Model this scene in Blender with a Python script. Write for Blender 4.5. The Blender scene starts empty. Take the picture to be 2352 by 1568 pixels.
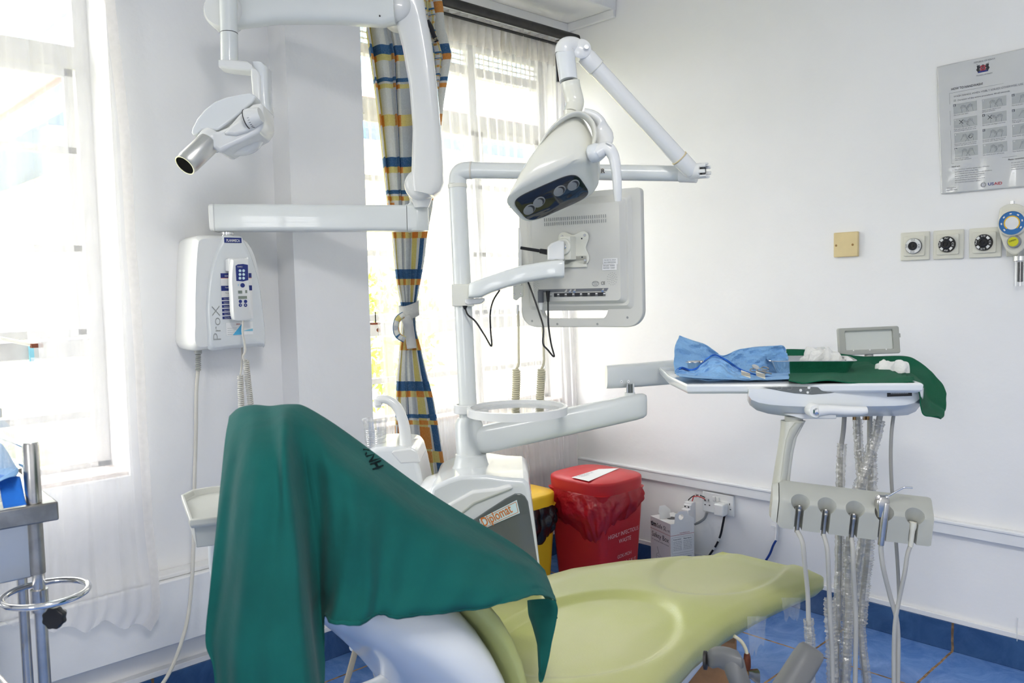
import bpy, bmesh, math, random
from mathutils import Vector, Matrix
random.seed(7)
SC = bpy.context.scene
COL = SC.collection
# ------------------------------------------------------------------ camera
F = 1906.8; PI_ = .0638317; RO = -.0236995; YA = .8042; H = 1.25
FWD = Vector((-math.cos(PI_)*math.sin(YA), math.cos(PI_)*math.cos(YA), -math.sin(PI_)))
_r = FWD.cross(Vector((0, 0, 1))).normalized(); _u = _r.cross(FWD)
RT = math.cos(RO)*_r + math.sin(RO)*_u
UP = -math.sin(RO)*_r + math.cos(RO)*_u
CAM = Vector((0, 0, H))
cd = bpy.data.cameras.new('camera'); cam = bpy.data.objects.new('camera', cd); COL.objects.link(cam)
cd.sensor_width = 36; cd.lens = F/2352*36; cd.clip_start = .02
cam.matrix_world = Matrix(((RT.x, UP.x, -FWD.x, 0), (RT.y, UP.y, -FWD.y, 0), (RT.z, UP.z, -FWD.z, H), (0, 0, 0, 1)))
cd.dof.use_dof = True; cd.dof.focus_distance = 2.6; cd.dof.aperture_fstop = 8
SC.camera = cam
# ------------------------------------------------------------------ world, light, exposure
W = bpy.data.worlds.new('overcast_sky'); SC.world = W; W.use_nodes = True
bgn = W.node_tree.nodes['Background']; bgn.inputs[0].default_value = (1.0, 1.0, 1.0, 1); bgn.inputs[1].default_value = 8.6
def portal(name, loc, rot, sx, sy):
    l = bpy.data.lights.new(name, 'AREA'); l.shape = 'RECTANGLE'; l.size = sx; l.size_y = sy; l.cycles.is_portal = True
    o = bpy.data.objects.new(name, l); o.location = loc; o.rotation_euler = rot; COL.objects.link(o)
portal('daylight_window_near', (-2.86, .15, 1.53), (0, -math.pi/2, 0), 1.75, 1.6)
portal('daylight_window_corner', (-2.86, 2.25, 1.53), (0, -math.pi/2, 0), 1.75, 1.4)
portal('daylight_fill_window', (.6, -2.2, 1.5), (math.pi/2, 0, 0), .9, 1.0)  # portal for the added fill opening in the unseen back wall
def lamp_area(name, loc, rot, sx, sy, e, colr=(1, .97, .93)):
    l = bpy.data.lights.new(name, 'AREA'); l.shape = 'RECTANGLE'; l.size = sx; l.size_y = sy; l.energy = e; l.color = colr
    o = bpy.data.objects.new(name, l); o.location = loc; o.rotation_euler = rot; COL.objects.link(o)
lamp_area('unseen_fill_light', (.3, .2, 2.72), (0, 0, 0), 1.2, .3, 34)  # added fill light overhead, out of view, brightens the room
SC.view_settings.view_transform = 'Standard'; SC.view_settings.look = 'None'
SC.view_settings.gamma = 1; SC.view_settings.use_curve_mapping = False
SC.view_settings.exposure = 0.5
# ------------------------------------------------------------------ geometry helpers
def ray(x, y): return FWD + RT*((x-1176)/F) - UP*((y-784)/F)
def D(x, y, d): return CAM + ray(x, y)*d
def onx(x, y, X): r = ray(x, y); return CAM + r*(X/r.x)
def ony(x, y, Y): r = ray(x, y); return CAM + r*(Y/r.y)
def onz(x, y, Z): r = ray(x, y); return CAM + r*((Z-H)/r.z)
def V(*a): return Vector(a)
X_, Y_, Z_ = V(1, 0, 0), V(0, 1, 0), V(0, 0, 1)

def lerp(a, b, t): return a + (b-a)*t
def cat(pts, n=8, closed=False):
    """Catmull-Rom through points (Vectors or floats tuples)"""
    out = []; N = len(pts)
    def g(i): return pts[i % N] if closed else pts[max(0, min(N-1, i))]
    for i in range(N if closed else N-1):
        a, b, c, d = g(i-1), g(i), g(i+1), g(i+2)
        for k in range(n):
            t = k/n
            out.append(.5*((2*b)+(c-a)*t+(2*a-5*b+4*c-d)*t*t+(3*b-a-3*c+d)*t*t*t))
    if not closed: out.append(pts[-1])
    return out
def interp(tab, t):
    """piecewise linear table [(t, v)...]"""
    if t <= tab[0][0]: return tab[0][1]
    for (a, va), (b, vb) in zip(tab, tab[1:]):
        if t <= b: return va+(vb-va)*((t-a)/(b-a))
    return tab[-1][1]
def sstep(a, b, x):
    t = max(0, min(1, (x-a)/(b-a))); return t*t*(3-2*t)

class MB:
    def __init__(s): s.v = []; s.f = []; s.m = []; s.mats = []; s.uv = {}
    def mi(s, mat):
        if mat is None: mat = s.mats[0] if s.mats else M['white']
        if mat not in s.mats: s.mats.append(mat)
        return s.mats.index(mat)
    def add(s, vs, fs, mat=None, uvs=None):
        b = len(s.v); k = s.mi(mat)
        s.v += [Vector(v) for v in vs]
        for q, f in enumerate(fs):
            s.f.append([b+i for i in f]); s.m.append(k)
            if uvs: s.uv[len(s.f)-1] = [uvs[i] for i in f]
        return s
    def box(s, c, sx, sy, sz, mat=None, ux=X_, uy=Y_, uz=Z_):
        c = Vector(c); vs = []
        for k in (-1, 1):
            for j in (-1, 1):
                for i in (-1, 1): vs.append(c+ux*(i*sx/2)+uy*(j*sy/2)+uz*(k*sz/2))
        return s.add(vs, [(0, 2, 3, 1), (4, 5, 7, 6), (0, 1, 5, 4), (2, 6, 7, 3), (0, 4, 6, 2), (1, 3, 7, 5)], mat)
    def bb(s, a, b, mat=None):
        a, b = Vector(a), Vector(b); return s.box((a+b)/2, abs(b.x-a.x), abs(b.y-a.y), abs(b.z-a.z), mat)
    def rings(s, rs, mat=None, cap=True, closed=False):
        n = len(rs[0]); vs = [p for r in rs for p in r]; fs = []
        R_ = len(rs)
        for i in range(R_ if closed else R_-1):
            for j in range(n):
                k = (j+1) % n; i2 = (i+1) % R_
                fs.append((i*n+j, i*n+k, i2*n+k, i2*n+j))
        if cap and not closed:
            fs.append(tuple(reversed(range(n)))); fs.append(tuple((R_-1)*n+j for j in range(n)))
        return s.add(vs, fs, mat)
    def tube(s, pts, r, mat=None, seg=14, cap=True, sm=0, flat=None, up=None, closed=False):
        """r: number or list; flat: second radius factor along 'up' frame"""
        pts = [Vector(p) for p in pts]
        rl = list(r) if isinstance(r, (list, tuple)) else [r]*len(pts)
        if sm:
            N = len(pts)
            pts = cat(pts, sm, closed)
            rr = []
            for i in range(len(pts)):
                t = i/sm; k = int(min(t, N-1)); k2 = (k+1) % N if closed else min(k+1, N-1)
                rr.append(lerp(rl[k % N], rl[k2], t-k))
            rl = rr
        rs = []; n = len(pts); nrm = None
        for i in range(n):
            if closed: t = (pts[(i+1) % n]-pts[i-1]).normalized()
            else: t = (pts[min(i+1, n-1)]-pts[max(i-1, 0)]).normalized()
            if up is not None: nrm = (Vector(up)-t*t.dot(Vector(up))).normalized()
            elif nrm is None:
                a = Z_ if abs(t.z) < .9 else X_
                nrm = (a-t*t.dot(a)).normalized()
            else: nrm = (nrm-t*t.dot(nrm)).normalized()
            bn = t.cross(nrm)
            fl = flat if flat else 1
            rs.append([pts[i]+nrm*(math.cos(2*math.pi*k/seg)*rl[i])+bn*(math.sin(2*math.pi*k/seg)*rl[i]*fl) for k in range(seg)])
        return s.rings(rs, mat, cap, closed)
    def lathe(s, c, ax, prof, mat=None, seg=28, cap=True):
        ax = Vector(ax).normalized(); a = Z_ if abs(ax.z) < .9 else X_
        u = (a-ax*ax.dot(a)).normalized(); w = ax.cross(u); c = Vector(c)
        return s.rings([[c+ax*h+u*(math.cos(2*math.pi*k/seg)*r)+w*(math.sin(2*math.pi*k/seg)*r) for k in range(seg)] for r, h in prof], mat, cap)
    def cyl(s, a, b, r, mat=None, seg=20, r2=None):
        a, b = Vector(a), Vector(b); return s.lathe(a, b-a, [(r, 0), (r2 if r2 is not None else r, (b-a).length)], mat, seg)
    def ball(s, c, r, mat=None, seg=20, sc=(1, 1, 1)):
        rs = []
        for i in range(1, 12):
            a = math.pi*i/12
            rs.append([Vector(c)+V(math.sin(a)*math.cos(2*math.pi*k/seg)*r*sc[0], math.sin(a)*math.sin(2*math.pi*k/seg)*r*sc[1], math.cos(a)*r*sc[2]) for k in range(seg)])
        return s.rings(rs, mat)
    def prism(s, poly, ext, mat=None):
        poly = [Vector(p) for p in poly]; n = len(poly); ext = Vector(ext)
        vs = poly+[p+ext for p in poly]
        fs = [tuple(range(n)), tuple(reversed(range(n, 2*n)))]+[(i, i+n, (i+1) % n+n, (i+1) % n) for i in range(n)]
        return s.add(vs, fs, mat)
    def grid(s, fn, nu, nv, mat=None, uvs=True):
        vs = [fn(i/nu, j/nv) for j in range(nv+1) for i in range(nu+1)]
        uv = [(i/nu, j/nv) for j in range(nv+1) for i in range(nu+1)]
        fs = [(j*(nu+1)+i, j*(nu+1)+i+1, (j+1)*(nu+1)+i+1, (j+1)*(nu+1)+i) for j in range(nv) for i in range(nu)]
        return s.add(vs, fs, mat, uv)
    def text(s, txt, o, ux, uy, size, mat, align='LEFT', ext=0, w=None, bold=0, off=.0006, font_shear=0):
        c = bpy.data.curves.new('t', 'FONT'); c.body = txt; c.size = 1; c.align_x = align; c.resolution_u = 3
        c.offset = bold; c.extrude = ext; c.shear = font_shear
        ob = bpy.data.objects.new('t', c); COL.objects.link(ob)
        dg = bpy.context.evaluated_depsgraph_get(); me = bpy.data.meshes.new_from_object(ob.evaluated_get(dg))
        ux, uy = Vector(ux).normalized(), Vector(uy).normalized(); n = ux.cross(uy)
        sx = size
        if w and len(me.vertices):
            xs = [v.co.x for v in me.vertices]; sx = w/(max(xs)-min(xs))
        s.add([Vector(o)+ux*(v.co.x*sx)+uy*(v.co.y*size)+n*(off+v.co.z*size) for v in me.vertices], [tuple(p.vertices) for p in me.polygons], mat)
        bpy.data.objects.remove(ob); bpy.data.curves.remove(c); bpy.data.meshes.remove(me)
        return s
    def plate(s, outer, holes, o, ux, uy, th, mat=None, bev=0):
        """2D outline with holes -> solid plate, thickness centred on the plane"""
        c = bpy.data.curves.new('t', 'CURVE'); c.dimensions = '2D'; c.fill_mode = 'BOTH'; c.extrude = max(th/2-bev, 1e-5); c.bevel_depth = bev; c.bevel_resolution = 2
        if bev: c.offset = -bev
        for L in [outer]+holes:
            sp = c.splines.new('POLY'); sp.points.add(len(L)-1); sp.use_cyclic_u = True
            for p, q in zip(sp.points, L): p.co = (q[0], q[1], 0, 1)
        ob = bpy.data.objects.new('t', c); COL.objects.link(ob)
        dg = bpy.context.evaluated_depsgraph_get(); me = bpy.data.meshes.new_from_object(ob.evaluated_get(dg))
        ux, uy = Vector(ux).normalized(), Vector(uy).normalized(); n = ux.cross(uy)
        s.add([Vector(o)+ux*v.co.x+uy*v.co.y+n*v.co.z for v in me.vertices], [tuple(p.vertices) for p in me.polygons], mat)
        bpy.data.objects.remove(ob); bpy.data.curves.remove(c); bpy.data.meshes.remove(me)
        return s
    def stroke(s, pts, w, n, mat):
        """thin flat line along 3D points, lying in plane with normal n"""
        pts = [Vector(p) for p in pts]; L, R = [], []
        for i, p in enumerate(pts):
            t = (pts[min(i+1, len(pts)-1)]-pts[max(i-1, 0)])
            if t.length < 1e-9: t = X_
            b = t.normalized().cross(n)*w/2; L.append(p+b); R.append(p-b)
        k = len(pts)
        return s.add(L+R, [(i, i+1, k+i+1, k+i) for i in range(k-1)], mat)
    def build(s, name, parent=None, bevel=0, seg=2, ang=35, sub=0, solid=0, smooth=True):
        me = bpy.data.meshes.new(name)
        if not s.v: return None
        mn = Vector([min(v[i] for v in s.v) for i in range(3)]); mx = Vector([max(v[i] for v in s.v) for i in range(3)])
        c = (mn+mx)/2; c.z = mn.z
        me.from_pydata([v-c for v in s.v], [], s.f)
        for m in s.mats: me.materials.append(m)
        for p, k in zip(me.polygons, s.m): p.material_index = k
        if s.uv:
            ul = me.uv_layers.new(name='UVMap')
            for fi, uvs in s.uv.items():
                for li, q in zip(me.polygons[fi].loop_indices, uvs): ul.data[li].uv = q
        bm = bmesh.new(); bm.from_mesh(me)
        if not solid and not s.uv: bmesh.ops.recalc_face_normals(bm, faces=bm.faces)
        if smooth:
            for f in bm.faces: f.smooth = True
            a = math.radians(ang)
            for e in bm.edges:
                if len(e.link_faces) == 2 and e.calc_face_angle(0) > a: e.smooth = False
        bm.to_mesh(me); bm.free()
        o = bpy.data.objects.new(name, me); COL.objects.link(o)
        if parent is not None:
            o.parent = parent; o.location = c-root_loc(parent)
        else: o.location = c
        if solid:
            md = o.modifiers.new('thickness', 'SOLIDIFY'); md.thickness = solid; md.offset = 0
        if sub:
            md = o.modifiers.new('sub', 'SUBSURF'); md.levels = sub; md.render_levels = sub
        if bevel:
            md = o.modifiers.new('bevel', 'BEVEL'); md.width = bevel; md.segments = seg; md.limit_method = 'ANGLE'; md.angle_limit = math.radians(30); md.harden_normals = False
        return o
def root_loc(o):
    l = o.location.copy(); p = o.parent
    while p: l += p.location; p = p.parent
    return l
def thing(name, label, cat_, loc, group=None):
    o = bpy.data.objects.new(name, None); COL.objects.link(o); o.location = Vector(loc); o.empty_display_size = .05
    o['label'] = label; o['category'] = cat_
    if group: o['group'] = group
    return o
def tag(o, label, cat_, group=None, kind=None):
    o['label'] = label; o['category'] = cat_
    if group: o['group'] = group
    if kind: o['kind'] = kind
    return o
def struct(mb, name, parent=None, **k):
    o = mb.build(name, parent, **k)
    if parent is None: o['kind'] = 'structure'
    return o
def rrect(w, h, r, n=6):
    out = []
    for cx, cy, a0 in ((w/2-r, h/2-r, 0), (-w/2+r, h/2-r, 90), (-w/2+r, -h/2+r, 180), (w/2-r, -h/2+r, 270)):
        for k in range(n+1):
            a = math.radians(a0+90*k/n); out.append((cx+r*math.cos(a), cy+r*math.sin(a)))
    return out
def rr3(c, ux, uy, w, h, r, n=5): return [Vector(c)+Vector(ux)*x+Vector(uy)*y for x, y in rrect(w, h, r, n)]
def sell(c, a, b, n=28, p=3.0):
    """super-ellipse ring, half vectors a and b"""
    out = []
    for k in range(n):
        t = 2*math.pi*k/n; cx, sx = math.cos(t), math.sin(t)
        out.append(Vector(c)+Vector(a)*(math.copysign(abs(cx)**(2/p), cx))+Vector(b)*(math.copysign(abs(sx)**(2/p), sx)))
    return out
def hv(x, y, d, dx, dy, dd=0):
    """half vector in the picture's directions at depth d (metres from pixels)"""
    return RT*(dx*d/F)-UP*(dy*d/F)+FWD*dd
# ------------------------------------------------------------------ materials
M = {}
def mat(name, colr, rough=.5, metal=0, bump=0, bscale=60, var=0, vscale=8, spec=.5, trans=0, ior=1.45, alpha=1, coat=0, sheen=0, sss=0, dark=None):
    m = bpy.data.materials.new(name); m.use_nodes = True; nt = m.node_tree; b = nt.nodes['Principled BSDF']
    b.inputs['Base Color'].default_value = (*colr, 1); b.inputs['Roughness'].default_value = rough; b.inputs['Metallic'].default_value = metal
    b.inputs['Specular IOR Level'].default_value = spec; b.inputs['IOR'].default_value = ior
    b.inputs['Transmission Weight'].default_value = trans; b.inputs['Alpha'].default_value = alpha
    b.inputs['Coat Weight'].default_value = coat; b.inputs['Sheen Weight'].default_value = sheen
    tc = nt.nodes.new('ShaderNodeTexCoord')
    nz = nt.nodes.new('ShaderNodeTexNoise'); nz.inputs['Scale'].default_value = vscale; nz.inputs['Detail'].default_value = 5
    nt.links.new(tc.outputs['Object'], nz.inputs['Vector'])
    mx = nt.nodes.new('ShaderNodeMix'); mx.data_type = 'RGBA'
    d = dark if dark else tuple(c*(1-max(var, .02)) for c in colr)
    mx.inputs[6].default_value = (*colr, 1); mx.inputs[7].default_value = (*d, 1)
    rp = nt.nodes.new('ShaderNodeValToRGB'); rp.color_ramp.elements[0].position = .4; rp.color_ramp.elements[1].position = .68
    nt.links.new(nz.outputs['Fac'], rp.inputs['Fac']); nt.links.new(rp.outputs['Color'], mx.inputs[0])
    nt.links.new(mx.outputs[2], b.inputs['Base Color'])
    if bump:
        n2 = nt.nodes.new('ShaderNodeTexNoise'); n2.inputs['Scale'].default_value = bscale; n2.inputs['Detail'].default_value = 4
        bp = nt.nodes.new('ShaderNodeBump'); bp.inputs['Strength'].default_value = bump; bp.inputs['Distance'].default_value = .01
        nt.links.new(tc.outputs['Object'], n2.inputs['Vector']); nt.links.new(n2.outputs['Fac'], bp.inputs['Height']); nt.links.new(bp.outputs['Normal'], b.inputs['Normal'])
    M[name] = m; return m
def thin(name, colr, fac, rough=.5, gloss=.0, bump=0, bscale=40, translu=.5):
    """see-through sheet: transparent mixed with diffuse + translucent"""
    m = bpy.data.materials.new(name); m.use_nodes = True; nt = m.node_tree; nt.nodes.clear(); N = nt.nodes.new; L = nt.links.new
    out = N('ShaderNodeOutputMaterial'); tr = N('ShaderNodeBsdfTransparent'); df = N('ShaderNodeBsdfDiffuse'); tl = N('ShaderNodeBsdfTranslucent'); gl = N('ShaderNodeBsdfGlossy')
    df.inputs[0].default_value = tl.inputs[0].default_value = (*colr, 1); gl.inputs[1].default_value = rough
    m1 = N('ShaderNodeMixShader'); m1.inputs[0].default_value = translu; L(df.outputs[0], m1.inputs[1]); L(tl.outputs[0], m1.inputs[2])
    m2 = N('ShaderNodeMixShader'); m2.inputs[0].default_value = gloss; L(m1.outputs[0], m2.inputs[1]); L(gl.outputs[0], m2.inputs[2])
    m3 = N('ShaderNodeMixShader'); L(tr.outputs[0], m3.inputs[1]); L(m2.outputs[0], m3.inputs[2]); L(m3.outputs[0], out.inputs[0])
    tc = N('ShaderNodeTexCoord'); nz = N('ShaderNodeTexNoise'); nz.inputs['Scale'].default_value = bscale; L(tc.outputs['Object'], nz.inputs['Vector'])
    mr = N('ShaderNodeMapRange'); mr.inputs[3].default_value = max(0, fac-.06); mr.inputs[4].default_value = min(1, fac+.06); L(nz.outputs['Fac'], mr.inputs[0]); L(mr.outputs[0], m3.inputs[0])
    if bump:
        bp = N('ShaderNodeBump'); bp.inputs['Strength'].default_value = bump; bp.inputs['Distance'].default_value = .01; L(nz.outputs['Fac'], bp.inputs['Height'])
        for q in (df, gl, tl): L(bp.outputs[0], q.inputs['Normal'])
    M[name] = m; return m
mat('wall_paint', (.86, .86, .86), .55, bump=.25, bscale=14, var=.03, vscale=3)
mat('wall_paint_smooth', (.80, .80, .80), .5, bump=.08, bscale=30, var=.03)
mat('ceiling_paint', (.85, .85, .84), .7, bump=.05)
mat('trim_paint', (.82, .83, .84), .4, bump=.1, bscale=30, var=.05)
mat('white', (.78, .79, .78), .25, spec=.5, coat=.3, var=.02)
mat('white_cool', (.74, .77, .78), .22, coat=.4, var=.02)
mat('enamel', (.72, .75, .74), .28, coat=.3, var=.03)
mat('cream', (.76, .76, .68), .25, coat=.4, var=.03)
mat('warm_grey', (.40, .41, .375), .4, var=.04, vscale=12)
mat('warm_grey_light', (.50, .51, .465), .4, var=.04)
mat('monitor_plastic', (.62, .62, .585), .5, bump=.02, bscale=400, var=.04, vscale=4)
mat('steel', (.62, .60, .57), .27, 1, var=.25, vscale=20, bump=.02, bscale=90)
mat('chrome', (.8, .8, .8), .1, 1, var=.08)
mat('brushed', (.66, .66, .64), .32, 1, var=.08)
mat('dull_steel', (.42, .41, .39), .38, 1, var=.3, vscale=25, bump=.05)
mat('black', (.012, .012, .014), .35); mat('matt_black', (.004, .004, .004), .9, spec=.1)
mat('glossblack', (.015, .017, .02), .08, coat=.6)
mat('dark_iron', (.03, .028, .026), .5, var=.4, vscale=30)
mat('grey_plastic', (.135, .14, .145), .45, bump=.03, bscale=200, var=.12)
mat('panel_grey', (.12, .135, .135), .16, coat=.5)
mat('tube_grey', (.42, .42, .40), .5, var=.06)
mat('tube_dark', (.30, .30, .29), .5, var=.06)
mat('cord_beige', (.62, .58, .42), .5, var=.06)
mat('cord_white', (.66, .64, .58), .5, var=.05)
mat('navy', (.02, .035, .20), .35)
mat('sky_ink', (.08, .42, .70), .5)
mat('red_ink', (.45, .03, .05), .5)
mat('ink', (.03, .03, .035), .6)
mat('ink_soft', (.16, .17, .19), .6)
mat('grey_ink', (.30, .31, .31), .5)
mat('silver_print', (.36, .38, .38), .35, .3)
mat('paper', (.84, .84, .83), .6, var=.03)
mat('paper_grey', (.50, .51, .51), .6, var=.04)
mat('sticker_blue', (.65, .82, .85), .4)
mat('orange', (.62, .19, .04), .5)
mat('yellow_plastic', (.85, .52, .02), .4, var=.06)
mat('red_plastic', (.60, .022, .028), .38, var=.08, bump=.03, bscale=200)
mat('print_pink', (.75, .45, .45), .5)
mat('black_bag', (.012, .012, .013), .25, bump=.5, bscale=35)
mat('gas_plate', (.70, .69, .60), .45, var=.05)
mat('yellow_plate', (.74, .60, .32), .45, var=.08, vscale=20)
mat('gauge_blue', (.03, .16, .42), .4)
mat('lime_label', (.62, .60, .02), .4)
mat('lens', (.27, .28, .28), .45)
mat('screen', (.62, .65, .62), .2)
mat('lcd', (.22, .26, .22), .3)
mat('white_cotton', (.82, .82, .79), .9, bump=.6, bscale=60, sheen=.3)
mat('wood', (.42, .22, .10), .6, var=.3, vscale=14, bump=.2)
mat('brass', (.32, .19, .08), .4, .8, var=.5, vscale=60)
mat('rust', (.20, .06, .03), .6, .4, var=.5, vscale=60)
mat('sill', (.70, .60, .54), .5, var=.15, vscale=10)
mat('frame_paint', (.60, .60, .60), .45, var=.12, vscale=14)
mat('navy_cloth', (.02, .04, .12), .8)
mat('wire_red', (.5, .02, .02), .4)
mat('wire_blue', (.02, .06, .28), .4)
mat('beige_hose', (.52, .44, .30), .5, var=.1)
thin('sheer', (.93, .92, .92), .48, translu=.18, bscale=9)
thin('sheer_hem', (.90, .87, .83), .6, translu=.16, bscale=60)
thin('sleeve', (.72, .71, .66), .42, gloss=.35, rough=.25, bump=.8, bscale=60)
thin('torn_film', (.85, .87, .9), .22, gloss=.4, rough=.3, bump=.6, bscale=30)
thin('clear', (.9, .93, .95), .12, gloss=.75, rough=.05, bscale=5)
thin('pane', (.95, .97, 1), .02, gloss=.9, rough=.02, bscale=2)
thin('clear_cup', (.85, .88, .9), .32, gloss=.7, rough=.08, bscale=30)
thin('red_bag', (.62, .015, .03), .92, gloss=.07, rough=.25, bump=1.0, bscale=26, translu=.35)
thin('bottle', (.75, .86, .95), .38, gloss=.4, rough=.12, bscale=9)
def fabric(name, c1, c2, bump=.35, scale=500, sheen=.05):
    m = mat(name, c1, .9, spec=.15, bump=bump, bscale=scale, var=.12, vscale=7, dark=c2, sheen=sheen); return m
fabric('teal_cloth', (.007, .098, .088), (.006, .076, .069), bump=.5, scale=9)
fabric('green_cloth', (.006, .125, .062), (.005, .10, .05))
fabric('blue_wrap', (.27, .49, .78), (.21, .42, .72), bump=.5, scale=120, sheen=.1)
fabric('blue_wrap_deep', (.03, .20, .72), (.03, .17, .62), bump=.3, scale=120, sheen=.1)
# vinyl upholstery
mat('vinyl', (.43, .46, .16), .34, bump=.06, bscale=260, var=.14, vscale=3.5, dark=(.46, .47, .22), coat=.12)
mat('vinyl_edge', (.36, .39, .17), .4, bump=.05, bscale=200, var=.12)
def tile_mat(name, base, dark, grout):
    m = bpy.data.materials.new(name); m.use_nodes = True; nt = m.node_tree; N = nt.nodes.new; L = nt.links.new; b = nt.nodes['Principled BSDF']
    g = N('ShaderNodeNewGeometry'); sp = N('ShaderNodeSeparateXYZ'); L(g.outputs['Position'], sp.inputs[0])
    nz = N('ShaderNodeTexNoise'); nz.inputs['Scale'].default_value = 30; L(g.outputs['Position'], nz.inputs['Vector'])
    def axis(sock, off):
        a = N('ShaderNodeMath'); a.operation = 'ADD'; a.inputs[1].default_value = off+34.0; L(sock, a.inputs[0])
        wob = N('ShaderNodeMath'); wob.operation = 'MULTIPLY_ADD'; wob.inputs[1].default_value = .006; L(nz.outputs['Fac'], wob.inputs[0]); L(a.outputs[0], wob.inputs[2])
        d = N('ShaderNodeMath'); d.operation = 'DIVIDE'; d.inputs[1].default_value = .34; L(wob.outputs[0], d.inputs[0])
        f = N('ShaderNodeMath'); f.operation = 'FRACT'; L(d.outputs[0], f.inputs[0])
        s_ = N('ShaderNodeMath'); s_.operation = 'SUBTRACT'; s_.inputs[1].default_value = .5; L(f.outputs[0], s_.inputs[0])
        ab = N('ShaderNodeMath'); ab.operation = 'ABSOLUTE'; L(s_.outputs[0], ab.inputs[0])
        gt = N('ShaderNodeMath'); gt.operation = 'GREATER_THAN'; gt.inputs[1].default_value = .488; L(ab.outputs[0], gt.inputs[0]); return gt
    gx = axis(sp.outputs[0], .943); gy = axis(sp.outputs[1], -2.937)
    mxm = N('ShaderNodeMath'); mxm.operation = 'MAXIMUM'; L(gx.outputs[0], mxm.inputs[0]); L(gy.outputs[0], mxm.inputs[1])
    n1 = N('ShaderNodeTexNoise'); n1.inputs['Scale'].default_value = 7; n1.inputs['Detail'].default_value = 9; n1.inputs['Roughness'].default_value = .7; n1.inputs['Distortion'].default_value = 1.2; L(g.outputs['Position'], n1.inputs['Vector'])
    rp = N('ShaderNodeValToRGB'); rp.color_ramp.elements[0].position = .36; rp.color_ramp.elements[0].color = (*dark, 1); rp.color_ramp.elements[1].position = .68; rp.color_ramp.elements[1].color = (*base, 1); L(n1.outputs['Fac'], rp.inputs[0])
    n3 = N('ShaderNodeTexNoise'); n3.inputs['Scale'].default_value = 40; L(g.outputs['Position'], n3.inputs['Vector'])
    gr = N('ShaderNodeValToRGB'); gr.color_ramp.elements[0].position = .4; gr.color_ramp.elements[0].color = (*[c*.45 for c in grout], 1); gr.color_ramp.elements[1].position = .6; gr.color_ramp.elements[1].color = (*grout, 1); L(n3.outputs['Fac'], gr.inputs[0])
    mx = N('ShaderNodeMix'); mx.data_type = 'RGBA'; L(mxm.outputs[0], mx.inputs[0]); L(rp.outputs[0], mx.inputs[6]); L(gr.outputs[0], mx.inputs[7]); L(mx.outputs[2], b.inputs['Base Color'])
    rg = N('ShaderNodeMix'); rg.data_type = 'FLOAT'; rg.inputs[2].default_value = .22; rg.inputs[3].default_value = .8; L(mxm.outputs[0], rg.inputs[0]); L(rg.outputs[0], b.inputs['Roughness'])
    bp = N('ShaderNodeBump'); bp.inputs['Strength'].default_value = .4; bp.inputs['Distance'].default_value = .004; bp.invert = True; L(mxm.outputs[0], bp.inputs['Height']); L(bp.outputs[0], b.inputs['Normal'])
    M[name] = m
tile_mat('floor_tile', (.16, .30, .62), (.07, .17, .44), (.33, .20, .10))
tile_mat('skirting_tile', (.05, .12, .27), (.025, .07, .19), (.26, .17, .09))
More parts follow.
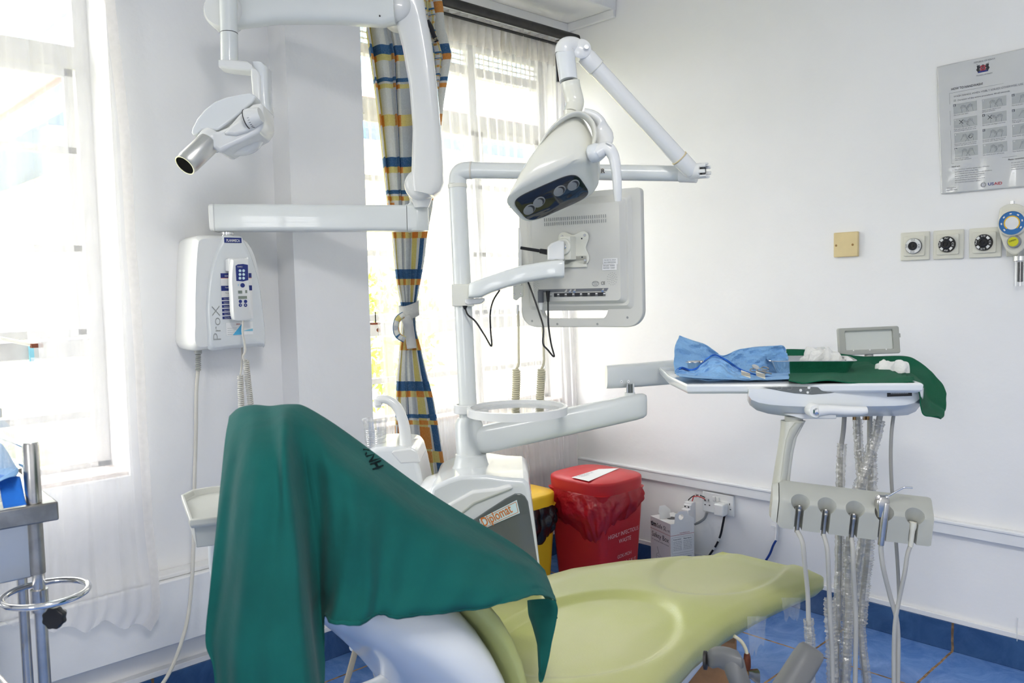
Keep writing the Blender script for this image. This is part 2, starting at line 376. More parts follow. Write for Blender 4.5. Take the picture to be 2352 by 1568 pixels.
def plaid():
    m = bpy.data.materials.new('plaid'); m.use_nodes = True; nt = m.node_tree; N = nt.nodes.new; L = nt.links.new; b = nt.nodes['Principled BSDF']
    b.inputs['Roughness'].default_value = .85
    tc = N('ShaderNodeTexCoord'); sp = N('ShaderNodeSeparateXYZ'); L(tc.outputs['UV'], sp.inputs[0])
    def ramp(sock, mult, stops, off=0):
        a = N('ShaderNodeMath'); a.operation = 'MULTIPLY_ADD'; a.inputs[1].default_value = mult; a.inputs[2].default_value = off; L(sock, a.inputs[0])
        f = N('ShaderNodeMath'); f.operation = 'FRACT'; L(a.outputs[0], f.inputs[0])
        r = N('ShaderNodeValToRGB'); r.color_ramp.interpolation = 'CONSTANT'; cr = r.color_ramp
        cr.elements[0].position = 0; cr.elements[0].color = (*stops[0][1], 1); cr.elements[1].position = stops[1][0]; cr.elements[1].color = (*stops[1][1], 1)
        for p, c in stops[2:]: e = cr.elements.new(p); e.color = (*c, 1)
        L(f.outputs[0], r.inputs[0]); return r
    wh, bl, ye, og, gy = (.72, .73, .72), (.06, .17, .34), (.70, .64, .28), (.68, .33, .08), (.55, .58, .61)
    vs = ramp(sp.outputs[0], 1.9, [(0, wh), (.20, ye), (.34, wh), (.46, gy), (.58, wh), (.72, bl), (.775, wh), (.86, gy), (.95, wh)])
    hs = ramp(sp.outputs[1], 5.2, [(0, bl), (.085, (0, 0, 0)), (.14, (1, 1, 1)), (.29, bl), (.325, (1, 1, 1)), (.345, (0, 0, 0)), (.385, (1, 1, 1)), (.62, (0, 0, 0)), (.72, (1, 1, 1))], off=.416)
    # horizontal ramp: white = leave, blue = blue band, black = orange/yellow band alternating by columns
    alt = ramp(sp.outputs[0], 3.8, [(0, og), (.3, ye), (.5, og), (.7, ye)])
    sep = N('ShaderNodeSeparateColor'); L(hs.outputs[0], sep.inputs[0])
    isw = N('ShaderNodeMath'); isw.operation = 'GREATER_THAN'; isw.inputs[1].default_value = .9; L(sep.outputs[2], isw.inputs[0])
    isk = N('ShaderNodeMath'); isk.operation = 'LESS_THAN'; isk.inputs[1].default_value = .02; L(sep.outputs[2], isk.inputs[0])
    og2 = ramp(sp.outputs[0], 1.9, [(0, (0, 0, 0)), (.18, (1, 1, 1)), (.38, (0, 0, 0)), (.46, (0, 0, 0))])
    v2 = ramp(sp.outputs[1], 2.6, [(0, (0, 0, 0)), (.20, (1, 1, 1)), (.30, (0, 0, 0))], off=.208)
    mu = N('ShaderNodeMath'); mu.operation = 'MULTIPLY'; L(og2.outputs[0], mu.inputs[0]); L(v2.outputs[0], mu.inputs[1])
    mo = N('ShaderNodeMix'); mo.data_type = 'RGBA'; L(mu.outputs[0], mo.inputs[0]); L(vs.outputs[0], mo.inputs[6]); mo.inputs[7].default_value = (*og, 1)
    m1 = N('ShaderNodeMix'); m1.data_type = 'RGBA'; L(isw.outputs[0], m1.inputs[0]); L(hs.outputs[0], m1.inputs[6]); L(mo.outputs[2], m1.inputs[7])
    m2 = N('ShaderNodeMix'); m2.data_type = 'RGBA'; L(isk.outputs[0], m2.inputs[0]); L(m1.outputs[2], m2.inputs[6]); L(alt.outputs[0], m2.inputs[7])
    # scroll pattern, lighter lines
    wv = N('ShaderNodeTexNoise'); wv.inputs['Scale'].default_value = 55; wv.inputs['Distortion'].default_value = 3; L(tc.outputs['Object'], wv.inputs['Vector'])
    rr = N('ShaderNodeValToRGB'); rr.color_ramp.elements[0].position = .5; rr.color_ramp.elements[0].color = (0, 0, 0, 1); rr.color_ramp.elements[1].position = .52; rr.color_ramp.elements[1].color = (.22, .22, .22, 1); e = rr.color_ramp.elements.new(.56); e.color = (0, 0, 0, 1); L(wv.outputs['Fac'], rr.inputs[0])
    m3 = N('ShaderNodeMix'); m3.data_type = 'RGBA'; m3.blend_type = 'ADD'; m3.inputs[0].default_value = .6; L(m2.outputs[2], m3.inputs[6]); L(rr.outputs[0], m3.inputs[7]); L(m3.outputs[2], b.inputs['Base Color'])
    tl = N('ShaderNodeBsdfTranslucent'); L(m3.outputs[2], tl.inputs[0]); ms = N('ShaderNodeMixShader'); ms.inputs[0].default_value = .40; out = nt.nodes['Material Output']
    L(b.outputs[0], ms.inputs[1]); L(tl.outputs[0], ms.inputs[2]); L(ms.outputs[0], out.inputs[0])
    M['plaid'] = m
plaid()
mat('leaf', (.22, .36, .05), .5, var=.5, vscale=5, dark=(.40, .42, .04))
mat('leaf_yellow', (.62, .50, .04), .5, var=.4, vscale=5, dark=(.35, .42, .05))
mat('ground_grass', (.30, .34, .14), .9, var=.4, vscale=2, dark=(.50, .42, .25))
mat('stucco_cream', (.72, .64, .40), .8, var=.05)
mat('fascia_cyan', (.25, .60, .75), .6); mat('fascia_blue', (.05, .14, .40), .6); mat('fascia_red', (.55, .10, .08), .6)
# ================================================================== THE ROOM
YW = 2.94; XA = -2.56; XP = -2.45; XB = -2.64; XO = -2.84; ZC = 2.75
mb = MB(); mb.bb((-3.0, -2.2, -.12), (2.0, 3.1, 0), M['floor_tile']); struct(mb, 'floor')
mb = MB(); mb.bb((-2.84, YW, 0), (2.0, YW+.15, ZC), M['wall_paint']); struct(mb, 'wall_right')
WZ0, WZ1 = .72, 2.31
mb = MB(); wp = M['wall_paint']
mb.bb((XO, -2.05, 0), (XA, 1.38, WZ0), wp); mb.bb((XO, -2.05, WZ1), (XA, 1.38, ZC), wp)      # below / above window 1
mb.bb((XO, .872, WZ0), (XA, 1.38, WZ1), wp); mb.bb((XO, -2.05, WZ0), (XA, -.62, WZ1), wp)
mb.bb((XO, 1.38, 0), (XP, 1.668, ZC), wp)                                                       # pillar
mb.bb((XO, 1.668, 0), (XB, YW, WZ0), wp); mb.bb((XO, 1.668, WZ1), (XB, YW, ZC), wp); mb.bb((XO, 2.86, WZ0), (XB, YW, WZ1), wp)
struct(mb, 'wall_left')
mb = MB(); mb.bb((2.0, -2.2, 0), (2.12, YW, ZC), wp); struct(mb, 'wall_near')
mb = MB(); mb.bb((-2.84, -2.2, 0), (.15, -2.05, ZC), wp); mb.bb((1.05, -2.2, 0), (2.0, -2.05, ZC), wp)
mb.bb((.15, -2.2, 0), (1.05, -2.05, 1.0), wp); mb.bb((.15, -2.2, 2.0), (1.05, -2.05, ZC), wp); struct(mb, 'wall_back')
mb = MB(); mb.bb((-2.84, -2.2, ZC), (2.12, 3.1, ZC+.1), M['ceiling_paint']); struct(mb, 'ceiling')
# ceiling drop over the window wall, cornice, coving
mb = MB(); mb.bb((XO, 1.40, 2.46), (-2.345, YW-.001, ZC), M['ceiling_paint']); mb.bb((-2.36, 1.40, 2.456), (-2.342, YW-.001, 2.50), M['trim_paint']); struct(mb, 'trim_1', bevel=.003)
mb = MB(); mb.bb((XB, 1.668, 2.40), (XB+.028, YW-.001, 2.46), M['trim_paint']); mb.bb((XB, 1.668, 2.385), (XB+.014, YW-.001, 2.40), M['trim_paint']); mb.bb((XB, YW-.02, 2.425), (-2.345, YW-.001, 2.46), M['trim_paint']); struct(mb, 'trim_2', bevel=.003)
# dado trunking along the right wall
mb = MB(); mb.bb((XB, YW-.022, .398), (2.0, YW-.001, .440), M['trim_paint']); mb.bb((XB, YW-.026, .434), (2.0, YW-.001, .445), M['trim_paint']); struct(mb, 'trim_3', bevel=.003)
# deep trunking box on the left wall, with its pale top edge
mb = MB(); mb.bb((XA, -2.05, .20), (XA+.075, 1.378, .398), M['trim_paint']); mb.bb((XA, -2.05, .398), (XA+.055, 1.378, .412), M['wall_paint_smooth']); struct(mb, 'trim_4', bevel=.004)
mb = MB(); mb.bb((XP, 1.30, .20), (XP+.02, 1.668, .398), M['trim_paint']); mb.bb((XB, 1.668, .398), (XB+.024, YW-.03, .44), M['trim_paint']); struct(mb, 'trim_5', bevel=.003)
# tile skirting with white painted cap
def skirting(name, a, b):
    mb = MB(); mb.bb((a[0], a[1], 0), (b[0], b[1], .098), M['skirting_tile']); mb.bb((a[0], a[1], .098), (b[0], b[1], .116), M['wall_paint_smooth']); struct(mb, name, bevel=.002)
skirting('baseboard_right', (-2.64, YW-.013), (2.0, YW-.001))
skirting('baseboard_left', (XA+.001, -2.05), (XA+.03, 1.38))
skirting('baseboard_pillar', (XP-.0, 1.38), (XP+.012, 1.668))
skirting('baseboard_corner', (XB+.001, 1.668), (XB+.013, YW-.013))
# ------------------------------------------------------------------ windows
def window(name, y0, y1, mull, label_y):
    xf = -2.74; fr = M['frame_paint']
    e = bpy.data.objects.new(name, None); COL.objects.link(e); e.location = (xf, (y0+y1)/2, WZ0); e['kind'] = 'structure'
    mb = MB(); t = .042
    mb.bb((xf-.02, y0, WZ0), (xf+.02, y0+t, WZ1), fr); mb.bb((xf-.02, y1-t, WZ0), (xf+.02, y1, WZ1), fr)
    mb.bb((xf-.02, y0, WZ0), (xf+.02, y1, WZ0+.03), fr); mb.bb((xf-.02, y0, WZ1-.035), (xf+.02, y1, WZ1), fr)
    for m_ in mull: mb.bb((xf-.02, m_-.022, WZ0), (xf+.02, m_+.022, WZ1), fr)
    for z, h in ((1.968, .066), (2.185, .04)): mb.bb((xf-.022, y0, z-h/2), (xf+.022, y1, z+h/2), fr)
    mb.bb((xf-.022, y0, 1.075), (xf+.022, y1, 1.128), fr)
    mb.build('window_frame', e, bevel=.003)
    edges = [y0+t]+list(mull)+[y1-t]
    for a, b in zip(edges, edges[1:]):
        a2, b2 = a+.012, b-.012
        mb = MB(); q = .026; xs = xf+.028
        mb.bb((xs-.01, a2, 1.14), (xs+.01, a2+q, 1.93), fr); mb.bb((xs-.01, b2-q, 1.14), (xs+.01, b2, 1.93), fr); mb.bb((xs-.01, a2, 1.135), (xs+.01, b2, 1.16), fr); mb.bb((xs-.01, a2, 1.905), (xs+.01, b2, 1.93), fr)
        for z in (1.40, 1.69): mb.bb((xs-.01, a2, z-.011), (xs+.01, b2, z+.011), fr)
        mb.bb((xs-.01, a2, .888), (xs+.01, b2, .91), fr)
        s_ = mb.build('sash', e, bevel=.002)
        mb = MB(); mb.box((xs+.02, b2-.02, 1.52), .012, .02, .09, M['frame_paint']); mb.build('catch', s_, bevel=.003)
        mb = MB(); mb.bb((xf-.003, a, WZ0+.03), (xf+.003, b, 1.075), M['pane']); mb.bb((xf-.003, a, 1.128), (xf+.003, b, 1.935), M['pane']); mb.bb((xf-.003, a, 2.0), (xf+.003, b, 2.165), M['pane']); mb.build('pane', e)
        # ventilator mesh strip at the head
        mb = MB(); n = 14
        for k in range(n+1):
            yy = lerp(a, b, k/n); mb.bb((xf-.004, yy-.002, 2.205), (xf+.004, yy+.002, 2.275), M['frame_paint'])
        for k in range(4): zz = 2.205+k*.0233; mb.bb((xf-.005, a, zz-.002), (xf+.005, b, zz+.002), M['frame_paint'])
        mb.build('ventilator_mesh', e)
    mb = MB(); mb.bb((xf+.02, y0, WZ0-.004), (-2.575 if y0 < 1 else XB+.01, y1, WZ0+.012), M['sill']); mb.build('window_sill', e, bevel=.004)
    return e
window('window_1', -.62, .872, (.13,), 0)
window('window_2', 1.668, 2.86, (2.42,), 0)
mb = MB(); e = bpy.data.objects.new('unseen_fill_window', None); COL.objects.link(e); e.location = (.6, -2.12, .9); e['kind'] = 'structure'  # unseen window added behind the camera to let in fill light
for x in (.17, .6, 1.03): mb.bb((x-.02, -2.14, 1.0), (x+.02, -2.1, 2.0), M['frame_paint'])
for z in (1.02, 1.5, 1.98): mb.bb((.15, -2.14, z-.02), (1.05, -2.1, z+.02), M['frame_paint'])
mb.build('window_frame', e)
# a stay arm left hanging out of the open left casement, seen past the sheer curtain
mb = MB(); a = onx(0, 777, -2.66); b = onx(82, 793, -2.66); mb.tube([a, b], .006, M['cream']); mb.box(b+V(.01, 0, .0), .02, .03, .012, M['rust'])
mb.box(onx(72, 810, -2.70), .01, .012, .05, M['fascia_cyan'])
tag(mb.build('window_stay'), 'pale window stay bar resting on the frame past the near sheer curtain', 'window stay')
mb = MB(); a = onx(862, 716, -2.66); mb.cyl(a, a-V(0, 0, .045), .0025, M['dark_iron'], 8); mb.box(a-V(0, 0, .045), .02, .04, .008, M['rust']); mb.ball(a-V(-.01, -.005, .07), .008, M['rust'], 10)
tag(mb.build('window_bolt'), 'small rusty upright bolt on the window frame beside the pillar', 'bolt')
# ------------------------------------------------------------------ outside
mb = MB(); mb.bb((-60, -40, -.5), (-3.0, 40, -.4), M['ground_grass']); struct(mb, 'ground_outside')
mb = MB(); mb.bb((-18, 2.6, -.4), (-6, 8, 2.55), M['stucco_cream']); b = thing('verandah_building', 'cream building with blue, red and cyan fascia boards outside the near window', 'building', (-12, 2.6, -.4)); mb.build('wall', b)
for z0, z1, y, m_ in ((2.55, 2.75, 1.9, 'fascia_blue'), (2.75, 2.80, 1.9, 'fascia_red'), (3.0, 3.35, 1.6, 'fascia_cyan'), (2.8, 3.0, 1.75, 'white')):
    mb = MB(); mb.bb((-18, y-.05, z0), (-5.6, 8, z1), M[m_]); mb.build('fascia_board', b)
mb = MB()
for x in (-16, -13, -10, -7): mb.bb((x-.1, 1.9, -.4), (x+.1, 2.1, 2.55), M['white'])
for o_ in [mb]: o_.build('verandah_posts', b)['kind'] = 'stuff'
def bush(c, r, m_, label, n=900, sc=(1, 1, 1)):
    t = thing('bush', label, 'bush', (c[0], c[1], -.4), 'bushes outside the windows'); mb = MB(); rnd = random.Random(int(c[1]*100)+5)
    for k in range(n):
        d = V(rnd.gauss(0, 1), rnd.gauss(0, 1), rnd.gauss(0, 1)).normalized()*(r*rnd.uniform(.55, 1)); p = V(*c)+V(d.x*sc[0], d.y*sc[1], d.z*sc[2])
        u = V(rnd.gauss(0, 1), rnd.gauss(0, 1), rnd.gauss(0, 1)).normalized(); w = u.cross(V(rnd.gauss(0, 1), rnd.gauss(0, 1), rnd.gauss(0, 1))).normalized(); s_ = r*.09
        mb.add([p-u*s_, p-w*s_*.4, p+u*s_, p+w*s_*.4], [(0, 1, 2, 3)], M[m_])
    mb.build('foliage', t, smooth=False)['kind'] = 'stuff'
    mb = MB(); mb.tube([V(c[0], c[1], -.4), V(*c)], [.05, .03], M['wood'], 8); mb.build('stem', t)
bush((-7.5, -.55, 1.0), .75, 'leaf', 'green bush seen through the gap left of the near sheer curtain')
bush((-5.2, -.45, .15), .55, 'leaf_yellow', 'yellow leaved bush low outside the near window')
bush((-4.5, 3.2, .95), .42, 'leaf', 'green bush seen between the pillar and the checked curtain', sc=(1, .8, 1.2))
bush((-9.0, 1.2, .2), .7, 'leaf_yellow', 'pale yellow bush behind the middle of the near sheer curtain', 600)
# ------------------------------------------------------------------ curtains
def fold(u, n, ph=0): return math.sin(u*n*2*math.pi+ph)
def rowtab(rows, py, k): return interp([(r[0], r[k]) for r in rows], py)
# sheer over the near window
rowsR = [(-60, 238), (0, 265), (100, 276), (190, 286), (300, 296), (400, 300), (560, 306), (700, 318), (850, 330), (1000, 338), (1090, 345), (1200, 352), (1300, 360), (1400, 368), (1440, 345)]
rowsL = [(-60, -420), (600, -420), (1440, -420)]
def sh1(u, v):
    py = lerp(-60, 1440, v); xr = interp(rowsR, py); xl = -420
    px = lerp(xl, xr, u); f = (1-.75*sstep(.8, 1, v))
    b = onx(px, py, XA+.115); b.x += .014*fold(u, 9, v*1.5)*f+.004*fold(u, 23, 2+v*3)+.010*math.sin(v*9+u*4)+.006*math.sin(v*31+u*17)*sstep(.7, .9, v)
    if v > .93: b.z += .012*math.sin(u*60)+.01*math.sin(u*23)
    return b
mb = MB(); nu, nv = 150, 46
mb.grid(sh1, nu, nv, M['sheer'])
# open the gap at the far left where the cloth is drawn aside
keepf, keepm, kuv = [], [], {}
gap = [(-500, 640), (22, 692), (52, 764), (93, 790), (76, 829), (54, 888), (32, 953), (-20, 1060), (-500, 1100)]
def inpoly(x, y, P_):
    c = False; j = len(P_)-1
    for i in range(len(P_)):
        if (P_[i][1] > y) != (P_[j][1] > y) and x < (P_[j][0]-P_[i][0])*(y-P_[i][1])/(P_[j][1]-P_[i][1])+P_[i][0]: c = not c
        j = i
    return c
for fi, f in enumerate(mb.f):
    c = sum((mb.v[i] for i in f), Vector())/len(f); q = c-CAM; w = q.dot(FWD); px = 1176+F*q.dot(RT)/w; py = 784-F*q.dot(UP)/w
    if inpoly(px, py, gap): continue
    if fi in mb.uv: kuv[len(keepf)] = mb.uv[fi]
    keepf.append(f); keepm.append(mb.m[fi])
mb.f, mb.m, mb.uv = keepf, keepm, kuv
t = thing('sheer_curtain', 'long white sheer curtain over the near window behind the steel trolley', 'curtain', (XA+.11, .2, .3)); c1 = mb.build('cloth', t)
mb = MB(); mb.grid(lambda u, v: sh1(lerp(.975, 1.0, u), v)+V(.003, 0, 0), 3, 46, M['sheer_hem']); mb.build('side_hem', t)
# curtain rod over the corner window
t = thing('curtain_rod', 'black curtain rod above the corner window by the right wall', 'curtain rod', (-2.5, 2.3, 2.3))
mb = MB(); mb.cyl((-2.50, 1.70, 2.352), (-2.50, 2.855, 2.352), .019, M['dark_iron']); mb.build('rod', t)
mb = MB(); mb.cyl((-2.515, 1.70, 2.312), (-2.515, 2.83, 2.312), .006, M['dark_iron']); mb.build('inner_rail', t)
mb = MB(); mb.bb((-2.625, 1.70, 2.250), (-2.610, 2.82, 2.312), M['ink_soft']); mb.build('frame_head_backing', t, bevel=.002)  # dark backing added for the frame head that shows dark through the sheer
for y in (1.72, 2.80):
    mb = MB(); mb.box((-2.575, y, 2.335), .14, .02, .03, M['dark_iron']); mb.build('bracket', t, bevel=.002)
mb = MB(); a = onx(1278, 118, -2.52); b = onx(1284, 188, -2.52); mb.tube([a, lerp(a, b, .6), b], [.006, .009, .012], M['black'], 8); mb.build('pull_cord_end', t)
# sheer on the corner window
rL = [(-40, 838), (60, 840), (300, 852), (600, 872), (900, 893), (1200, 905)]
rR = [(-40, 1250), (120, 1288), (560, 1300), (900, 1312), (1050, 1326), (1200, 1330)]
def sh2(u, v):
    z = lerp(2.335, .36, v); y0 = lerp(1.71, 1.80, v); y1 = lerp(2.80, 2.86, v)
    y = lerp(y0, y1, u); y += .012*fold(u, 22)*(1-v)
    g = 1-.55*sstep(0, .12, v)
    x = -2.545+.013*fold(u, 24, .6)*g+.006*fold(u, 57, v*4)+.006*math.sin(v*7+u*9)
    if v < .06: x += .012*math.sin(u*300)*(1-v/.06)
    return V(x, y, z)
mb = MB(); mb.grid(sh2, 200, 44, M['sheer']); t = thing('sheer_curtain', 'white sheer curtain hanging from the black rod on the corner window', 'curtain', (-2.54, 2.3, .36)); mb.build('cloth', t)
mb = MB(); mb.grid(lambda u, v: sh2(u, v*.055)+V(.006, 0, .0), 200, 5, M['sheer_hem']); mb.build('gathered_heading', t)
# checked curtain, tied
prof = [(-45, 880, 995), (20, 842, 1003), (62, 828, 1005), (130, 838, 1021), (240, 856, 1006), (330, 868, 998), (400, 876, 992), (480, 886, 984), (540, 898, 974), (600, 903, 968), (650, 910, 960), (700, 921, 952), (722, 925, 950), (760, 922, 952), (800, 917, 962), (860, 910, 975), (920, 906, 990), (1000, 904, 1003), (1060, 902, 1012), (1110, 900, 1019), (1200, 898, 1026), (1290, 896, 1030)]
def plaidf(u, v):
    py = lerp(-45, 1290, v); xl = interp([(a, b) for a, b, c in prof], py); xr = interp([(a, c) for a, b, c in prof], py)
    p = onx(lerp(xl, xr, u), py, -2.47)
    wd = (xr-xl)/130
    amp = .022*wd+.004
    p.x += amp*fold(u, 4.2, .7+v*.9)+amp*.45*fold(u, 9.3, 2.1+v*2)
    p.y += .007*fold(u, 8.4, v*2)*wd
    return p
t = thing('checked_curtain', 'blue, yellow and orange checked curtain tied back beside the pillar', 'curtain', (-2.47, 1.98, .2))
mb = MB(); mb.grid(plaidf, 110, 120, M['plaid']); mb.build('cloth', t, solid=.002)
mb = MB(); c = onx(937, 712, -2.47)
mb.rings([[c+V(.030*math.cos(a), .040*math.sin(a)+.004, h+.012*math.sin(a)) for a in [2*math.pi*k/24 for k in range(24)]] for h in (.025, -.028)], M['plaid'], cap=False); mb.uv = {i: [(.1, .1)]*len(f) for i, f in enumerate(mb.f)}
tb = mb.build('tie_band', t, solid=.003)
def strip(pts, w, name, par, m_, X=-2.43):
    mb = MB(); P_ = cat([V(a, b, 0) for a, b in pts], 6); L_ = []
    for i, p in enumerate(P_):
        q = onx(p.x, p.y, X+.012*math.sin(i*.35)); tt = (P_[min(i+1, len(P_)-1)]-P_[max(i-1, 0)]).normalized(); nn = V(-tt.y, tt.x, 0)
        L_.append((onx(p.x-nn.x*w, p.y-nn.y*w, X+.014*math.sin(i*.3)), onx(p.x+nn.x*w, p.y+nn.y*w, X-.004+.014*math.sin(i*.3+.6))))
    vs = [a for a, b in L_]+[b for a, b in L_]; k = len(L_); mb.add(vs, [(i, i+1, k+i+1, k+i) for i in range(k-1)], m_, [(.03+.5*i/k, .05) for i in range(k)]+[(.03+.5*i/k, .12) for i in range(k)])
    return mb.build(name, par, solid=.002)
mat('lining', (.58, .585, .57), .85, bump=.2, bscale=300)
strip([(928, 722), (914, 732), (909, 752), (914, 770), (930, 780)], 7, 'tie_loop', t, M['plaid'])
strip([(930, 726), (938, 745), (942, 770), (946, 800)], 11, 'tie_tail', t, M['lining'])
# big swag collar of the curtain's right part near the rod, with printed band
def swag(u, v):
    py = lerp(-10, 250, v); xl = interp([(-10, 965), (60, 978), (130, 980), (250, 996)], py); xr = interp([(-10, 990), (40, 1001), (60, 996), (125, 1022), (200, 1012), (250, 1003)], py)
    p = onx(lerp(xl, xr, u), py, -2.43); p.x += .012*fold(u, 1.5, v*3); return p
mb = MB(); mb.grid(swag, 20, 30, M['plaid']); mb.build('heading_fold', t, solid=.002)
mb = MB(); pth = [onx(a, b, -2.405) for a, b in ((981, 47), (990, 62), (996, 80), (1003, 96))]; mb.tube(cat(pth, 6), .011, M['ink'], 10, flat=.4, up=(1, 0, 0)); mb.text('QUALITY', onx(988, 98, -2.392), Y_*.9+Z_*.45, Z_*.9-Y_*.45, .012, M['stucco_cream'], w=.04); mb.build('printed_selvedge', t)
# ------------------------------------------------------------------ right wall fixtures
def wy(x, y, off=0): return ony(x, y, YW-off)
def wall_plate(name, x0, z0, w, h, th, m_, label, catg, y=YW-.001):
    t = thing(name, label, catg, (x0+w/2, y, z0))
    mb = MB(); mb.bb((x0, y-th, z0), (x0+w, y, z0+h), m_); mb.build('plate', t, bevel=.003); return t
t = wall_plate('blank_plate', -1.357, 1.334, .089, .088, .012, M['yellow_plate'], 'yellowed square blank plate with two screws on the right wall', 'blank plate')
for dx in (.010, .070):
    mb = MB(); mb.lathe((-1.357+dx, YW-.0135, 1.376), (0, 1, 0), [(.0001, 0), (.0042, 0), (.0042, .002)], M['brass'], 14); mb.build('screw', t)
RX, RZ = V(1, 0, 0), Z_
def gas_outlet(x0, ring, words_, label):
    t = thing('gas_outlet', label, 'gas outlet', (x0+.046, YW-.001, 1.312), 'three medical gas outlets on the right wall')
    y = YW-.001
    mb = MB(); mb.bb((x0, y-.008, 1.312), (x0+.094, y, 1.407), M['gas_plate']); mb.build('plate', t, bevel=.003)
    c = V(x0+.046, y-.008, 1.360)
    mb = MB(); mb.plate(rrect(.068, .066, .004), [], c+V(0, -.003, 0), RX, RZ, .006, M['gas_plate'], .0015); mb.build('raised_square', t)
    mb = MB(); mb.lathe(c, (0, -1, 0), [(.025, .004), (.0255, .012), (.024, .016), (.0001, .016)], M['black' if not ring else 'white'], 32); mb.lathe(c, (0, -1, 0), [(.0262, .006), (.0262, .011)], M['black'], 32); mb.build('ring', t)
    mb = MB()
    if ring:
        for a in (45, 225): mb.ball(c+V(math.cos(math.radians(a))*.0, 0, 0), .001, M['black'], 6)
    for a0, w_ in words_:
        a = math.radians(a0); rp = V(-math.sin(a), 0, math.cos(a)); o = c+V(0, -.0165, 0)+rp*.0175
        ux = V(math.cos(a), 0, math.sin(a)); uy = rp
        mb.text(w_, o-ux*.006, ux, uy, .008, M['ink'] if ring else M['white'], w=.013)
    if not ring:
        for a0 in (45, -45, 135, 225):
            pts = [c+V(-math.sin(math.radians(a0+q))*rr_, -.0163, math.cos(math.radians(a0+q))*rr_) for rr_, qs in ((.016, range(-14, 15, 4)), (.0235, range(14, -15, -4))) for q in qs]
            mb.prism(pts, (0, -.0003, 0), M['white'])
    mb.build('printed_ring_marks', t, smooth=False)
    mb = MB(); mb.lathe(c, (0, -1, 0), [(.0145, .010), (.0145, .019), (.012, .021), (.0085, .021), (.0085, .017), (.004, .017), (.004, .020), (.0001, .020)], M['black'], 28); mb.build('socket_core', t)
    for dx in (-.0245, .0255):
        mb = MB(); mb.lathe(c+V(dx*1.15, 0, .0), (0, -1, 0), [(.004, 0), (.004, .002), (.0001, .0025)], M['dull_steel'], 12); mb.build('screw', t)
gas_outlet(-1.124, True, ((0, 'O2'), (90, 'GAS'), (180, 'O2'), (-90, 'CE')), 'gas outlet with a white ring, leftmost of the outlet row')
gas_outlet(-1.019, False, ((0, 'Air'), (90, 'Medi'), (180, 'Air'), (-90, 'CE')), 'gas outlet with a black ring, middle of the outlet row')
gas_outlet(-.910, False, ((0, 'Air-700'), (90, 'Medi'), (180, 'Air-700'), (-90, 'CE')), 'gas outlet with a black ring, beside the blue gauge')
# blue gauge and its jar over a fourth outlet
t = thing('outlet_plate', 'cream outlet plate half hidden by the blue gauge at the right edge', 'outlet plate', (-.76, YW-.001, 1.312))
mb = MB(); mb.bb((-.803, YW-.009, 1.312), (-.709, YW-.001, 1.407), M['gas_plate']); mb.build('plate', t, bevel=.003)
t = thing('suction_regulator', 'cream suction regulator with a blue dial gauge and yellow knob', 'suction regulator', (-.77, YW-.01, 1.30))
def wp_(x, y, off): return ony(x, y, YW-off)
oc = wp_(2325, 512, .06)
mb = MB(); out = [(2294, 500), (2297, 480), (2312, 470), (2335, 468), (2356, 478), (2366, 500), (2364, 530), (2356, 562), (2344, 580), (2330, 586), (2312, 575), (2302, 555), (2294, 525)]
mb.rings([[wp_(x, y, o_) for x, y in cat([V(a, b, 0) for a, b in out], 3, True) for x, y in [(x if False else None, None)]] if False else [wp_(q.x, q.y, o_) for q in cat([V(a, b, 0) for a, b in out], 3, True)] for o_ in (.012, .05)], M['gas_plate']); mb.build('housing', t, bevel=.006, seg=3)
mb = MB(); mb.lathe(oc+V(0, .012, 0), (0, -1, 0), [(.039, 0), (.040, .014), (.036, .018), (.0355, .014), (.0001, .014)], M['gas_plate'], 36); mb.build('dial_bezel', t)
dc = oc+V(0, -.0035, 0)
mb = MB(); mb.lathe(dc+V(0, .001, 0), (0, -1, 0), [(.0355, 0), (.0355, .001), (.0001, .001)], M['gauge_blue'], 36); mb.lathe(dc, (0, -1, 0), [(.020, 0), (.020, .0006), (.0001, .0006)], M['white'], 36)
for k in range(20):
    a = math.radians(-135+k*270/19); d = V(math.sin(a), 0, math.cos(a)); mb.box(dc+V(0, -.0008, 0)+d*.0205, .0045, .0006, .0035, M['yellow_plastic'], ux=V(d.z, 0, -d.x), uz=d)
    if k % 3 == 0: mb.box(dc+V(0, -.0008, 0)+d*.0285, .006, .0006, .004, M['white'], ux=V(d.z, 0, -d.x), uz=d)
mb.build('dial_face', t, smooth=False)
mb = MB(); kc = wp_(2329, 555, .056); mb.lathe(kc+V(0, .012, 0), (0, -1, 0), [(.0195, 0), (.019, .016), (.017, .02), (.0001, .02)], M['grey_ink'], 30); mb.lathe(kc, (0, -1, 0), [(.0145, 0), (.0145, .0096), (.0001, .0096)], M['lime_label'], 28); mb.text('OPEN', kc+V(-.010, -.0102, -.002), V(.9, 0, .3), V(-.3, 0, .9), .007, M['ink'], w=.019); mb.build('control_knob', t)
mb = MB(); mb.cyl(wp_(2326, 470, .035), wp_(2326, 462, .035), .006, M['chrome']); mb.build('top_nipple', t)
mb = MB(); a = wp_(2344, 574, .04); mb.cyl(a, a-V(0, 0, .022), .009, M['grey_ink']); mb.build('stem', t)
j = thing('trap_jar', 'clear plastic trap jar with a metal lid hanging under the gauge', 'jar', wp_(2349, 650, .04)); mb = MB(); a = wp_(2344, 588, .04); mb.lathe(a, (0, 0, -1), [(.0001, 0), (.019, 0), (.020, .014), (.018, .016)], M['brushed'], 28); mb.build('lid', j)
mb = MB(); mb.lathe(a-V(0, 0, .016), (0, 0, -1), [(.018, 0), (.0175, .075), (.0001, .077)], M['clear'], 28); mb.build('jar_body', j)
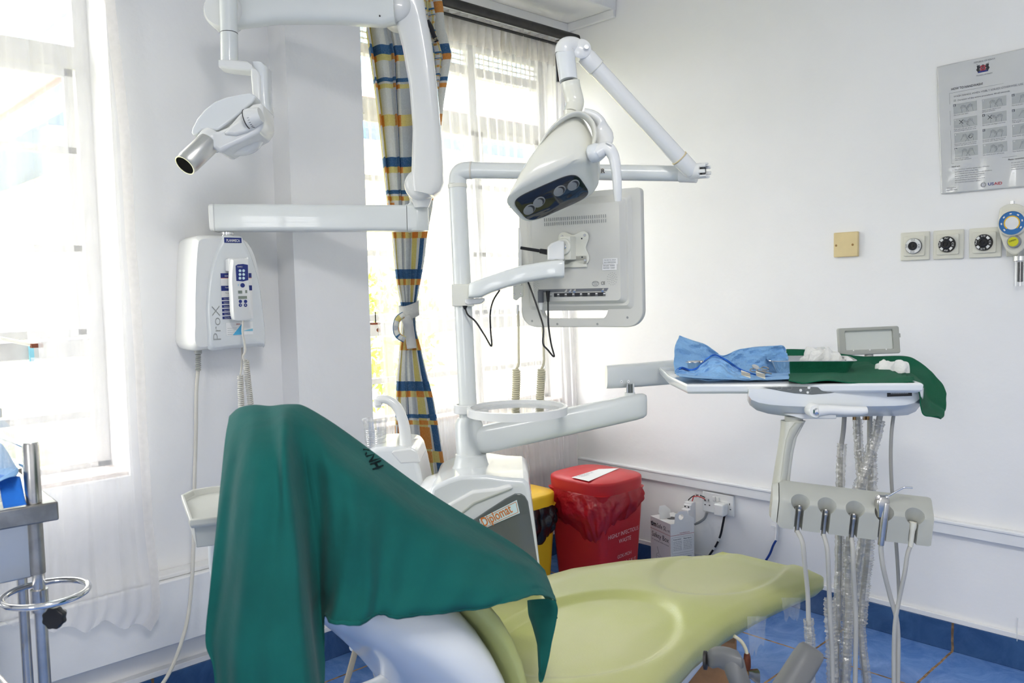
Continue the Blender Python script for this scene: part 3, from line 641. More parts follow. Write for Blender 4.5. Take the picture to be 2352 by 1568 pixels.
mb = MB(); mb.lathe(a-V(0, 0, .018), (0, 0, -1), [(.008, 0), (.008, .06), (.0001, .062)], M['black'], 20); mb.build('float_tube', j)
# double socket, switched, with charger
SX, SZ = -1.916, .305; y = YW-.001
t = thing('wall_socket', 'white double wall socket below the trunking on the right wall', 'wall socket', (SX+.073, y, SZ))
mb = MB(); mb.bb((SX, y-.014, SZ), (SX+.147, y, SZ+.086), M['white']); mb.build('plate', t, bevel=.004, seg=3)
for dx in (.057, .075):
    mb = MB(); mb.box((SX+dx, y-.016, SZ+.062), .012, .006, .02, M['white'], uz=V(0, -.15, 1).normalized()); mb.build('rocker_switch', t, bevel=.0015)
mb = MB()
for cx in (.024, .122):
    mb.box((SX+cx-.011, y-.0142, SZ+.048), .007, .001, .007, M['ink']); mb.box((SX+cx+.006, y-.0142, SZ+.051), .003, .001, .008, M['ink'])
    for dx in (-.009, .012): mb.box((SX+cx+dx-.002, y-.0142, SZ+.030), .006, .001, .004, M['ink'])
mb.build('pin_holes', t)
t = thing('charger_plug', 'small white charger block plugged into the double wall socket', 'charger', (SX+.11, y-.03, SZ))
mb = MB(); mb.box((SX+.102, y-.036, SZ+.030), .045, .042, .05, M['white']); mb.build('body', t, bevel=.007, seg=3)
def wcable(name, pts, r, m_, label, catg, off=.006, extra=None):
    mb = MB(); P_ = [ony(a, b, YW-off) for a, b in pts]; mb.tube(P_, r, m_, 10, sm=6)
    if extra: extra(mb, P_)
    return tag(mb.build(name), label, catg)
wcable('charger_cable', [(1664, 1184), (1660, 1205), (1655, 1228), (1646, 1250), (1634, 1268), (1620, 1290), (1600, 1325)], .0045, M['black'], 'black cable running down the wall from the white charger', 'cable', .012, lambda m, P_: [m.tube([lerp(P_[k], P_[k+1], .3), lerp(P_[k], P_[k+1], .62)], .0056, M['white'], 8) for k in (2, 3)])
wcable('blue_cable', [(1783, 1240), (1776, 1252), (1768, 1272), (1752, 1298), (1735, 1330)], .0045, M['wire_blue'], 'blue cable leaving the white painted conduit low on the wall', 'cable', .010)
wcable('painted_conduit', [(1782, 1150), (1784, 1180), (1785, 1212), (1784, 1228), (1782, 1243)], .0055, M['trim_paint'], 'white painted conduit running down from the wall trunking', 'conduit', .008, lambda m, P_: m.box(P_[2]+V(-.012, .004, 0), .03, .006, .008, M['trim_paint']))
# circuit breaker hanging on its wires
t = thing('circuit_breaker', 'pale grey circuit breaker hanging beside the double wall socket', 'circuit breaker', wy(1588, 1180, .03))
mb = MB(); c = wy(1587, 1172, .045); mb.prism([c+V(-.018, -.02, a)+V(0, b, 0) for b, a in ((0.0, .030), (-.010, .030), (-.010, .013), (-.026, .013), (-.026, -.018), (-.010, -.018), (-.010, -.052), (.028, -.052), (.028, .038), (0, .038))], (.036, 0, 0), M['wall_paint_smooth']); mb.build('body', t, bevel=.0015)
mb = MB()
for dx in (-.008, .009): mb.lathe(c+V(dx, -.0302, .022), (0, -1, 0), [(.0035, 0), (.0035, .0005), (.0001, .0005)], M['ink'], 12)
mb.box(c+V(.006, -.0465, -.004), .008, .002, .010, M['red_ink']); mb.build('terminals', t)
for q, m_ in enumerate(('black', 'wire_red')):
    mb = MB(); mb.tube([wy(x, yy, .03+.003*q) for x, yy in ((1580+8*q, 1155), (1582+9*q, 1147), (1594, 1138+2*q), (1606, 1137+3*q), (1619, 1142+4*q))], .0022, M[m_], 8, sm=5); mb.build('wire', t)
mb = MB(); mb.tube([wy(x, yy, .02) for x, yy in ((1596, 1203), (1606, 1199), (1618, 1190), (1624, 1176))], .0055, M['grey_ink'], 10, sm=5); mb.build('grey_cable', t)
mb = MB()
for x_ in (1598, 1607): mb.box(wy(x_, 1138, .03), .004, .008, .018, M['white'])
mb.build('cable_tie', t)
# poster
t = thing('handwash_poster', 'white laminated handwashing poster with line drawings high on the right wall', 'poster', (-.86, YW-.001, 1.52))
PX0, PX1, PZ0, PZ1 = -1.012, -.715, 1.525, 1.945
def pw(u, v, off=0):
    """u 0..1 left-right, v 0..1 top-bottom"""
    x = lerp(PX0, PX1, u)+.016*v*(1-u*.5); z = lerp(PZ1, PZ0, v)-.006*(1-u)*(1-v)
    yy = .004+.0028*(math.sin(u*9+v*5)*.5+.5)*(1-.3*v)+.0022*math.sin(u*21+v*4)*sstep(.5, .95, v)+.0012*math.sin(v*40+u*6)*sstep(.6, .1, u)
    return V(x, YW-.002-yy-off, z)
mb = MB(); mb.grid(lambda u, v: pw(u, v), 60, 80, None or mat('laminate', (.60, .61, .61), .16, bump=.02, var=.03, coat=.6)); mb.build('sheet', t, solid=.0006)
mb = MB(); base = MB()
def ptext(txt, u, v, size, m_='ink_soft', w=None, bold=0):
    tmp = MB(); tmp.text(txt, V(0, 0, 0), X_, Y_, size, M[m_], w=w, bold=bold, off=0)
    vs = [pw(u+q.x/.297, v-q.y/.42, .0012) for q in tmp.v]; mb.add(vs, tmp.f, M[m_])
def pline(pts, m_='ink_soft', w=.0006):
    P_ = [pw(a, b, .0012) for a, b in pts]; mb.stroke(P_, w, V(0, 1, 0), M[m_])
def pquad(u0, v0, u1, v1, m_): 
    n = 6; mb.grid(lambda a, b: pw(lerp(u0, u1, a), lerp(v0, v1, b), .0008), n, n, M[m_]); 
mat('print_grey', (.42, .44, .44), .3, coat=.5)
ptext('REPUBLIC OF KENYA', .37, .035, .0075, w=.06); ptext('Ministry of Health', .39, .135, .0062, w=.046)
for q in (-1, 1): pline([(.455+q*.045, .055), (.455+q*.04, .075), (.455+q*.05, .085), (.455+q*.035, .10)], 'ink', .009)
pquad(.43, .06, .48, .10, 'red_ink'); pquad(.445, .055, .465, .105, 'ink'); pquad(.405, .10, .505, .112, 'navy')
for q in (-1, 1): pline([(.455-q*.06, .045), (.455+q*.03, .10)], 'ink_soft', .0012)
ptext('HOW TO HANDWASH?', .14, .205, .0105, 'ink', w=.092, bold=.012)
pline([(.12, .225), (.97, .225)]); pline([(.12, .225), (.12, .77), (.97, .77)], w=.0007)
ptext('WASH HANDS WHEN VISIBLY SOILED! OTHERWISE, USE HANDRUB', .16, .262, .0085, 'ink_soft', w=.24, bold=.005)
pquad(.16, .278, .185, .296, 'print_grey'); ptext('Duration of the entire procedure: 40-60 seconds', .20, .294, .0072, 'ink_soft', w=.15, bold=.006)
caps = [('Wet hands with water;', ''), ('Apply enough soap to cover', 'all hand surfaces;'), ('Rub hands palm to palm;', ''), ('Right palm over left dorsum with', 'interlaced fingers and vice versa;'), ('Palm to palm with fingers interlaced;', ''), ('Backs of fingers to opposing palms', 'with fingers interlocked;'), ('Rotational rubbing of left thumb', 'clasped in right palm and vice versa;'), ('Rotational rubbing, backwards and', 'forwards with clasped fingers;'), ('Rinse hands with water;', ''), ('Dry hands thoroughly', 'with a single use towel;'), ('Use towel to turn off faucet;', ''), ('Your hands are now safe.', '')]
rnd = random.Random(3)
for k in range(12):
    cx = .15+(k % 3)*.285; cz = .315+(k//3)*.112
    pquad(cx+.005, cz, cx+.24, cz+.075, 'print_grey')
    pquad(cx+.005, cz, cx+.032, cz+.018, 'ink_soft'); ptext(str(k), cx+.012, cz+.015, .006, 'paper')
    # pair of hands: palms, fingers and wrists as line work
    for h, s_ in ((.11, 1), (.17, -1)):
        a0 = rnd.uniform(-.5, .5); ox, oz = cx+h, cz+.045
        def hp(x, y): return (ox+(x*math.cos(a0)-y*math.sin(a0))*s_, oz+(x*math.sin(a0)+y*math.cos(a0))*.75)
        pts = [(-.03, .035), (-.025, .0), (-.028, -.03), (-.02, -.032), (-.016, -.005), (-.012, -.04), (-.004, -.04), (-.003, -.006), (.003, -.038), (.01, -.036), (.009, -.004), (.017, -.028), (.023, -.025), (.018, .005), (.034, -.008), (.037, -.002), (.02, .022), (.018, .036)]
        pline([hp(x, y) for x, y in pts], 'ink_soft', .0007)
    if k in (2, 5, 6): pline([(cx+.17+.016*math.cos(a/3), cz+.04+.012*math.sin(a/3)) for a in range(0, 15)], 'ink', .0014)
    if k in (3, 4): pline([(cx+.06, cz+.015), (cx+.10, cz+.045)], 'ink', .0014); pline([(cx+.10, cz+.015), (cx+.06, cz+.045)], 'ink', .0014)
    ptext(caps[k][0], cx+.005, cz+.088, .0052, 'ink_soft', w=min(.066, .0021*len(caps[k][0])))
    if caps[k][1]: ptext(caps[k][1], cx+.005, cz+.100, .0052, 'ink_soft', w=min(.066, .0021*len(caps[k][1])))
ptext('Hand care', .12, .80, .0065, 'ink', w=.026, bold=.01)
for k, s_ in enumerate(('Take care of your hands by regularly using a protective', 'hand cream or lotion, at least daily;', 'Do not routinely wash hands with soap and water immediately', 'before or after using an alcohol-based handrub;', 'Do not use hot water to rinse your hands;', 'After handrubbing or handwashing, let your hands', 'dry completely before putting on gloves.')): ptext(s_, .15, .825+k*.0165, .0050, 'ink_soft', w=.0019*len(s_))
ptext('Please remember', .68, .795, .0065, 'ink', w=.046, bold=.01)
for k, s_ in enumerate(('Do not wear artificial fingernails', 'or extenders when in direct', 'contact with patients;', 'Keep natural nails short.')): ptext(s_, .71, .82+k*.0165, .0050, 'ink_soft', w=.0019*len(s_))
for r_ in (.026, .020): pline([(.44+r_*math.cos(a), .958+r_*.72*math.sin(a)) for a in [2*math.pi*k/24 for k in range(25)]], 'ink_soft', .0009)
for q in (-.008, 0, .008): pline([(.428, .958+q), (.452, .958+q)], 'navy', .001)
ptext('US', .485, .967, .0125, 'navy', w=.0165, bold=.02); ptext('AID', .545, .967, .0125, 'red_ink', w=.0225, bold=.02)
ptext('WHO Save Lives', .06, .962, .006, 'ink_soft', w=.03); ptext('Clean Your Hands', .06, .978, .006, 'ink_soft', w=.034)
mb.build('printing', t, smooth=False)
# ================================================================== WALL X-RAY UNIT
def S(pts, d): return [D(x, y, d) for x, y in pts]
XF = XA+.135
t = thing('dental_xray_unit', 'white wall mounted dental x-ray unit with long folding arm left of the pillar', 'x-ray unit', onx(525, 795, XA))
XRU = t
back = [(428, 792), (424, 740), (424, 690), (428, 620), (434, 560), (442, 546), (470, 541), (520, 541), (560, 544), (590, 560), (604, 600), (612, 660), (617, 720), (619, 785), (600, 790), (540, 794), (490, 797)]
def ringx(P_, X, n=4): return [onx(q.x, q.y, X) for q in cat([V(a, b, 0) for a, b in P_], n, True)]
front = [(449, 797), (446, 740), (446, 690), (448, 620), (452, 562), (458, 547), (480, 543), (520, 543), (556, 545), (578, 566), (592, 605), (601, 660), (607, 720), (612, 786), (596, 791), (540, 795), (492, 798)]
mb = MB(); r0 = [V(XA+.001, p.y, p.z) for p in ringx(front, XF)]
def scl(r, s_): c = sum(r, Vector())/len(r); return [V(p.x, c.y+(p.y-c.y)*s_, c.z+(p.z-c.z)*s_) for p in r]
r1 = ringx(front, XF); rb = [V(XA+.001, p.y, p.z) for p in r1]
rm = [V(XF-.03, p.y, p.z) for p in scl(r1, 1.035)]
mb.rings([scl(rb, 1.0), scl([V(XA+.03, p.y, p.z) for p in r1], 1.03), rm, [V(XF-.012, p.y, p.z) for p in scl(r1, 1.01)], scl(r1, .965)], M['white']); mb.build('cabinet', t, ang=50)
arch = [(483, 797), (478, 760), (475, 720), (476, 680), (482, 630), (494, 585), (510, 552), (518, 545), (550, 545), (556, 552), (574, 590), (589, 640), (599, 700), (606, 786), (594, 790), (530, 795)]
mb = MB(); ra = ringx(arch, XF+.001, 4); mb.rings([[V(XF-.006, p.y, p.z) for p in scl(ra, 1.04)], [V(XF+.010, p.y, p.z) for p in scl(ra, 1.0)], [V(XF+.014, p.y, p.z) for p in scl(ra, .965)]], M['white_cool']); mb.build('front_panel', t, ang=50)
FX = XF+.0145
YD = Y_
def ft(x, y): return onx(x, y, FX)
mb = MB(); p0, p1 = ft(515, 557), ft(554, 546); mb.bb((FX, p0.y, p0.z), (FX+.0012, p1.y, p1.z), M['navy']); mb.text('PLANMECA', V(FX+.0012, p0.y+.006, p0.z+.003), YD, Z_, .011, M['white'], w=p1.y-p0.y-.012, bold=.02); mb.build('name_badge', t, smooth=False)
mb = MB(); q0 = ft(508, 783); mb.text('ProX', q0, Z_, -YD, .036, M['silver_print'], w=ft(508, 704).z-q0.z, bold=-.012); mb.build('model_lettering', t, smooth=False)
mb = MB(); s0, s1 = ft(511, 734), ft(577, 627); sy0, sy1, sz0, sz1 = s0.y, s1.y, s0.z, s1.z
mb.bb((FX, sy0, sz0), (FX+.0008, sy1, sz1), M['paper'])
def sb(y0, y1, v0, v1, m_): mb.bb((FX+.0008, lerp(sy0, sy1, y0), lerp(sz1, sz0, v0)), (FX+.0013, lerp(sy0, sy1, y1), lerp(sz1, sz0, v1)), M[m_])
sb(0, 1, 0, .1, 'navy'); sb(0, 1, .1, .11, 'orange'); sb(.30, .46, .14, .24, 'rust'); sb(0, 1, .27, .38, 'navy')
rows_ = ['Client Name:', 'Equipment Name:', 'Equipment Serial:', 'Name of Engineer:', 'Date of Service:', 'Next Service:']
for k, s_ in enumerate(rows_):
    v0 = .52+k*.082; sb(0, .52, v0, v0+.06, 'navy'); mb.text(s_, V(FX+.0014, lerp(sy0, sy1, .06), lerp(sz1, sz0, v0+.045)), YD, Z_, .005, M['white'], w=.026)
mb.text('SERVICED BY', V(FX+.0014, lerp(sy0, sy1, .12), lerp(sz1, sz0, .075)), YD, Z_, .007, M['white'], w=.045); mb.text('Suppliers of Medical', V(FX+.0014, lerp(sy0, sy1, .12), lerp(sz1, sz0, .32)), YD, Z_, .006, M['white'], w=.045); mb.text('Diagnostics', V(FX+.0014, lerp(sy0, sy1, .25), lerp(sz1, sz0, .365)), YD, Z_, .006, M['white'], w=.03)
mb.text('To schedule service call', V(FX+.0014, lerp(sy0, sy1, .12), lerp(sz1, sz0, .44)), YD, Z_, .005, M['ink'], w=.05); mb.build('service_sticker', t, smooth=False)
mb = MB(); s0, s1 = ft(520, 771), ft(580, 738); mb.bb((FX, s0.y, s0.z), (FX+.0008, s1.y, s1.z), M['paper'])
mb.text('PPM', V(FX+.0009, lerp(s0.y, s1.y, .38), s1.z-.009), YD, Z_, .007, M['red_ink'], w=.012)
for k in range(4): mb.bb((FX+.0008, s0.y+.004, s0.z+.004+k*.006), (FX+.0012, s0.y+.034, s0.z+.0046+k*.006), M['ink_soft'])
mb.prism([V(FX+.001, s0.y+.02, s0.z+.001), V(FX+.001, s0.y+.05, s0.z+.001), V(FX+.001, s0.y+.052, s0.z+.036)], (.0006, 0, 0), M['sky_ink'])
mb.prism([V(FX+.001, s0.y+.052, s0.z+.012), V(FX+.001, s1.y-.001, s0.z+.010), V(FX+.001, s1.y-.001, s0.z+.018)], (.0006, 0, 0), M['fascia_cyan'])
mb.build('maintenance_sticker', t, smooth=False)
mb = MB(); h0 = ft(532, 612); mb.box(h0+V(.016, -.004, .004), .03, .036, .04, M['white']); mb.build('handset_hook', t, bevel=.004)
mb = MB(); mb.cyl(onx(455, 797, XA+.06), onx(455, 812, XA+.06), .011, M['warm_grey']); pts = [onx(455, y_, XA+.06) for y_ in (806, 850)]
for k in range(9): a = lerp(pts[0], pts[1], k/9+.05); mb.lathe(a, (0, 0, -1), [(.0065, 0), (.009, .002), (.009, .0035), (.0065, .005)], M['warm_grey'], 14)
mb.build('strain_relief', t)
# arms
dA = 2.55
mb = MB(); cc = D(523, 541, dA); mb.lathe(cc-V(0, 0, .02), Z_, [(.022, 0), (.022, .02), (.019, .022), (.019, .03)], M['chrome'], 24); mb.build('pivot_collar', t)
mb = MB(); a = D(500, 501, dA-.0); b = D(935, 502, 2.60)
ux = (b-a).normalized(); mb.rings([rr3(a, ux.cross(Z_).normalized(), Z_, .075, .083, .012), rr3(b, ux.cross(Z_).normalized(), Z_, .075, .080, .012)], M['enamel']); mb.build('extension_arm', t)
mb = MB(); a2 = D(486, 501, dA); mb.rings([rr3(a2, ux.cross(Z_).normalized(), Z_, .072, .080, .012), rr3(a, ux.cross(Z_).normalized(), Z_, .077, .086, .012)], M['white']); mb.build('arm_end_cap', t, bevel=.004)
mb = MB(); c = D(957, 501, 2.60); mb.rings([rr3(b+ux*.002, ux.cross(Z_).normalized(), Z_, .077, .083, .012), rr3(c, ux.cross(Z_).normalized(), Z_, .075, .080, .012)], M['enamel']); mb.lathe(c-V(0, 0, .04), Z_, [(.0355, 0), (.0375, .004), (.0375, .077), (.035, .081), (.026, .083), (.021, .088), (.020, .10), (.024, .108)], M['enamel'], 32); mb.build('arm_knuckle', t, ang=50)
jd = 2.56
mb = MB(); j = D(967, 428, jd); mb.lathe(j-FWD*.055, FWD, [(.030, 0), (.044, .010), (.048, .03), (.048, .075), (.044, .095), (.030, .105)], M['white'], 36); mb.lathe(j-V(0, 0, .065), Z_, [(.022, 0), (.03, .02), (.035, .04)], M['white'], 28)
mb.build('elbow_joint', t, ang=50)
# main spring arm: long rounded body
def slab(mb, L, d0, th, m_, rows=None):
    """closed loft through left/right outline pairs (px), thickness th along view"""
    rs = []
    for (xl, yl, xr, yr, dd) in L:
        a, b = D(xl, yl, dd), D(xr, yr, dd); c = (a+b)/2
        rs.append(sell(c, (b-a)/2, FWD*(th/2), 28, 3.4))
    mb.rings(rs, m_)
mb = MB(); slab(mb, [(951, 442, 998, 452, 2.53), (946, 428, 1012, 440, 2.53), (946, 400, 1019, 422, 2.53), (947, 360, 1018, 380, 2.53), (949, 300, 1013, 300, 2.52), (941, 200, 1004, 200, 2.51), (925, 110, 993, 105, 2.50), (908, 50, 981, 45, 2.49), (898, 10, 973, 0, 2.48), (893, -25, 965, -30, 2.48), (895, -50, 945, -52, 2.48)], 0, .075, M['white']); mb.build('lower_arm', t, ang=60)
mb = MB(); j = D(912, 25, 2.50); mb.lathe(j-FWD*.07, FWD, [(.025, 0), (.042, .008), (.049, .02), (.049, .12), (.042, .13)], M['white'], 36); mb.build('top_joint', t, ang=50)
mb = MB(); slab(mb, [(905, -25, 908, 55, 2.44), (880, -20, 880, 62, 2.44), (760, -25, 760, 54, 2.42), (640, -25, 640, 54, 2.40), (560, -15, 565, 63, 2.38), (515, -15, 520, 70, 2.37), (500, -10, 503, 60, 2.37)], 0, .06, M['enamel'])
mb.build('upper_arm', t, ang=60)
mb = MB()
for x, y_ in ((573, 40), (872, 36), (722, 4)): mb.lathe(D(x, y_, 2.372 if x < 600 else 2.40 if x < 800 else 2.408), FWD, [(.0001, -.002), (.0022, -.001), (.0022, .004)], M['ink'], 10)
mb.build('cover_screws', t)['kind'] = 'stuff'
mb = MB(); j = D(518, 30, 2.37); mb.lathe(j-FWD*.035, FWD, [(.048, 0), (.054, .01), (.054, .06), (.048, .07)], M['white'], 40); mb.build('wrist_disc', t, ang=50)
dY = 2.30
mb = MB(); a, b = D(523, -40, dY), D(526, 76, dY); mb.cyl(a, b, .0235, M['enamel'], 28); mb.lathe(b, (D(527, 150, dY)-b), [(.0215, 0), (.0235, .002), (.0235, .075), (.023, .095)], M['enamel'], 28); mb.build('hanger_tube', t)
mb = MB(); mb.lathe(b-V(0, 0, .0005), (D(527, 150, dY)-b), [(.0237, 0), (.0237, .0012)], M['ink'], 28); mb.build('joint_seam', t)
# crank: from tube foot to the right, then down to the tube head pivot
mb = MB()
r_ = [rr3(D(x, y_, dd), (RT*c1-UP*s1), FWD, w, .055, .008) for x, y_, dd, c1, s1, w in ((510, 152, dY, 0, 1, .022), (530, 154, dY, 0, 1, .026), (575, 158, dY, 0, 1, .027), (590, 162, dY, .7, .7, .030), (593, 180, dY, 1, 0, .027), (599, 280, dY, 1, 0, .022), (602, 288, dY, 1, 0, .015))]
for q in r_[:]: pass
mb.rings(r_, M['white']); mb.build('crank_arm', t, ang=60)
mb = MB(); slab(mb, [(584, 149, 610, 150, dY+.01), (584, 165, 620, 160, dY+.01), (592, 230, 622, 240, dY+.01), (598, 275, 626, 262, dY+.01), (604, 290, 616, 285, dY+.01)], 0, .062, M['white_cool']); mb.build('crank_cover', t, ang=60)
# tube head: two half shells
hd = 2.28
def HP(x, y, o=0): return D(x, y, hd+o)
mb = MB(); c_h = HP(546, 300, .0); mb.rings([sell(c_h+FWD*(.045*math.sin(q)+.01), hv(0, 0, hd, 60, 0)*math.cos(q), hv(0, 0, hd, 0, 56)*math.cos(q), 36, 2.2) for q in [math.radians(a_) for a_ in (-89, -75, -60, -45, -30, -15, 0, 15, 30, 45, 60, 75, 89)]], M['white']); mb.build('tube_head', t, ang=60)
mb = MB(); mb.prism([HP(x, y, -.055) for x, y in ((438, 306), (441, 293), (452, 272), (470, 250), (492, 233), (520, 222), (548, 216), (574, 212), (588, 220), (578, 236), (548, 262), (521, 284), (500, 300), (484, 300), (462, 298), (446, 312))], FWD*.10, M['white_cool']); mb.build('head_top_shell', t, bevel=.012, seg=4, ang=50)
mb = MB(); mb.prism([HP(x, y, -.066) for x, y in ((446, 313), (462, 299), (484, 299), (500, 300), (524, 290), (548, 262), (580, 238), (602, 234), (606, 285), (592, 305), (560, 322), (520, 340), (505, 350), (492, 342))], FWD*.11, M['white']); mb.build('head_lower_shell', t, bevel=.010, seg=4, ang=50)
mb = MB(); mb.prism([HP(x, y, -.078) for x, y in ((510, 306), (530, 286), (556, 270), (582, 262), (590, 288), (566, 302), (540, 310))], FWD*.03, M['white']); mb.build('head_side_boss', t, bevel=.008, seg=3, ang=50)
mb = MB(); a = HP(574, 272, -.075); dr = (RT*.92+UP*.25-FWD*.1).normalized(); mb.lathe(a-dr*.008, dr, [(.0255, 0), (.026, .002), (.026, .016), (.024, .024), (.02, .04)], M['white'], 36); mb.build('angle_scale_ring', t)
mb = MB(); mb.lathe(a-dr*.0095, dr, [(.026, 0), (.0268, .001), (.0268, .0025)], M['ink'], 36)
for k in range(12):
    an = math.radians(100+k*14); u_ = (Z_-dr*dr.z).normalized(); w_ = dr.cross(u_); q = a+dr*.004+(u_*math.cos(an)+w_*math.sin(an))*.0262; mb.box(q, .005, .0008, .0012, M['ink'], ux=dr, uy=(u_*-math.sin(an)+w_*math.cos(an)), uz=(u_*math.cos(an)+w_*math.sin(an)))
mb.build('scale_marks', t)
# collimator cone
a, b = HP(424, 380, -.10), HP(492, 316, -.03); dr = (a-b).normalized(); Lh = (a-b).length
mb = MB(); mb.lathe(b, dr, [(.031, 0), (.034, .004), (.034, .022), (.0315, .026)], M['white'], 40); mb.build('collimator_collar', t)
mb = MB(); mb.lathe(b+dr*.024, dr, [(.0305, 0), (.0305, Lh-.038), (.0292, Lh-.036), (.0292, Lh-.024), (.0262, Lh-.024), (.0262, Lh-.05)], M['brushed'], 44, cap=False); mb.build('collimator_tube', t)
mb = MB(); mb.lathe(a-dr*.006, dr, [(.0268, 0), (.0262, .004), (.0001, .004)], M['matt_black'], 40); mb.build('collimator_opening', t)
# cable from the cabinet to the floor
mb = MB(); mb.tube([onx(455, 848, XA+.055), onx(451, 900, XA+.055), onx(450, 1000, XA+.05), onx(447, 1100, XA+.06), onx(445, 1230, XA+.095), onx(441, 1330, XA+.11), onx(431, 1420, XA+.12), onx(408, 1500, XA+.16), onx(380, 1560, XA+.2), onx(340, 1610, XA+.26)], .0055, M['cord_white'], 10, sm=6)
tag(mb.build('power_cable'), 'long cream cable hanging from the x-ray cabinet down to the floor', 'cable')
# handset with coiled cord
hs = thing('remote_handset', 'white keypad handset with blue panel hung on the x-ray cabinet', 'handset', onx(557, 735, XA+.18))
HX = XF+.05
hf = [(536, 727), (533, 680), (531, 640), (534, 601), (537, 595), (566, 593), (570, 596), (571, 650), (575, 690), (577, 728), (573, 734), (546, 736)]
mb = MB(); r1 = ringx(hf, HX+.014, 3); mb.rings([[p-V(.024, 0, 0) for p in scl(r1, .93)], [p-V(.018, 0, 0) for p in r1], r1, [p+V(.003, 0, 0) for p in scl(r1, .95)]], M['white']); mb.build('case', hs, ang=50)
HX2 = HX+.0172
def ht(x, y, o=0): return onx(x, y, HX2+o)
mb = MB(); mb.prism([ht(x, y) for x, y in ((541, 610), (546, 607), (558, 606), (569, 608), (570, 643), (558, 646), (543, 645))], (.001, 0, 0), M['navy']); mb.text('PLANMECA', ht(545, 614, .001), YD, Z_, .006, M['white'], w=.016)
for r in range(3):
    for c in range(2): mb.lathe(ht(551+c*8.3, 621.5+r*8.6, .0009), X_, [(.0042, 0), (.004, .0015), (.0001, .0018)], M['sticker_blue'], 18)
mb.build('upper_keypad', hs, smooth=False)
mb = MB(); mb.lathe(ht(557, 655), X_, [(.0068, 0), (.0065, .002), (.0001, .0024)], M['navy'], 24); mb.build('exposure_button', hs)
mb = MB(); mb.text('P', ht(546, 657), YD, Z_, .008, M['sky_ink'])
for (x0, y0, x1, y1) in ((547, 667, 556, 674), (563.5, 666, 567.5, 673), (547.5, 679.5, 567, 686.5)):
    p0, p1 = ht(x0, y1), ht(x1, y0); mb.bb((HX2, p0.y, p0.z), (HX2+.0006, p1.y, p1.z), M['lcd'])
mb.build('displays', hs, smooth=False)
mb = MB()
for r in range(2):
    for c in range(2): mb.lathe(ht(552+c*12, 692+r*8.6), X_, [(.0052, 0), (.005, .0012), (.0001, .0015)], M['navy'], 18)
mb.prism([ht(551, 699.5, .0016), ht(554, 699.5, .0016), ht(552.5, 702.5, .0016)], (.0003, 0, 0), M['white']); mb.prism([ht(562.5, 701.5, .0016), ht(565.5, 701.5, .0016), ht(564, 698.5, .0016)], (.0003, 0, 0), M['white']); mb.build('lower_keypad', hs, smooth=False)
def coil(mb, P_, r, pitch, wr, m_, seg=8):
    P_ = cat([Vector(p) for p in P_], 8); L = [0]
    for a, b in zip(P_, P_[1:]): L.append(L[-1]+(b-a).length)
    n = int(L[-1]/pitch*12); out = []; k = 0
    for i in range(n+1):
        s_ = L[-1]*i/n
        while k < len(L)-2 and L[k+1] < s_: k += 1
        c = P_[k].lerp(P_[k+1], (s_-L[k])/max(1e-9, L[k+1]-L[k])); tt = (P_[k+1]-P_[k]).normalized(); u_ = (X_-tt*tt.x).normalized(); w_ = tt.cross(u_); a = 2*math.pi*s_/pitch
        out.append(c+(u_*math.cos(a)+w_*math.sin(a))*r)
    mb.tube(out, wr, m_, seg)
mb = MB(); mb.tube([onx(x, y, XA+.19) for x, y in ((559, 735), (557, 760), (562, 790), (563, 808), (558, 818), (562, 828))], .0035, M['cord_white'], 8, sm=5); coil(mb, [onx(x, y, XA+.18) for x, y in ((565, 826), (569, 870), (576, 930), (582, 985), (575, 1030), (562, 1010), (556, 960), (553, 900), (552, 862))], .0075, .0058, .0024, M['cord_white'], 6)
mb.tube([onx(x, y, z_) for x, y, z_ in ((552, 862, XA+.18), (555, 840, XA+.16), (556, 815, XA+.10), (556, 794, XA+.07))], .003, M['cord_white'], 8, sm=4)
mb.build('coiled_cord', hs)
# ================================================================== DENTAL UNIT (pedestal, column, spittoon)
U = thing('dental_unit', 'white dental unit pedestal with grey door, post and spittoon bowl tap', 'dental unit', D(1110, 1700, 2.3).xy.to_3d())
dF = 2.12
def flr(x, d): p = D(x, 1300, d); return V(p.x, p.y, 0)
body = [(990, 1120), (1005, 1112), (1032, 1100), (1060, 1092), (1120, 1092), (1160, 1098), (1202, 1100), (1211, 1104), (1216, 1115), (1228, 1200), (1240, 1300), (1247, 1420), (1253, 1560), (1258, 1660)]
bodyL = [(1000, 1660), (985, 1500), (975, 1300), (978, 1180)]
Fb = [D(x, y, dF) for x, y in body]+[D(x, y, dF) for x, y in bodyL]
Fb = [V(p.x, p.y, max(p.z, .0)) for p in Fb]
bk = V(FWD.x, FWD.y, 0).normalized()*.30
mb = MB(); mb.prism(Fb, bk, M['white_cool']); mb.build('pedestal_body', U, bevel=.012, seg=4)
mb = MB(); fr2 = [(1090, 1192), (1120, 1172), (1160, 1146), (1183, 1134), (1197, 1134), (1206, 1140), (1213, 1152), (1224, 1220), (1236, 1300), (1243, 1440), (1247, 1600), (1060, 1600), (1045, 1300), (1050, 1215)]
mb.prism([D(x, y, dF-.006) for x, y in fr2], bk*.03, M['panel_grey']); mb.build('grey_door', U, bevel=.002)
mb = MB(); mb.rings([[D(x, y, dF-.012+.002) for x, y in ((998, 1196), (1030, 1158), (1085, 1128), (1140, 1122), (1172, 1112), (1180, 1122), (1150, 1134), (1090, 1158), (1050, 1190))], [D(x, y, dF+.02) for x, y in ((1000, 1190), (1030, 1150), (1085, 1118), (1140, 1112), (1170, 1106), (1180, 1114), (1150, 1126), (1090, 1150), (1050, 1180))]], M['white']); mb.build('front_fairing', U, bevel=.006, seg=3)
dD = dF-.0085
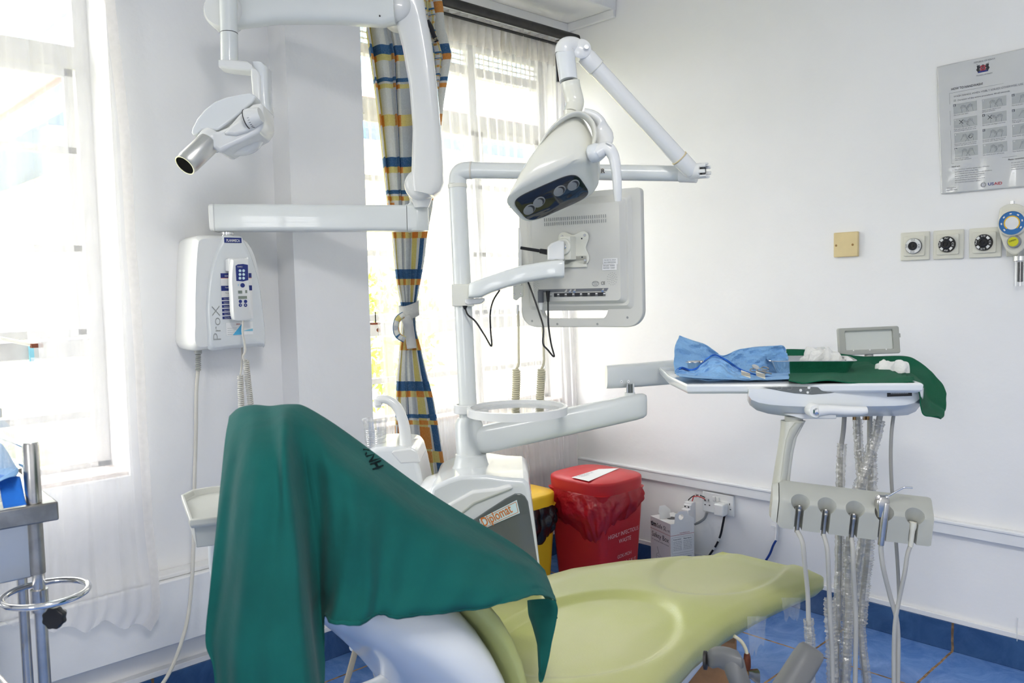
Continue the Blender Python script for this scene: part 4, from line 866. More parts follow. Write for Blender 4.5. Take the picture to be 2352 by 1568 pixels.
mb = MB(); q = [D(x, y, dD) for x, y in ((1101, 1192), (1187, 1148), (1194, 1178), (1106, 1216))]; mb.prism(q, bk*.003, M['sticker_blue'])
uxs = (q[1]-q[0]).normalized(); uys = (uxs.cross((q[3]-q[0])).cross(uxs))*-1; uys.normalize(); nn = uxs.cross(uys)
o_ = D(1108, 1211, dD-.001)
mb.text('Diplomat', o_+uxs*.004, uxs, uys, .034, M['orange'], w=.082, bold=.012)
c4 = [D(x, y, dD-.001) for x, y in ((1104, 1194), (1185, 1152), (1190, 1176), (1108, 1213))]
for a, b in zip(c4, c4[1:]+c4[:1]): mb.stroke([a, b], .0012, nn, M['orange'])
mb.build('name_sticker', U, smooth=False)
# top hump and column
pb = D(1084, 1092, 2.28); top = D(1052, 440, 2.28)
cx_ = lambda y: D(lerp(1052, 1078, (y-440)/(980-440)), y, 2.28)
zc = lambda y: cx_(y).z
mb = MB(); base = D(1090, 1128, 2.26); rs = []
for k, (z_, w_) in enumerate(((0, .155), (.015, .15), (.032, .135), (.045, .10), (.05, .07))):
    rs.append(sell(base+V(0, 0, z_), RT*w_+FWD*.0, V(FWD.x, FWD.y, 0).normalized()*w_*.72, 36, 2.6))
mb.rings(rs, M['white']); mb.build('top_cover', U, ang=60)
mb = MB(); p = D(1083, 1100, 2.26); mb.lathe(p, Z_, [(.0575, 0), (.0578, .016), (.055, .026), (.047, .042), (.042, .062), (.042, .069), (.0385, .070)], M['enamel'], 40); mb.build('swivel_collar', U, ang=50)
mb = MB(); pc0 = D(1082, 1078, 2.27); pc1 = D(1076, 960, 2.27); mb.lathe(pc0, pc1-pc0, [(.0385, 0), (.0385, .125), (.034, .137), (.030, .143)], M['enamel'], 36); mb.build('column_sleeve', U, ang=50)
pole0 = D(1076, 965, 2.27); pole1 = D(1051, 432, 2.27)
e1 = [D(x, y, 2.27) for x, y in ((1051, 425), (1053, 405), (1062, 394), (1078, 391))]
mb = MB(); mb.cyl(pole0, pole1, .0250, M['enamel'], 32, r2=.0245); mb.build('upright_post', U)
mb = MB(); mb.lathe(D(1051, 432, 2.27), (pole1-pole0), [(.026, 0), (.026, .010)], M['cream'], 32); mb.build('post_ring', U)
mb = MB(); mb.tube([D(1051, 424, 2.27), D(1053, 403, 2.27), D(1064, 393, 2.265), D(1088, 391, 2.26)], [.0245, .0245, .0240, .0230], M['enamel'], 28, sm=7); mb.build('post_elbow', U)
h0, h1 = D(1080, 391, 2.26), D(1575, 399, 2.20)
mb = MB(); mb.cyl(h0, h1, .0222, M['enamel'], 32, r2=.0205); mb.lathe(h0, h1-h0, [(.0240, 0), (.0240, .004), (.0222, .005)], M['cord_white'], 32); mb.lathe(h1-(h1-h0).normalized()*.018, h1-h0, [(.0214, 0), (.0214, .003)], M['enamel'], 32); mb.build('top_rail', U)
uh = (h1-h0).normalized(); vh = -(FWD-uh*FWD.dot(uh)).normalized(); zh = vh.cross(uh)*-1
if zh.z < 0: zh = -zh
mb = MB(); o = D(1384, 396, 2.22)
c = h0+uh*((o-h0).dot(uh))
mb.grid(lambda a, b: c+uh*(.055*(a-.93))+(vh*math.cos((b-.5)*.62)+zh*math.sin((b-.5)*.62))*.0222, 4, 8, M['cord_white'])
mb.text('CHAIR', c-uh*.046+vh*.0224-zh*.006, uh, zh, .016, M['ink'], w=.052, bold=.012); mb.build('rail_label', U, smooth=False)
# spittoon block, tap
sp = D(915, 1085, 2.30)
mb = MB(); dS = 2.25; out = [(838, 1040), (862, 1028), (900, 1026), (945, 1030), (955, 1045), (965, 1080), (975, 1130), (985, 1250), (985, 1500), (800, 1500), (800, 1100)]
mb.prism([D(x, y, dS) for x, y in out], bk*.75, M['white_cool']); mb.build('spittoon_cabinet', U, bevel=.012, seg=4)
mb = MB(); mb.prism([D(x, y, dS-.002) for x, y in ((897, 1040), (903, 1034), (945, 1028), (957, 1034), (966, 1062), (920, 1066))], bk*.5, M['white']); mb.build('tap_plinth', U, bevel=.006, seg=3)
mb = MB(); mb.tube([D(x, y, 2.29) for x, y in ((933, 1030), (931, 1000), (925, 965), (912, 935), (893, 919), (876, 917), (868, 920))], [.020, .0165, .0145, .0135, .0125, .0115, .0115], M['white'], 22, sm=7); p = D(868, 920, 2.29); mb.lathe(p+V(0, 0, .008), (0, 0, -1), [(.0001, 0), (.0115, .004), (.012, .020), (.0085, .022), (.0085, .027), (.0001, .027)], M['white'], 24); mb.build('cup_filler_tap', U)
mb = MB(); mb.lathe(D(860, 1050, 2.33), Z_, [(.03, 0), (.038, .018), (.036, .02), (.03, .004), (.0001, .003)], M['white'], 28); mb.build('cup_stand', U)
c = thing('plastic_cup', 'clear plastic cup with water on the spittoon under the curved tap', 'cup', D(864, 1042, 2.33))
p = D(864, 1045, 2.33)
mb = MB(); mb.lathe(p, Z_, [(.024, 0), (.026, .004), (.0335, .098), (.036, .1), (.036, .103), (.0325, .101), (.0255, .006), (.0001, .005)], M['clear_cup'], 36)
for k in range(8): z_ = .03+k*.006; rr_ = .0262+(.0335-.026)*(z_/.098); mb.lathe(p+V(0, 0, z_), Z_, [(rr_, 0), (rr_+.0007, .0015), (rr_, .003)], M['clear_cup'], 36, cap=False)
mb.build('wall', c)
# white base casting, flexible hoses below the chair back
mb = MB(); mb.tube([D(x, y, d) for x, y, d in ((842, 1438, 1.75), (850, 1480, 1.77), (862, 1530, 1.8), (880, 1600, 1.83))], .0085, M['tube_grey'], 12, sm=5); tag(mb.build('suction_hose'), 'grey hose slanting behind the chair back, thickest of three', 'hose')
mb = MB(); mb.tube([D(x, y, d) for x, y, d in ((872, 1470, 1.82), (873, 1500, 1.82), (874, 1600, 1.84))], .0055, M['tube_grey'], 12, sm=5); tag(mb.build('suction_hose'), 'thin straight grey hose behind the chair back', 'hose')
mb = MB(); mb.tube([D(x, y, d) for x, y, d in ((828, 1436, 1.72), (822, 1470, 1.73), (812, 1510, 1.75), (798, 1560, 1.77), (780, 1620, 1.8))], .0065, M['beige_hose'], 12, sm=5); tag(mb.build('suction_hose'), 'beige hose slanting left behind the chair back', 'hose')
# assistant's instrument tray left of the drape
t = thing('instrument_tray', 'grey white tray on a stand at the left of the green drape', 'tray', D(520, 1330, 1.75))
mb = MB(); dT = 1.72
top = [(417, 1132), (432, 1126), (470, 1118), (540, 1112), (640, 1110), (650, 1180), (560, 1186), (470, 1192), (437, 1196)]
zt = D(440, 1160, dT).z
P_ = [onz(x, y, zt) for x, y in ((416, 1136), (440, 1124), (480, 1117), (560, 1110), (640, 1106), (640, 1170), (560, 1180), (480, 1189), (436, 1194))]
cc = sum(P_, Vector())/len(P_)
def shr(P_, s_, dz): return [cc+(p-cc)*s_+V(0, 0, dz) for p in P_]
mb.rings([shr(P_, .86, -.062), shr(P_, .90, -.018), shr(P_, .97, -.018), shr(P_, 1.0, -.012), shr(P_, 1.0, 0), shr(P_, .93, 0), shr(P_, .90, -.012), shr(P_, .5, -.012)], M['warm_grey_light']); mb.build('tray_body', t, bevel=.002)
mb = MB(); a = shr(P_, .86, -.062)[8]; p = D(505, 1222, 1.80); mb.tube([p, p+V(.0, .0, -.09), p+V(.03, .02, -.2), p+V(.09, .08, -.33)], [.024, .024, .022, .02], M['enamel'], 20, sm=5); mb.build('support_arm', t)
# round glass tray on the post
t = thing('round_glass_tray', 'round clear tray with white rim clamped to the post', 'tray', D(1182, 950, 2.2))
zr = D(1182, 935, 2.2).z; c0 = onz(1188, 936, zr); R_ = .133
mb = MB(); mb.lathe(V(c0.x, c0.y, zr-.017), Z_, [(R_, 0), (R_, .020), (R_-.002, .021), (R_-.010, .021), (R_-.010, .010), (R_-.018, .010), (R_-.018, 0), (R_, 0)], M['white'], 64, cap=False); mb.build('rim', t)
mb = MB(); mb.lathe(V(c0.x, c0.y, zr-.008), Z_, [(.0001, 0), (R_-.012, 0), (R_-.012, .003), (.0001, .003)], M['clear'], 48); mb.build('glass_disc', t)
pp = cx_(945); pz = lerp(pole0, pole1, (945-965)/(432-965))
mb = MB(); q = D(1071, 945, 2.27); mb.lathe(V(q.x, q.y, zr-.022), Z_, [(.0262, 0), (.035, 0), (.035, .024), (.0262, .024), (.0262, 0)], M['white'], 32, cap=False)
dirv = V(c0.x-q.x, c0.y-q.y, 0); mb.box(q+dirv.normalized()*(.035)+V(0, 0, 0), .05, .04, .018, M['white'], ux=dirv.normalized(), uy=Z_.cross(dirv.normalized())); mb.build('clamp', t, bevel=.002)
# ------------------------------------------------------------------ monitor arm and monitor
t = U
mb = MB(); q = lerp(pole0, pole1, (678-965)/(432-965)); mb.box(q+RT*.002, .060, .066, .060, M['cream'], ux=RT, uy=V(FWD.x, FWD.y, 0).normalized(), uz=Z_); mb.build('post_clamp', t, bevel=.003)
mb = MB(); mb.prism([D(x, y, 2.235) for x, y in ((1068, 686), (1112, 684), (1114, 690), (1105, 697), (1074, 700), (1068, 697))], FWD*.05, M['white']); mb.build('arm_bracket', t, bevel=.003)
mb = MB(); rs = []
for x, yt, yb, dd, tk in ((1077, 657, 684, 2.23, .02), (1080, 650, 684, 2.23, .026), (1105, 641, 683, 2.22, .028), (1130, 632, 672, 2.22, .028), (1165, 620, 660, 2.21, .028), (1200, 610, 650, 2.20, .028), (1240, 603, 643, 2.20, .028), (1270, 599, 639, 2.195, .028), (1291, 598, 639, 2.19, .028), (1295, 600, 637, 2.19, .025)):
    a, b = D(x, yt, dd), D(x, yb, dd); rs.append(sell((a+b)/2, (a-b)/2, FWD*tk, 28, 4.5))
mb.rings(rs, M['enamel']); mb.build('curved_arm', t, ang=45)
mb = MB(); a = D(1277, 598, 2.20); mb.prism([D(x, y, 2.175) for x, y in ((1258, 597), (1258, 566), (1266, 558), (1284, 551), (1296, 552), (1296, 597))], FWD*.05, M['white']); mb.build('knuckle', t, bevel=.005, seg=3)
mb = MB(); mb.cyl(a-V(0, 0, .004), a+V(0, 0, .004), .024, M['warm_grey'], 28); mb.build('swivel_washer', t)
# monitor frame
mc = D(1340, 592, 2.27); ml, mr = D(1199, 600, 2.36), D(1478, 590, 2.19)
ux = (mr-ml); ux.z *= .0; ux.normalize(); tilt = V(-.02, -.02, 1); uy = (tilt-ux*tilt.dot(ux)).normalized(); nz_ = ux.cross(uy)  # towards viewer?
if nz_.dot(FWD) > 0: nz_ = -nz_
Wm = (mr-ml).length
zT = D(1475, 430, 2.19); zBm = D(1475, 735, 2.19); Hm = (zT-zBm).length*1.06
mo = (ml+mr)/2; vv = D(1478, 432, 2.19)-mr; top_v = vv.dot(uy); vb = D(1478, 752, 2.19)-mr; bot_v = vb.dot(uy)
mo = mo+uy*((top_v+bot_v)/2); Hm = top_v-bot_v
T = thing('monitor', 'white framed monitor seen from behind with handle slot and cables', 'monitor', mo-uy*Hm/2)
def mp(x, y, z=0): return mo+ux*x+uy*y+nz_*z
def mpx(px, py, z=0):
    r = ray(px, py); n = nz_; t_ = (mo+nz_*z-CAM).dot(n)/r.dot(n); p = CAM+r*t_-mo; return p.dot(ux), p.dot(uy)
def mouter(w, h, rt, rb):
    out = []
    for cx, cy, a0, r in ((w/2-rt, h/2-rt, 0, rt), (-w/2+rt, h/2-rt, 90, rt), (-w/2+rb, -h/2+rb, 180, rb), (w/2-rb, -h/2+rb, 270, rb)):
        for k in range(9): a = math.radians(a0+90*k/8); out.append((cx+r*math.cos(a), cy+r*math.sin(a)))
    return out
s0 = mpx(1255, 728); s1 = mpx(1400, 706)
slot = [(s0[0]+.02, s0[1]-.006), (s1[0]-.014, s0[1]-.006)]
sx0, sx1 = s0[0]-.01, s1[0]; syb, syt = s0[1]-.004, s1[1]+.002
rs_ = (syt-syb)
slot = [(sx1, syt)]+[(sx0-.008, syt)]+[(sx0+rs_*.6-rs_*.6*math.cos(math.radians(a)), syt-rs_*math.sin(math.radians(a))) for a in range(15, 91, 15)]+[(sx1-rs_*.6+rs_*.6*math.cos(math.radians(a)), syt-rs_*math.sin(math.radians(a))) for a in range(90, 14, -15)]
mb = MB(); mb.plate(mouter(Wm, Hm, .012, .045), [slot], mp(0, 0, 0), ux if nz_.dot(ux.cross(uy)) > 0 else -ux, uy, .026, M['monitor_plastic'], .003)
if nz_.dot(ux.cross(uy)) < 0: pass
mb.build('casing', T)
SGN = 1 if nz_.dot(ux.cross(uy)) > 0 else -1
mb = MB(); mb.box(mp(0, (Hm/2-.012+syt+.02)/2, -.0145), Wm-.03, Hm/2-.012-syt-.02, .003, M['glossblack'], ux=ux, uy=uy, uz=nz_); mb.build('screen', T)
y_slot = syt+.012; topy = Hm/2-.012
def step(w0, w1, yb0, yb1, z0, z1, ins):
    a = [(-w0, yb0), (w0, yb0), (w0, topy-ins), (-w0, topy-ins)]; b = [(-w1, yb1), (w1, yb1), (w1, topy-ins-.012), (-w1, topy-ins-.012)]
    def rd(q, z, r=.012):
        cx, cy = (q[0][0]+q[2][0])/2, (q[0][1]+q[2][1])/2; w, h = q[2][0]-q[0][0], q[2][1]-q[0][1]
        return [mp(cx+x, cy+y, z) for x, y in rrect(w, h, r, 5)]
    return rd(a, z0), rd(b, z1)
mb = MB()
w = Wm/2
ra, rb_ = step(w-.022, w-.034, syb-.0+.022, syt+.004, .010, .022, .0); rc, rd_ = step(w-.040, w-.052, syt+.010, syt+.018, .022, .036, .012)
mb.rings([ra, rb_, rc, rd_], M['monitor_plastic']); mb.build('back_cover', T, bevel=.0015)
ZB = .0365
# port recess
pa = mpx(1236, 686, ZB); pb_ = mpx(1398, 662, ZB)
mb = MB(); x0, x1 = pa[0], pb_[0]; yb_, yt_ = pa[1]-.004, pb_[1]+.001
mb.add([mp(x0, yt_, ZB+.0005), mp(x1, yt_, ZB+.0005), mp(x1-.006, yt_-.008, ZB+.0007), mp(x0+.004, yt_-.008, ZB+.0007)], [(0, 1, 2, 3)], M['ink_soft'])
mb.box(mp((x0+x1)/2+.02, yt_-.016, ZB+.0006), (x1-x0)*.72, .010, .001, M['ink'], ux=ux, uy=uy, uz=nz_)
for k in range(8): q = lerp(x0+.04, x1-.012, k/7); mb.box(mp(q, yt_-.0145, ZB+.0014), .006, .0032, .0006, M['paper'], ux=ux, uy=uy, uz=nz_); mb.box(mp(q, yt_-.019, ZB+.0014), .007, .0014, .0006, M['grey_ink'], ux=ux, uy=uy, uz=nz_)
for k in (.42, .48, .54, .93): mb.cyl(mp(lerp(x0, x1, k), yt_-.004, ZB), mp(lerp(x0, x1, k), yt_-.008, ZB+.008), .0035, M['chrome'], 12)
mb.build('port_strip', T, smooth=False)
# vents
mb = MB()
va, vb2 = mpx(1251, 515, ZB), mpx(1391, 494, ZB)
for r in range(2):
    for k in range(30):
        x = lerp(va[0], vb2[0], k/29); mb.box(mp(x, (va[1]+vb2[1])/2+.005-.0125*r, ZB+.0004), .0014, .0088, .001, M['grey_ink'], ux=ux, uy=uy, uz=nz_)
mb.build('ventilation_slots', T, smooth=False)['kind'] = 'stuff'
mb = MB()
for cxp, cyp in ((1406, 640), (1228, 655)):
    g0 = mpx(cxp, cyp, ZB)
    for ring_, n_ in ((0, 1), (.0045, 6), (.009, 11), (.0135, 15)):
        for k in range(n_): a = 2*math.pi*k/n_+ring_*50; mb.lathe(mp(g0[0]+ring_*math.cos(a), g0[1]+ring_*1.2*math.sin(a), ZB), nz_, [(.0008, 0), (.0008, .0006), (.0001, .0006)], M['grey_ink'], 6)
mb.build('speaker_holes', T, smooth=False)['kind'] = 'stuff'
for q, (px, py, wq, hq, lines) in enumerate(((1402, 600, .041, .016, ('P/N GW1716  24V/2A', '0100206')), (1400, 613, .041, .016, ('WIFI NAME   YXD44357', 'PASSWORD   12344357')))):
    g0 = mpx(px, py, ZB); mb = MB(); mb.box(mp(g0[0], g0[1], ZB+.0004), wq, hq, .0008, M['paper'], ux=ux, uy=uy, uz=nz_)
    for k, s_ in enumerate(lines): mb.text(s_, mp(g0[0]-wq*.42, g0[1]+hq*(.12-.38*k), ZB+.0009), ux, uy, .005, M['ink_soft'], w=wq*.8)
    mb.build('back_label', T, smooth=False)
mb = MB(); g0 = mpx(1368, 651, ZB); g1 = mpx(1384, 650, ZB)
mb.stroke([mp(g0[0]+.0095*math.cos(a), g0[1]+.0065*math.sin(a), ZB+.0008) for a in [2*math.pi*k/28 for k in range(29)]], .0009, nz_, M['ink_soft']); mb.text('MADE IN', mp(g0[0]-.007, g0[1]+.0008, ZB+.0006), ux, uy, .004, M['ink_soft'], w=.014); mb.text('CHINA', mp(g0[0]-.005, g0[1]-.004, ZB+.0006), ux, uy, .004, M['ink_soft'], w=.010)
mb.text('CE', mp(g1[0]-.004, g1[1]-.004, ZB+.0006), ux, uy, .012, M['ink'], w=.011); mb.build('printed_marks', T, smooth=False)
for px, py in ((1222, 737), (1280, 744), (1372, 744), (1441, 729)):
    g0 = mpx(px, py, .0135); mb = MB(); mb.lathe(mp(g0[0], g0[1], .0128), nz_, [(.0032, 0), (.0032, .0008), (.0001, .0004)], M['grey_ink'], 14); mb.build('screw_hole', T)
# vesa plate
vc = mpx(1317, 570, ZB+.006)
def vx(k): a = 2*math.pi*k/72; r = .036+.021*abs(math.sin(2*a))**2.2; return (r*math.cos(a), r*math.sin(a))
mb = MB(); mb.plate([vx(k) for k in range(72)], [], mp(vc[0], vc[1], ZB+.004), ux*SGN, uy, .003, M['cream'], .0008); mb.box(mp(vc[0], vc[1]-.036, ZB+.004), .075, .03, .003, M['cream'], ux=ux, uy=uy, uz=nz_); VP_ = mb.build('mount_plate', T)
for a in (45, 135, 225, 315):
    ca, sa = math.cos(math.radians(a)), math.sin(math.radians(a)); mb = MB()
    mb.lathe(mp(vc[0]+.047*ca, vc[1]+.047*sa, ZB+.0055), nz_, [(.0042, 0), (.003, .002), (.0001, .002)], M['chrome'], 14); mb.build('mount_screw', VP_); mb = MB(); mb.lathe(mp(vc[0]+.035*ca, vc[1]+.035*sa, ZB+.0056), nz_, [(.0022, 0), (.0001, .0002)], M['ink'], 10); mb.build('screw_hole', VP_)
mb = MB(); hg = D(1311, 568, 2.19); hc = mp(vc[0]-.006, vc[1]+.002, ZB+.03); mb.box(mp(vc[0]-.008, vc[1], ZB+.022), .03, .062, .04, M['cream'], ux=ux, uy=uy, uz=nz_); mb.lathe(mp(vc[0]-.012, vc[1]+.004, ZB+.04), nz_, [(.022, 0), (.022, .008), (.020, .010)], M['cream'], 32); mb.lathe(mp(vc[0]-.008, vc[1]+.004, ZB+.05), nz_, [(.008, 0), (.0075, .004), (.0001, .0045)], M['chrome'], 20); mb.build('tilt_hinge', T, bevel=.002)
# aerial and cable plugs
mb = MB(); a = D(1258, 579, 2.22); b = D(1196, 569, 2.24); mb.tube([a, lerp(a, b, .28), lerp(a, b, .30), b], [.0075, .0065, .0045, .0042], M['black'], 12); mb.build('aerial', T)
mb = MB(); a = mp(pa[0]+.012, yt_-.004, ZB+.008); mb.cyl(a, a-uy*.032, .008, M['ink_soft'], 16); mb.cyl(a-uy*.032, a-uy*.052, .0065, M['white'], 16, r2=.004); mb.build('camera_plug', T)
mb = MB(); b = mp(pa[0]+.034, yt_-.004, ZB+.008); mb.cyl(b, b-uy*.03, .006, M['black'], 14, r2=.0035); mb.build('power_plug', T)
# side bracket on the left with box
mb = MB(); g0 = D(1193, 560, 2.35); mb.prism([D(x, y, 2.34) for x, y in ((1190, 522), (1199, 522), (1199, 645), (1190, 645))], FWD*.03, M['white']); mb.prism([D(x, y, 2.33) for x, y in ((1178, 646), (1202, 646), (1202, 680), (1194, 683), (1186, 690), (1178, 686))], FWD*.012, M['cream']); mb.build('camera_holder', T, bevel=.002)
mb = MB()
for px, py in ((1183, 656), (1197, 654), (1181, 676), (1196, 674)): mb.lathe(D(px, py, 2.33), -FWD, [(.0028, 0), (.002, .001), (.0001, .001)], M['chrome'], 10)
mb.build('bracket_screws', T)
def cableD(name, pts, d, r, m_, label, catg, extra=None):
    mb = MB(); mb.tube([D(x, y, dd if dd else d) for x, y, dd in [(q+(None,))[:3] for q in pts]], r, M[m_], 10, sm=6)
    if extra: extra(mb)
    return tag(mb.build(name), label, catg)
cableD('power_lead', [(1068, 704, 2.23), (1074, 722, 2.23), (1092, 738), (1112, 768), (1129, 795), (1127, 760), (1126, 720), (1133, 690), (1148, 666, 2.215)], 2.22, .0024, 'black', 'thin black lead looping from the arm clamp under the curved arm', 'lead', lambda mb: mb.lathe(D(1068, 702, 2.23), -UP, [(.007, 0), (.005, .006), (.0025, .01)], M['black'], 14))
q2 = b-uy*.03
mb = MB(); mb.tube([D(1212, 645, 2.205), D(1222, 672, 2.2), D(1236, 712, 2.2), D(1248, 752, 2.2), D(1247, 788, 2.2), D(1258, 803, 2.2), D(1273, 819, 2.2), D(1266, 790, 2.2), D(1260, 750, 2.2), D(1259, 720, 2.2), q2], .0024, M['black'], 10, sm=6)
tag(mb.build('power_lead'), 'thin black lead looping below the monitor to its power socket', 'lead')
def coilcord(x0, pts, cpts, label, hd_):
    t = thing('coiled_cord', label, 'cord', D(cpts[-1][0], 930, 2.36), 'beige coiled cords hanging from the monitor')
    mb = MB(); mb.tube([D(x, y, hd_) for x, y in pts], .0034, M['cord_beige'], 8, sm=6); coil(mb, [D(x, y, hd_) for x, y in cpts], .0095, .0062, .0030, M['cord_beige'], 6); mb.build('cord', t)
    mb = MB(); a, b_ = D(x0, pts[0][1]-14, hd_), D(x0, pts[0][1]+8, hd_); mb.cyl(a, b_, .0045, M['white'], 12, r2=.003); mb.build('strain_relief', t)
coilcord(1189, [(1190, 714), (1191, 750), (1191, 800), (1191, 835), (1185, 848)], [(1186, 848), (1186, 880), (1184, 925), (1184, 950)], 'beige coiled cord hanging left, from the bracket at the monitor edge', 2.36)
coilcord(1246, [(1246, 722), (1247, 760), (1249, 800), (1249, 832), (1243, 848)], [(1244, 848), (1242, 880), (1240, 925), (1239, 950)], 'beige coiled cord hanging right, from the plug under the monitor', 2.34)
# ------------------------------------------------------------------ operating lamp
Lm = thing('operating_lamp', 'white articulated operating lamp with four lenses in a black face', 'lamp', D(1270, 450, 2.0))
mb = MB(); a, b = D(1562, 401, 2.19), D(1600, 402, 2.17); mb.cyl(a, b, .0205, M['white'], 28); mb.build('pivot_sleeve', Lm)
mb = MB(); a, b = D(1586, 394, 2.16), D(1612, 392, 2.14); mb.cyl(a, b, .020, M['white'], 28)
for k in range(7):
    an = 2*math.pi*k/7; u_ = UP; w_ = (b-a).normalized().cross(UP); mb.box(b+(b-a).normalized()*.008+(u_*math.cos(an)+w_*math.sin(an))*.0175, .018, .009, .005, M['white'], ux=(b-a).normalized(), uy=(u_*-math.sin(an)+w_*math.cos(an)), uz=(u_*math.cos(an)+w_*math.sin(an)))
mb.cyl(b-(b-a)*.1, b+(b-a).normalized()*.006, .013, M['black'], 20); mb.build('castle_nut', Lm, bevel=.001)
mb = MB(); a0, a1 = D(1580, 384, 2.15), D(1352, 137, 2.07)
mb.cyl(a0, a1, .0205, M['white'], 36, r2=.0212)
mb.build('spring_arm', Lm)
mb = MB(); dr = (a0-a1).normalized(); mb.lathe(a0-dr*.03, dr, [(.0225, 0), (.0225, .034), (.019, .048), (.008, .055)], M['white'], 32); mb.build('lower_fork', Lm)
mb = MB(); mb.lathe(a1+dr*.028, -dr, [(.0235, 0), (.0235, .032), (.021, .045), (.012, .055), (.004, .058)], M['white'], 32); mb.lathe(a1+dr*.028, -dr, [(.0239, .0), (.0239, .002)], M['cream'], 32); mb.build('upper_fork', Lm, ang=50)
mb = MB(); mb.lathe(a0-dr*.034, dr, [(.0229, 0), (.0229, .002)], M['yellow_plate'], 32); mb.build('seam_ring', Lm)
mb = MB(); c1_ = D(1334, 117, 2.06); mb.lathe(c1_-FWD*.022, FWD, [(.016, 0), (.024, .006), (.0245, .04), (.016, .046)], M['white'], 32); mb.build('arm_joint', Lm, ang=50)
mb = MB(); mb.lathe(D(1347, 108, 2.03), -FWD, [(.006, 0), (.0055, .002), (.0001, .0022)], M['white'], 16); mb.build('joint_cap', Lm)
mb = MB(); mb.tube([D(1330, 117, 2.07), D(1316, 108, 2.06), D(1300, 110, 2.05), D(1297, 124, 2.05)], [.024, .0245, .0248, .0248], M['white'], 30, sm=6); mb.build('elbow', Lm)
mb = MB(); a, b = D(1298, 122, 2.05), D(1306, 186, 2.04); mb.cyl(a, b, .0238, M['white_cool'], 32, r2=.0225); mb.build('drop_tube', Lm)
mb = MB(); mb.cyl(b, D(1307, 190, 2.04), .014, M['ink'], 20); mb.lathe(a-(b-a).normalized()*.001, (b-a), [(.0250, 0), (.0250, .0015)], M['ink_soft'], 32); mb.build('tube_seam', Lm)
mb = MB(); mb.tube([D(1310, 188, 2.04), D(1313, 205, 2.04), D(1319, 228, 2.03), D(1320, 240, 2.03), D(1314, 262, 2.02)], [.0232, .0230, .0225, .0222, .0200], M['cream'], 30, sm=5); mb.build('swivel_neck', Lm)
mb = MB(); mb.lathe(D(1313, 258, 2.02), (D(1311, 268, 2.02)-D(1313, 258, 2.02)), [(.0205, 0), (.0195, .003), (.017, .012)], M['cream'], 28); mb.build('neck_cap', Lm)
def lring(cx, cy, dd, ax, ay, ad, bx, by, bd, n=40, p=3.2):
    return sell(D(cx, cy, dd), hv(0, 0, dd, ax, ay, ad), hv(0, 0, dd, bx, by, bd), n, p)
dl = 2.0
rings_ = [lring(1269, 452, dl+.004, 78, -36, .01, 24, 21, .045, p=4), lring(1270, 447, dl, 88, -42, .012, 29, 24, .055, p=4), lring(1272, 440, dl, 94, -45, .012, 29, 22, .062, p=3.8), lring(1279, 418, dl, 97, -40, .012, 22, 16, .068, p=3.4),
          lring(1285, 392, dl+.005, 91, -33, .012, 18, 12, .068, p=3.0), lring(1292, 356, dl+.012, 77, -26, .01, 14, 9, .064, p=2.8), lring(1300, 323, dl+.018, 58, -18, .008, 11, 7, .056, p=2.6), lring(1309, 294, dl+.022, 38, -10, .005, 8, 5, .045, p=2.4), lring(1317, 275, dl+.022, 20, -4, .002, 5, 3, .03, p=2.2), lring(1319, 269, dl+.022, 6, -1, 0, 2, 1, .01, p=2)]
mb = MB(); mb.rings(rings_, M['cream']); mb.build('lamp_head', Lm, ang=60)
PC = D(1268.5, 454, dl+.004); PA = hv(0, 0, dl, 74, -34, .01); PB = hv(0, 0, dl, 22, 20, .043); PN = PA.cross(PB).normalized()
if PN.z > 0: PN = -PN
mb = MB(); mb.rings([sell(PC-PN*.004, PA, PB, 44, 4.5), sell(PC+PN*.0012, PA, PB, 44, 4.5), sell(PC+PN*.0018, PA*.985, PB*.98, 44, 4.5)], M['glossblack']); mb.build('lamp_face', Lm, ang=50)
def fp(px, py, off=0):
    r = ray(px, py); t_ = (PC+PN*off-CAM).dot(PN)/r.dot(PN); return CAM+r*t_
pa_, pb2 = PA.normalized(), (PB-PA*(PA.dot(PB)/PA.dot(PA))).normalized()
for px, py in ((1216, 481), (1238, 464), (1285, 438), (1317, 425)):
    c = fp(px, py, .002); cb = MB()
    cb.lathe(c, PN, [(.0160, -.001), (.0160, .0008), (.0150, .0010), (.0001, .0012)], M['lens'], 32)
    lo = cb.build('lens', Lm)
    cb = MB(); cc3 = c; hf_ = [(UP*.75+RT*.55-PN*(UP*.75+RT*.55).dot(PN)).normalized()]; e1_ = hf_[0]; e2_ = PN.cross(e1_); o1 = [cc3+PN*.0014+(e1_*math.cos(q)+e2_*math.sin(q))*.0135 for q in [math.radians(a_) for a_ in range(-80, 81, 10)]]; o2 = [cc3+PN*.0014+e1_*.0085*math.cos(q)+e2_*math.sin(q)*.0125 for q in [math.radians(a_) for a_ in range(70, -71, -10)]]; cb.prism(o1+o2, PN*.0004, M['ink']); cb.build('lens_crescent', lo)  # dark crescent set towards the upper right of each lens
mb = MB(); mb.tube([D(1240, 332, 1.965), D(1262, 300, 1.962), D(1290, 275, 1.962), D(1318, 262, 1.97), D(1342, 266, 1.975), D(1360, 285, 1.975), D(1366, 310, 1.97), D(1361, 338, 1.965), D(1358, 352, 1.96)], [.006, .010, .014, .017, .018, .018, .016, .014, .013], M['cream'], 20, sm=7, flat=.35, up=tuple(FWD)); mb.build('yoke', Lm)
mb = MB(); mb.tube([D(1340, 258, 2.01), D(1365, 268, 2.01), D(1383, 290, 2.01), D(1388, 316, 2.0), D(1385, 335, 1.99), D(1378, 348, 1.98)], [.010, .013, .014, .014, .013, .012], M['white'], 20, sm=7, flat=1.6, up=tuple(UP)); mb.build('yoke_outer', Lm)
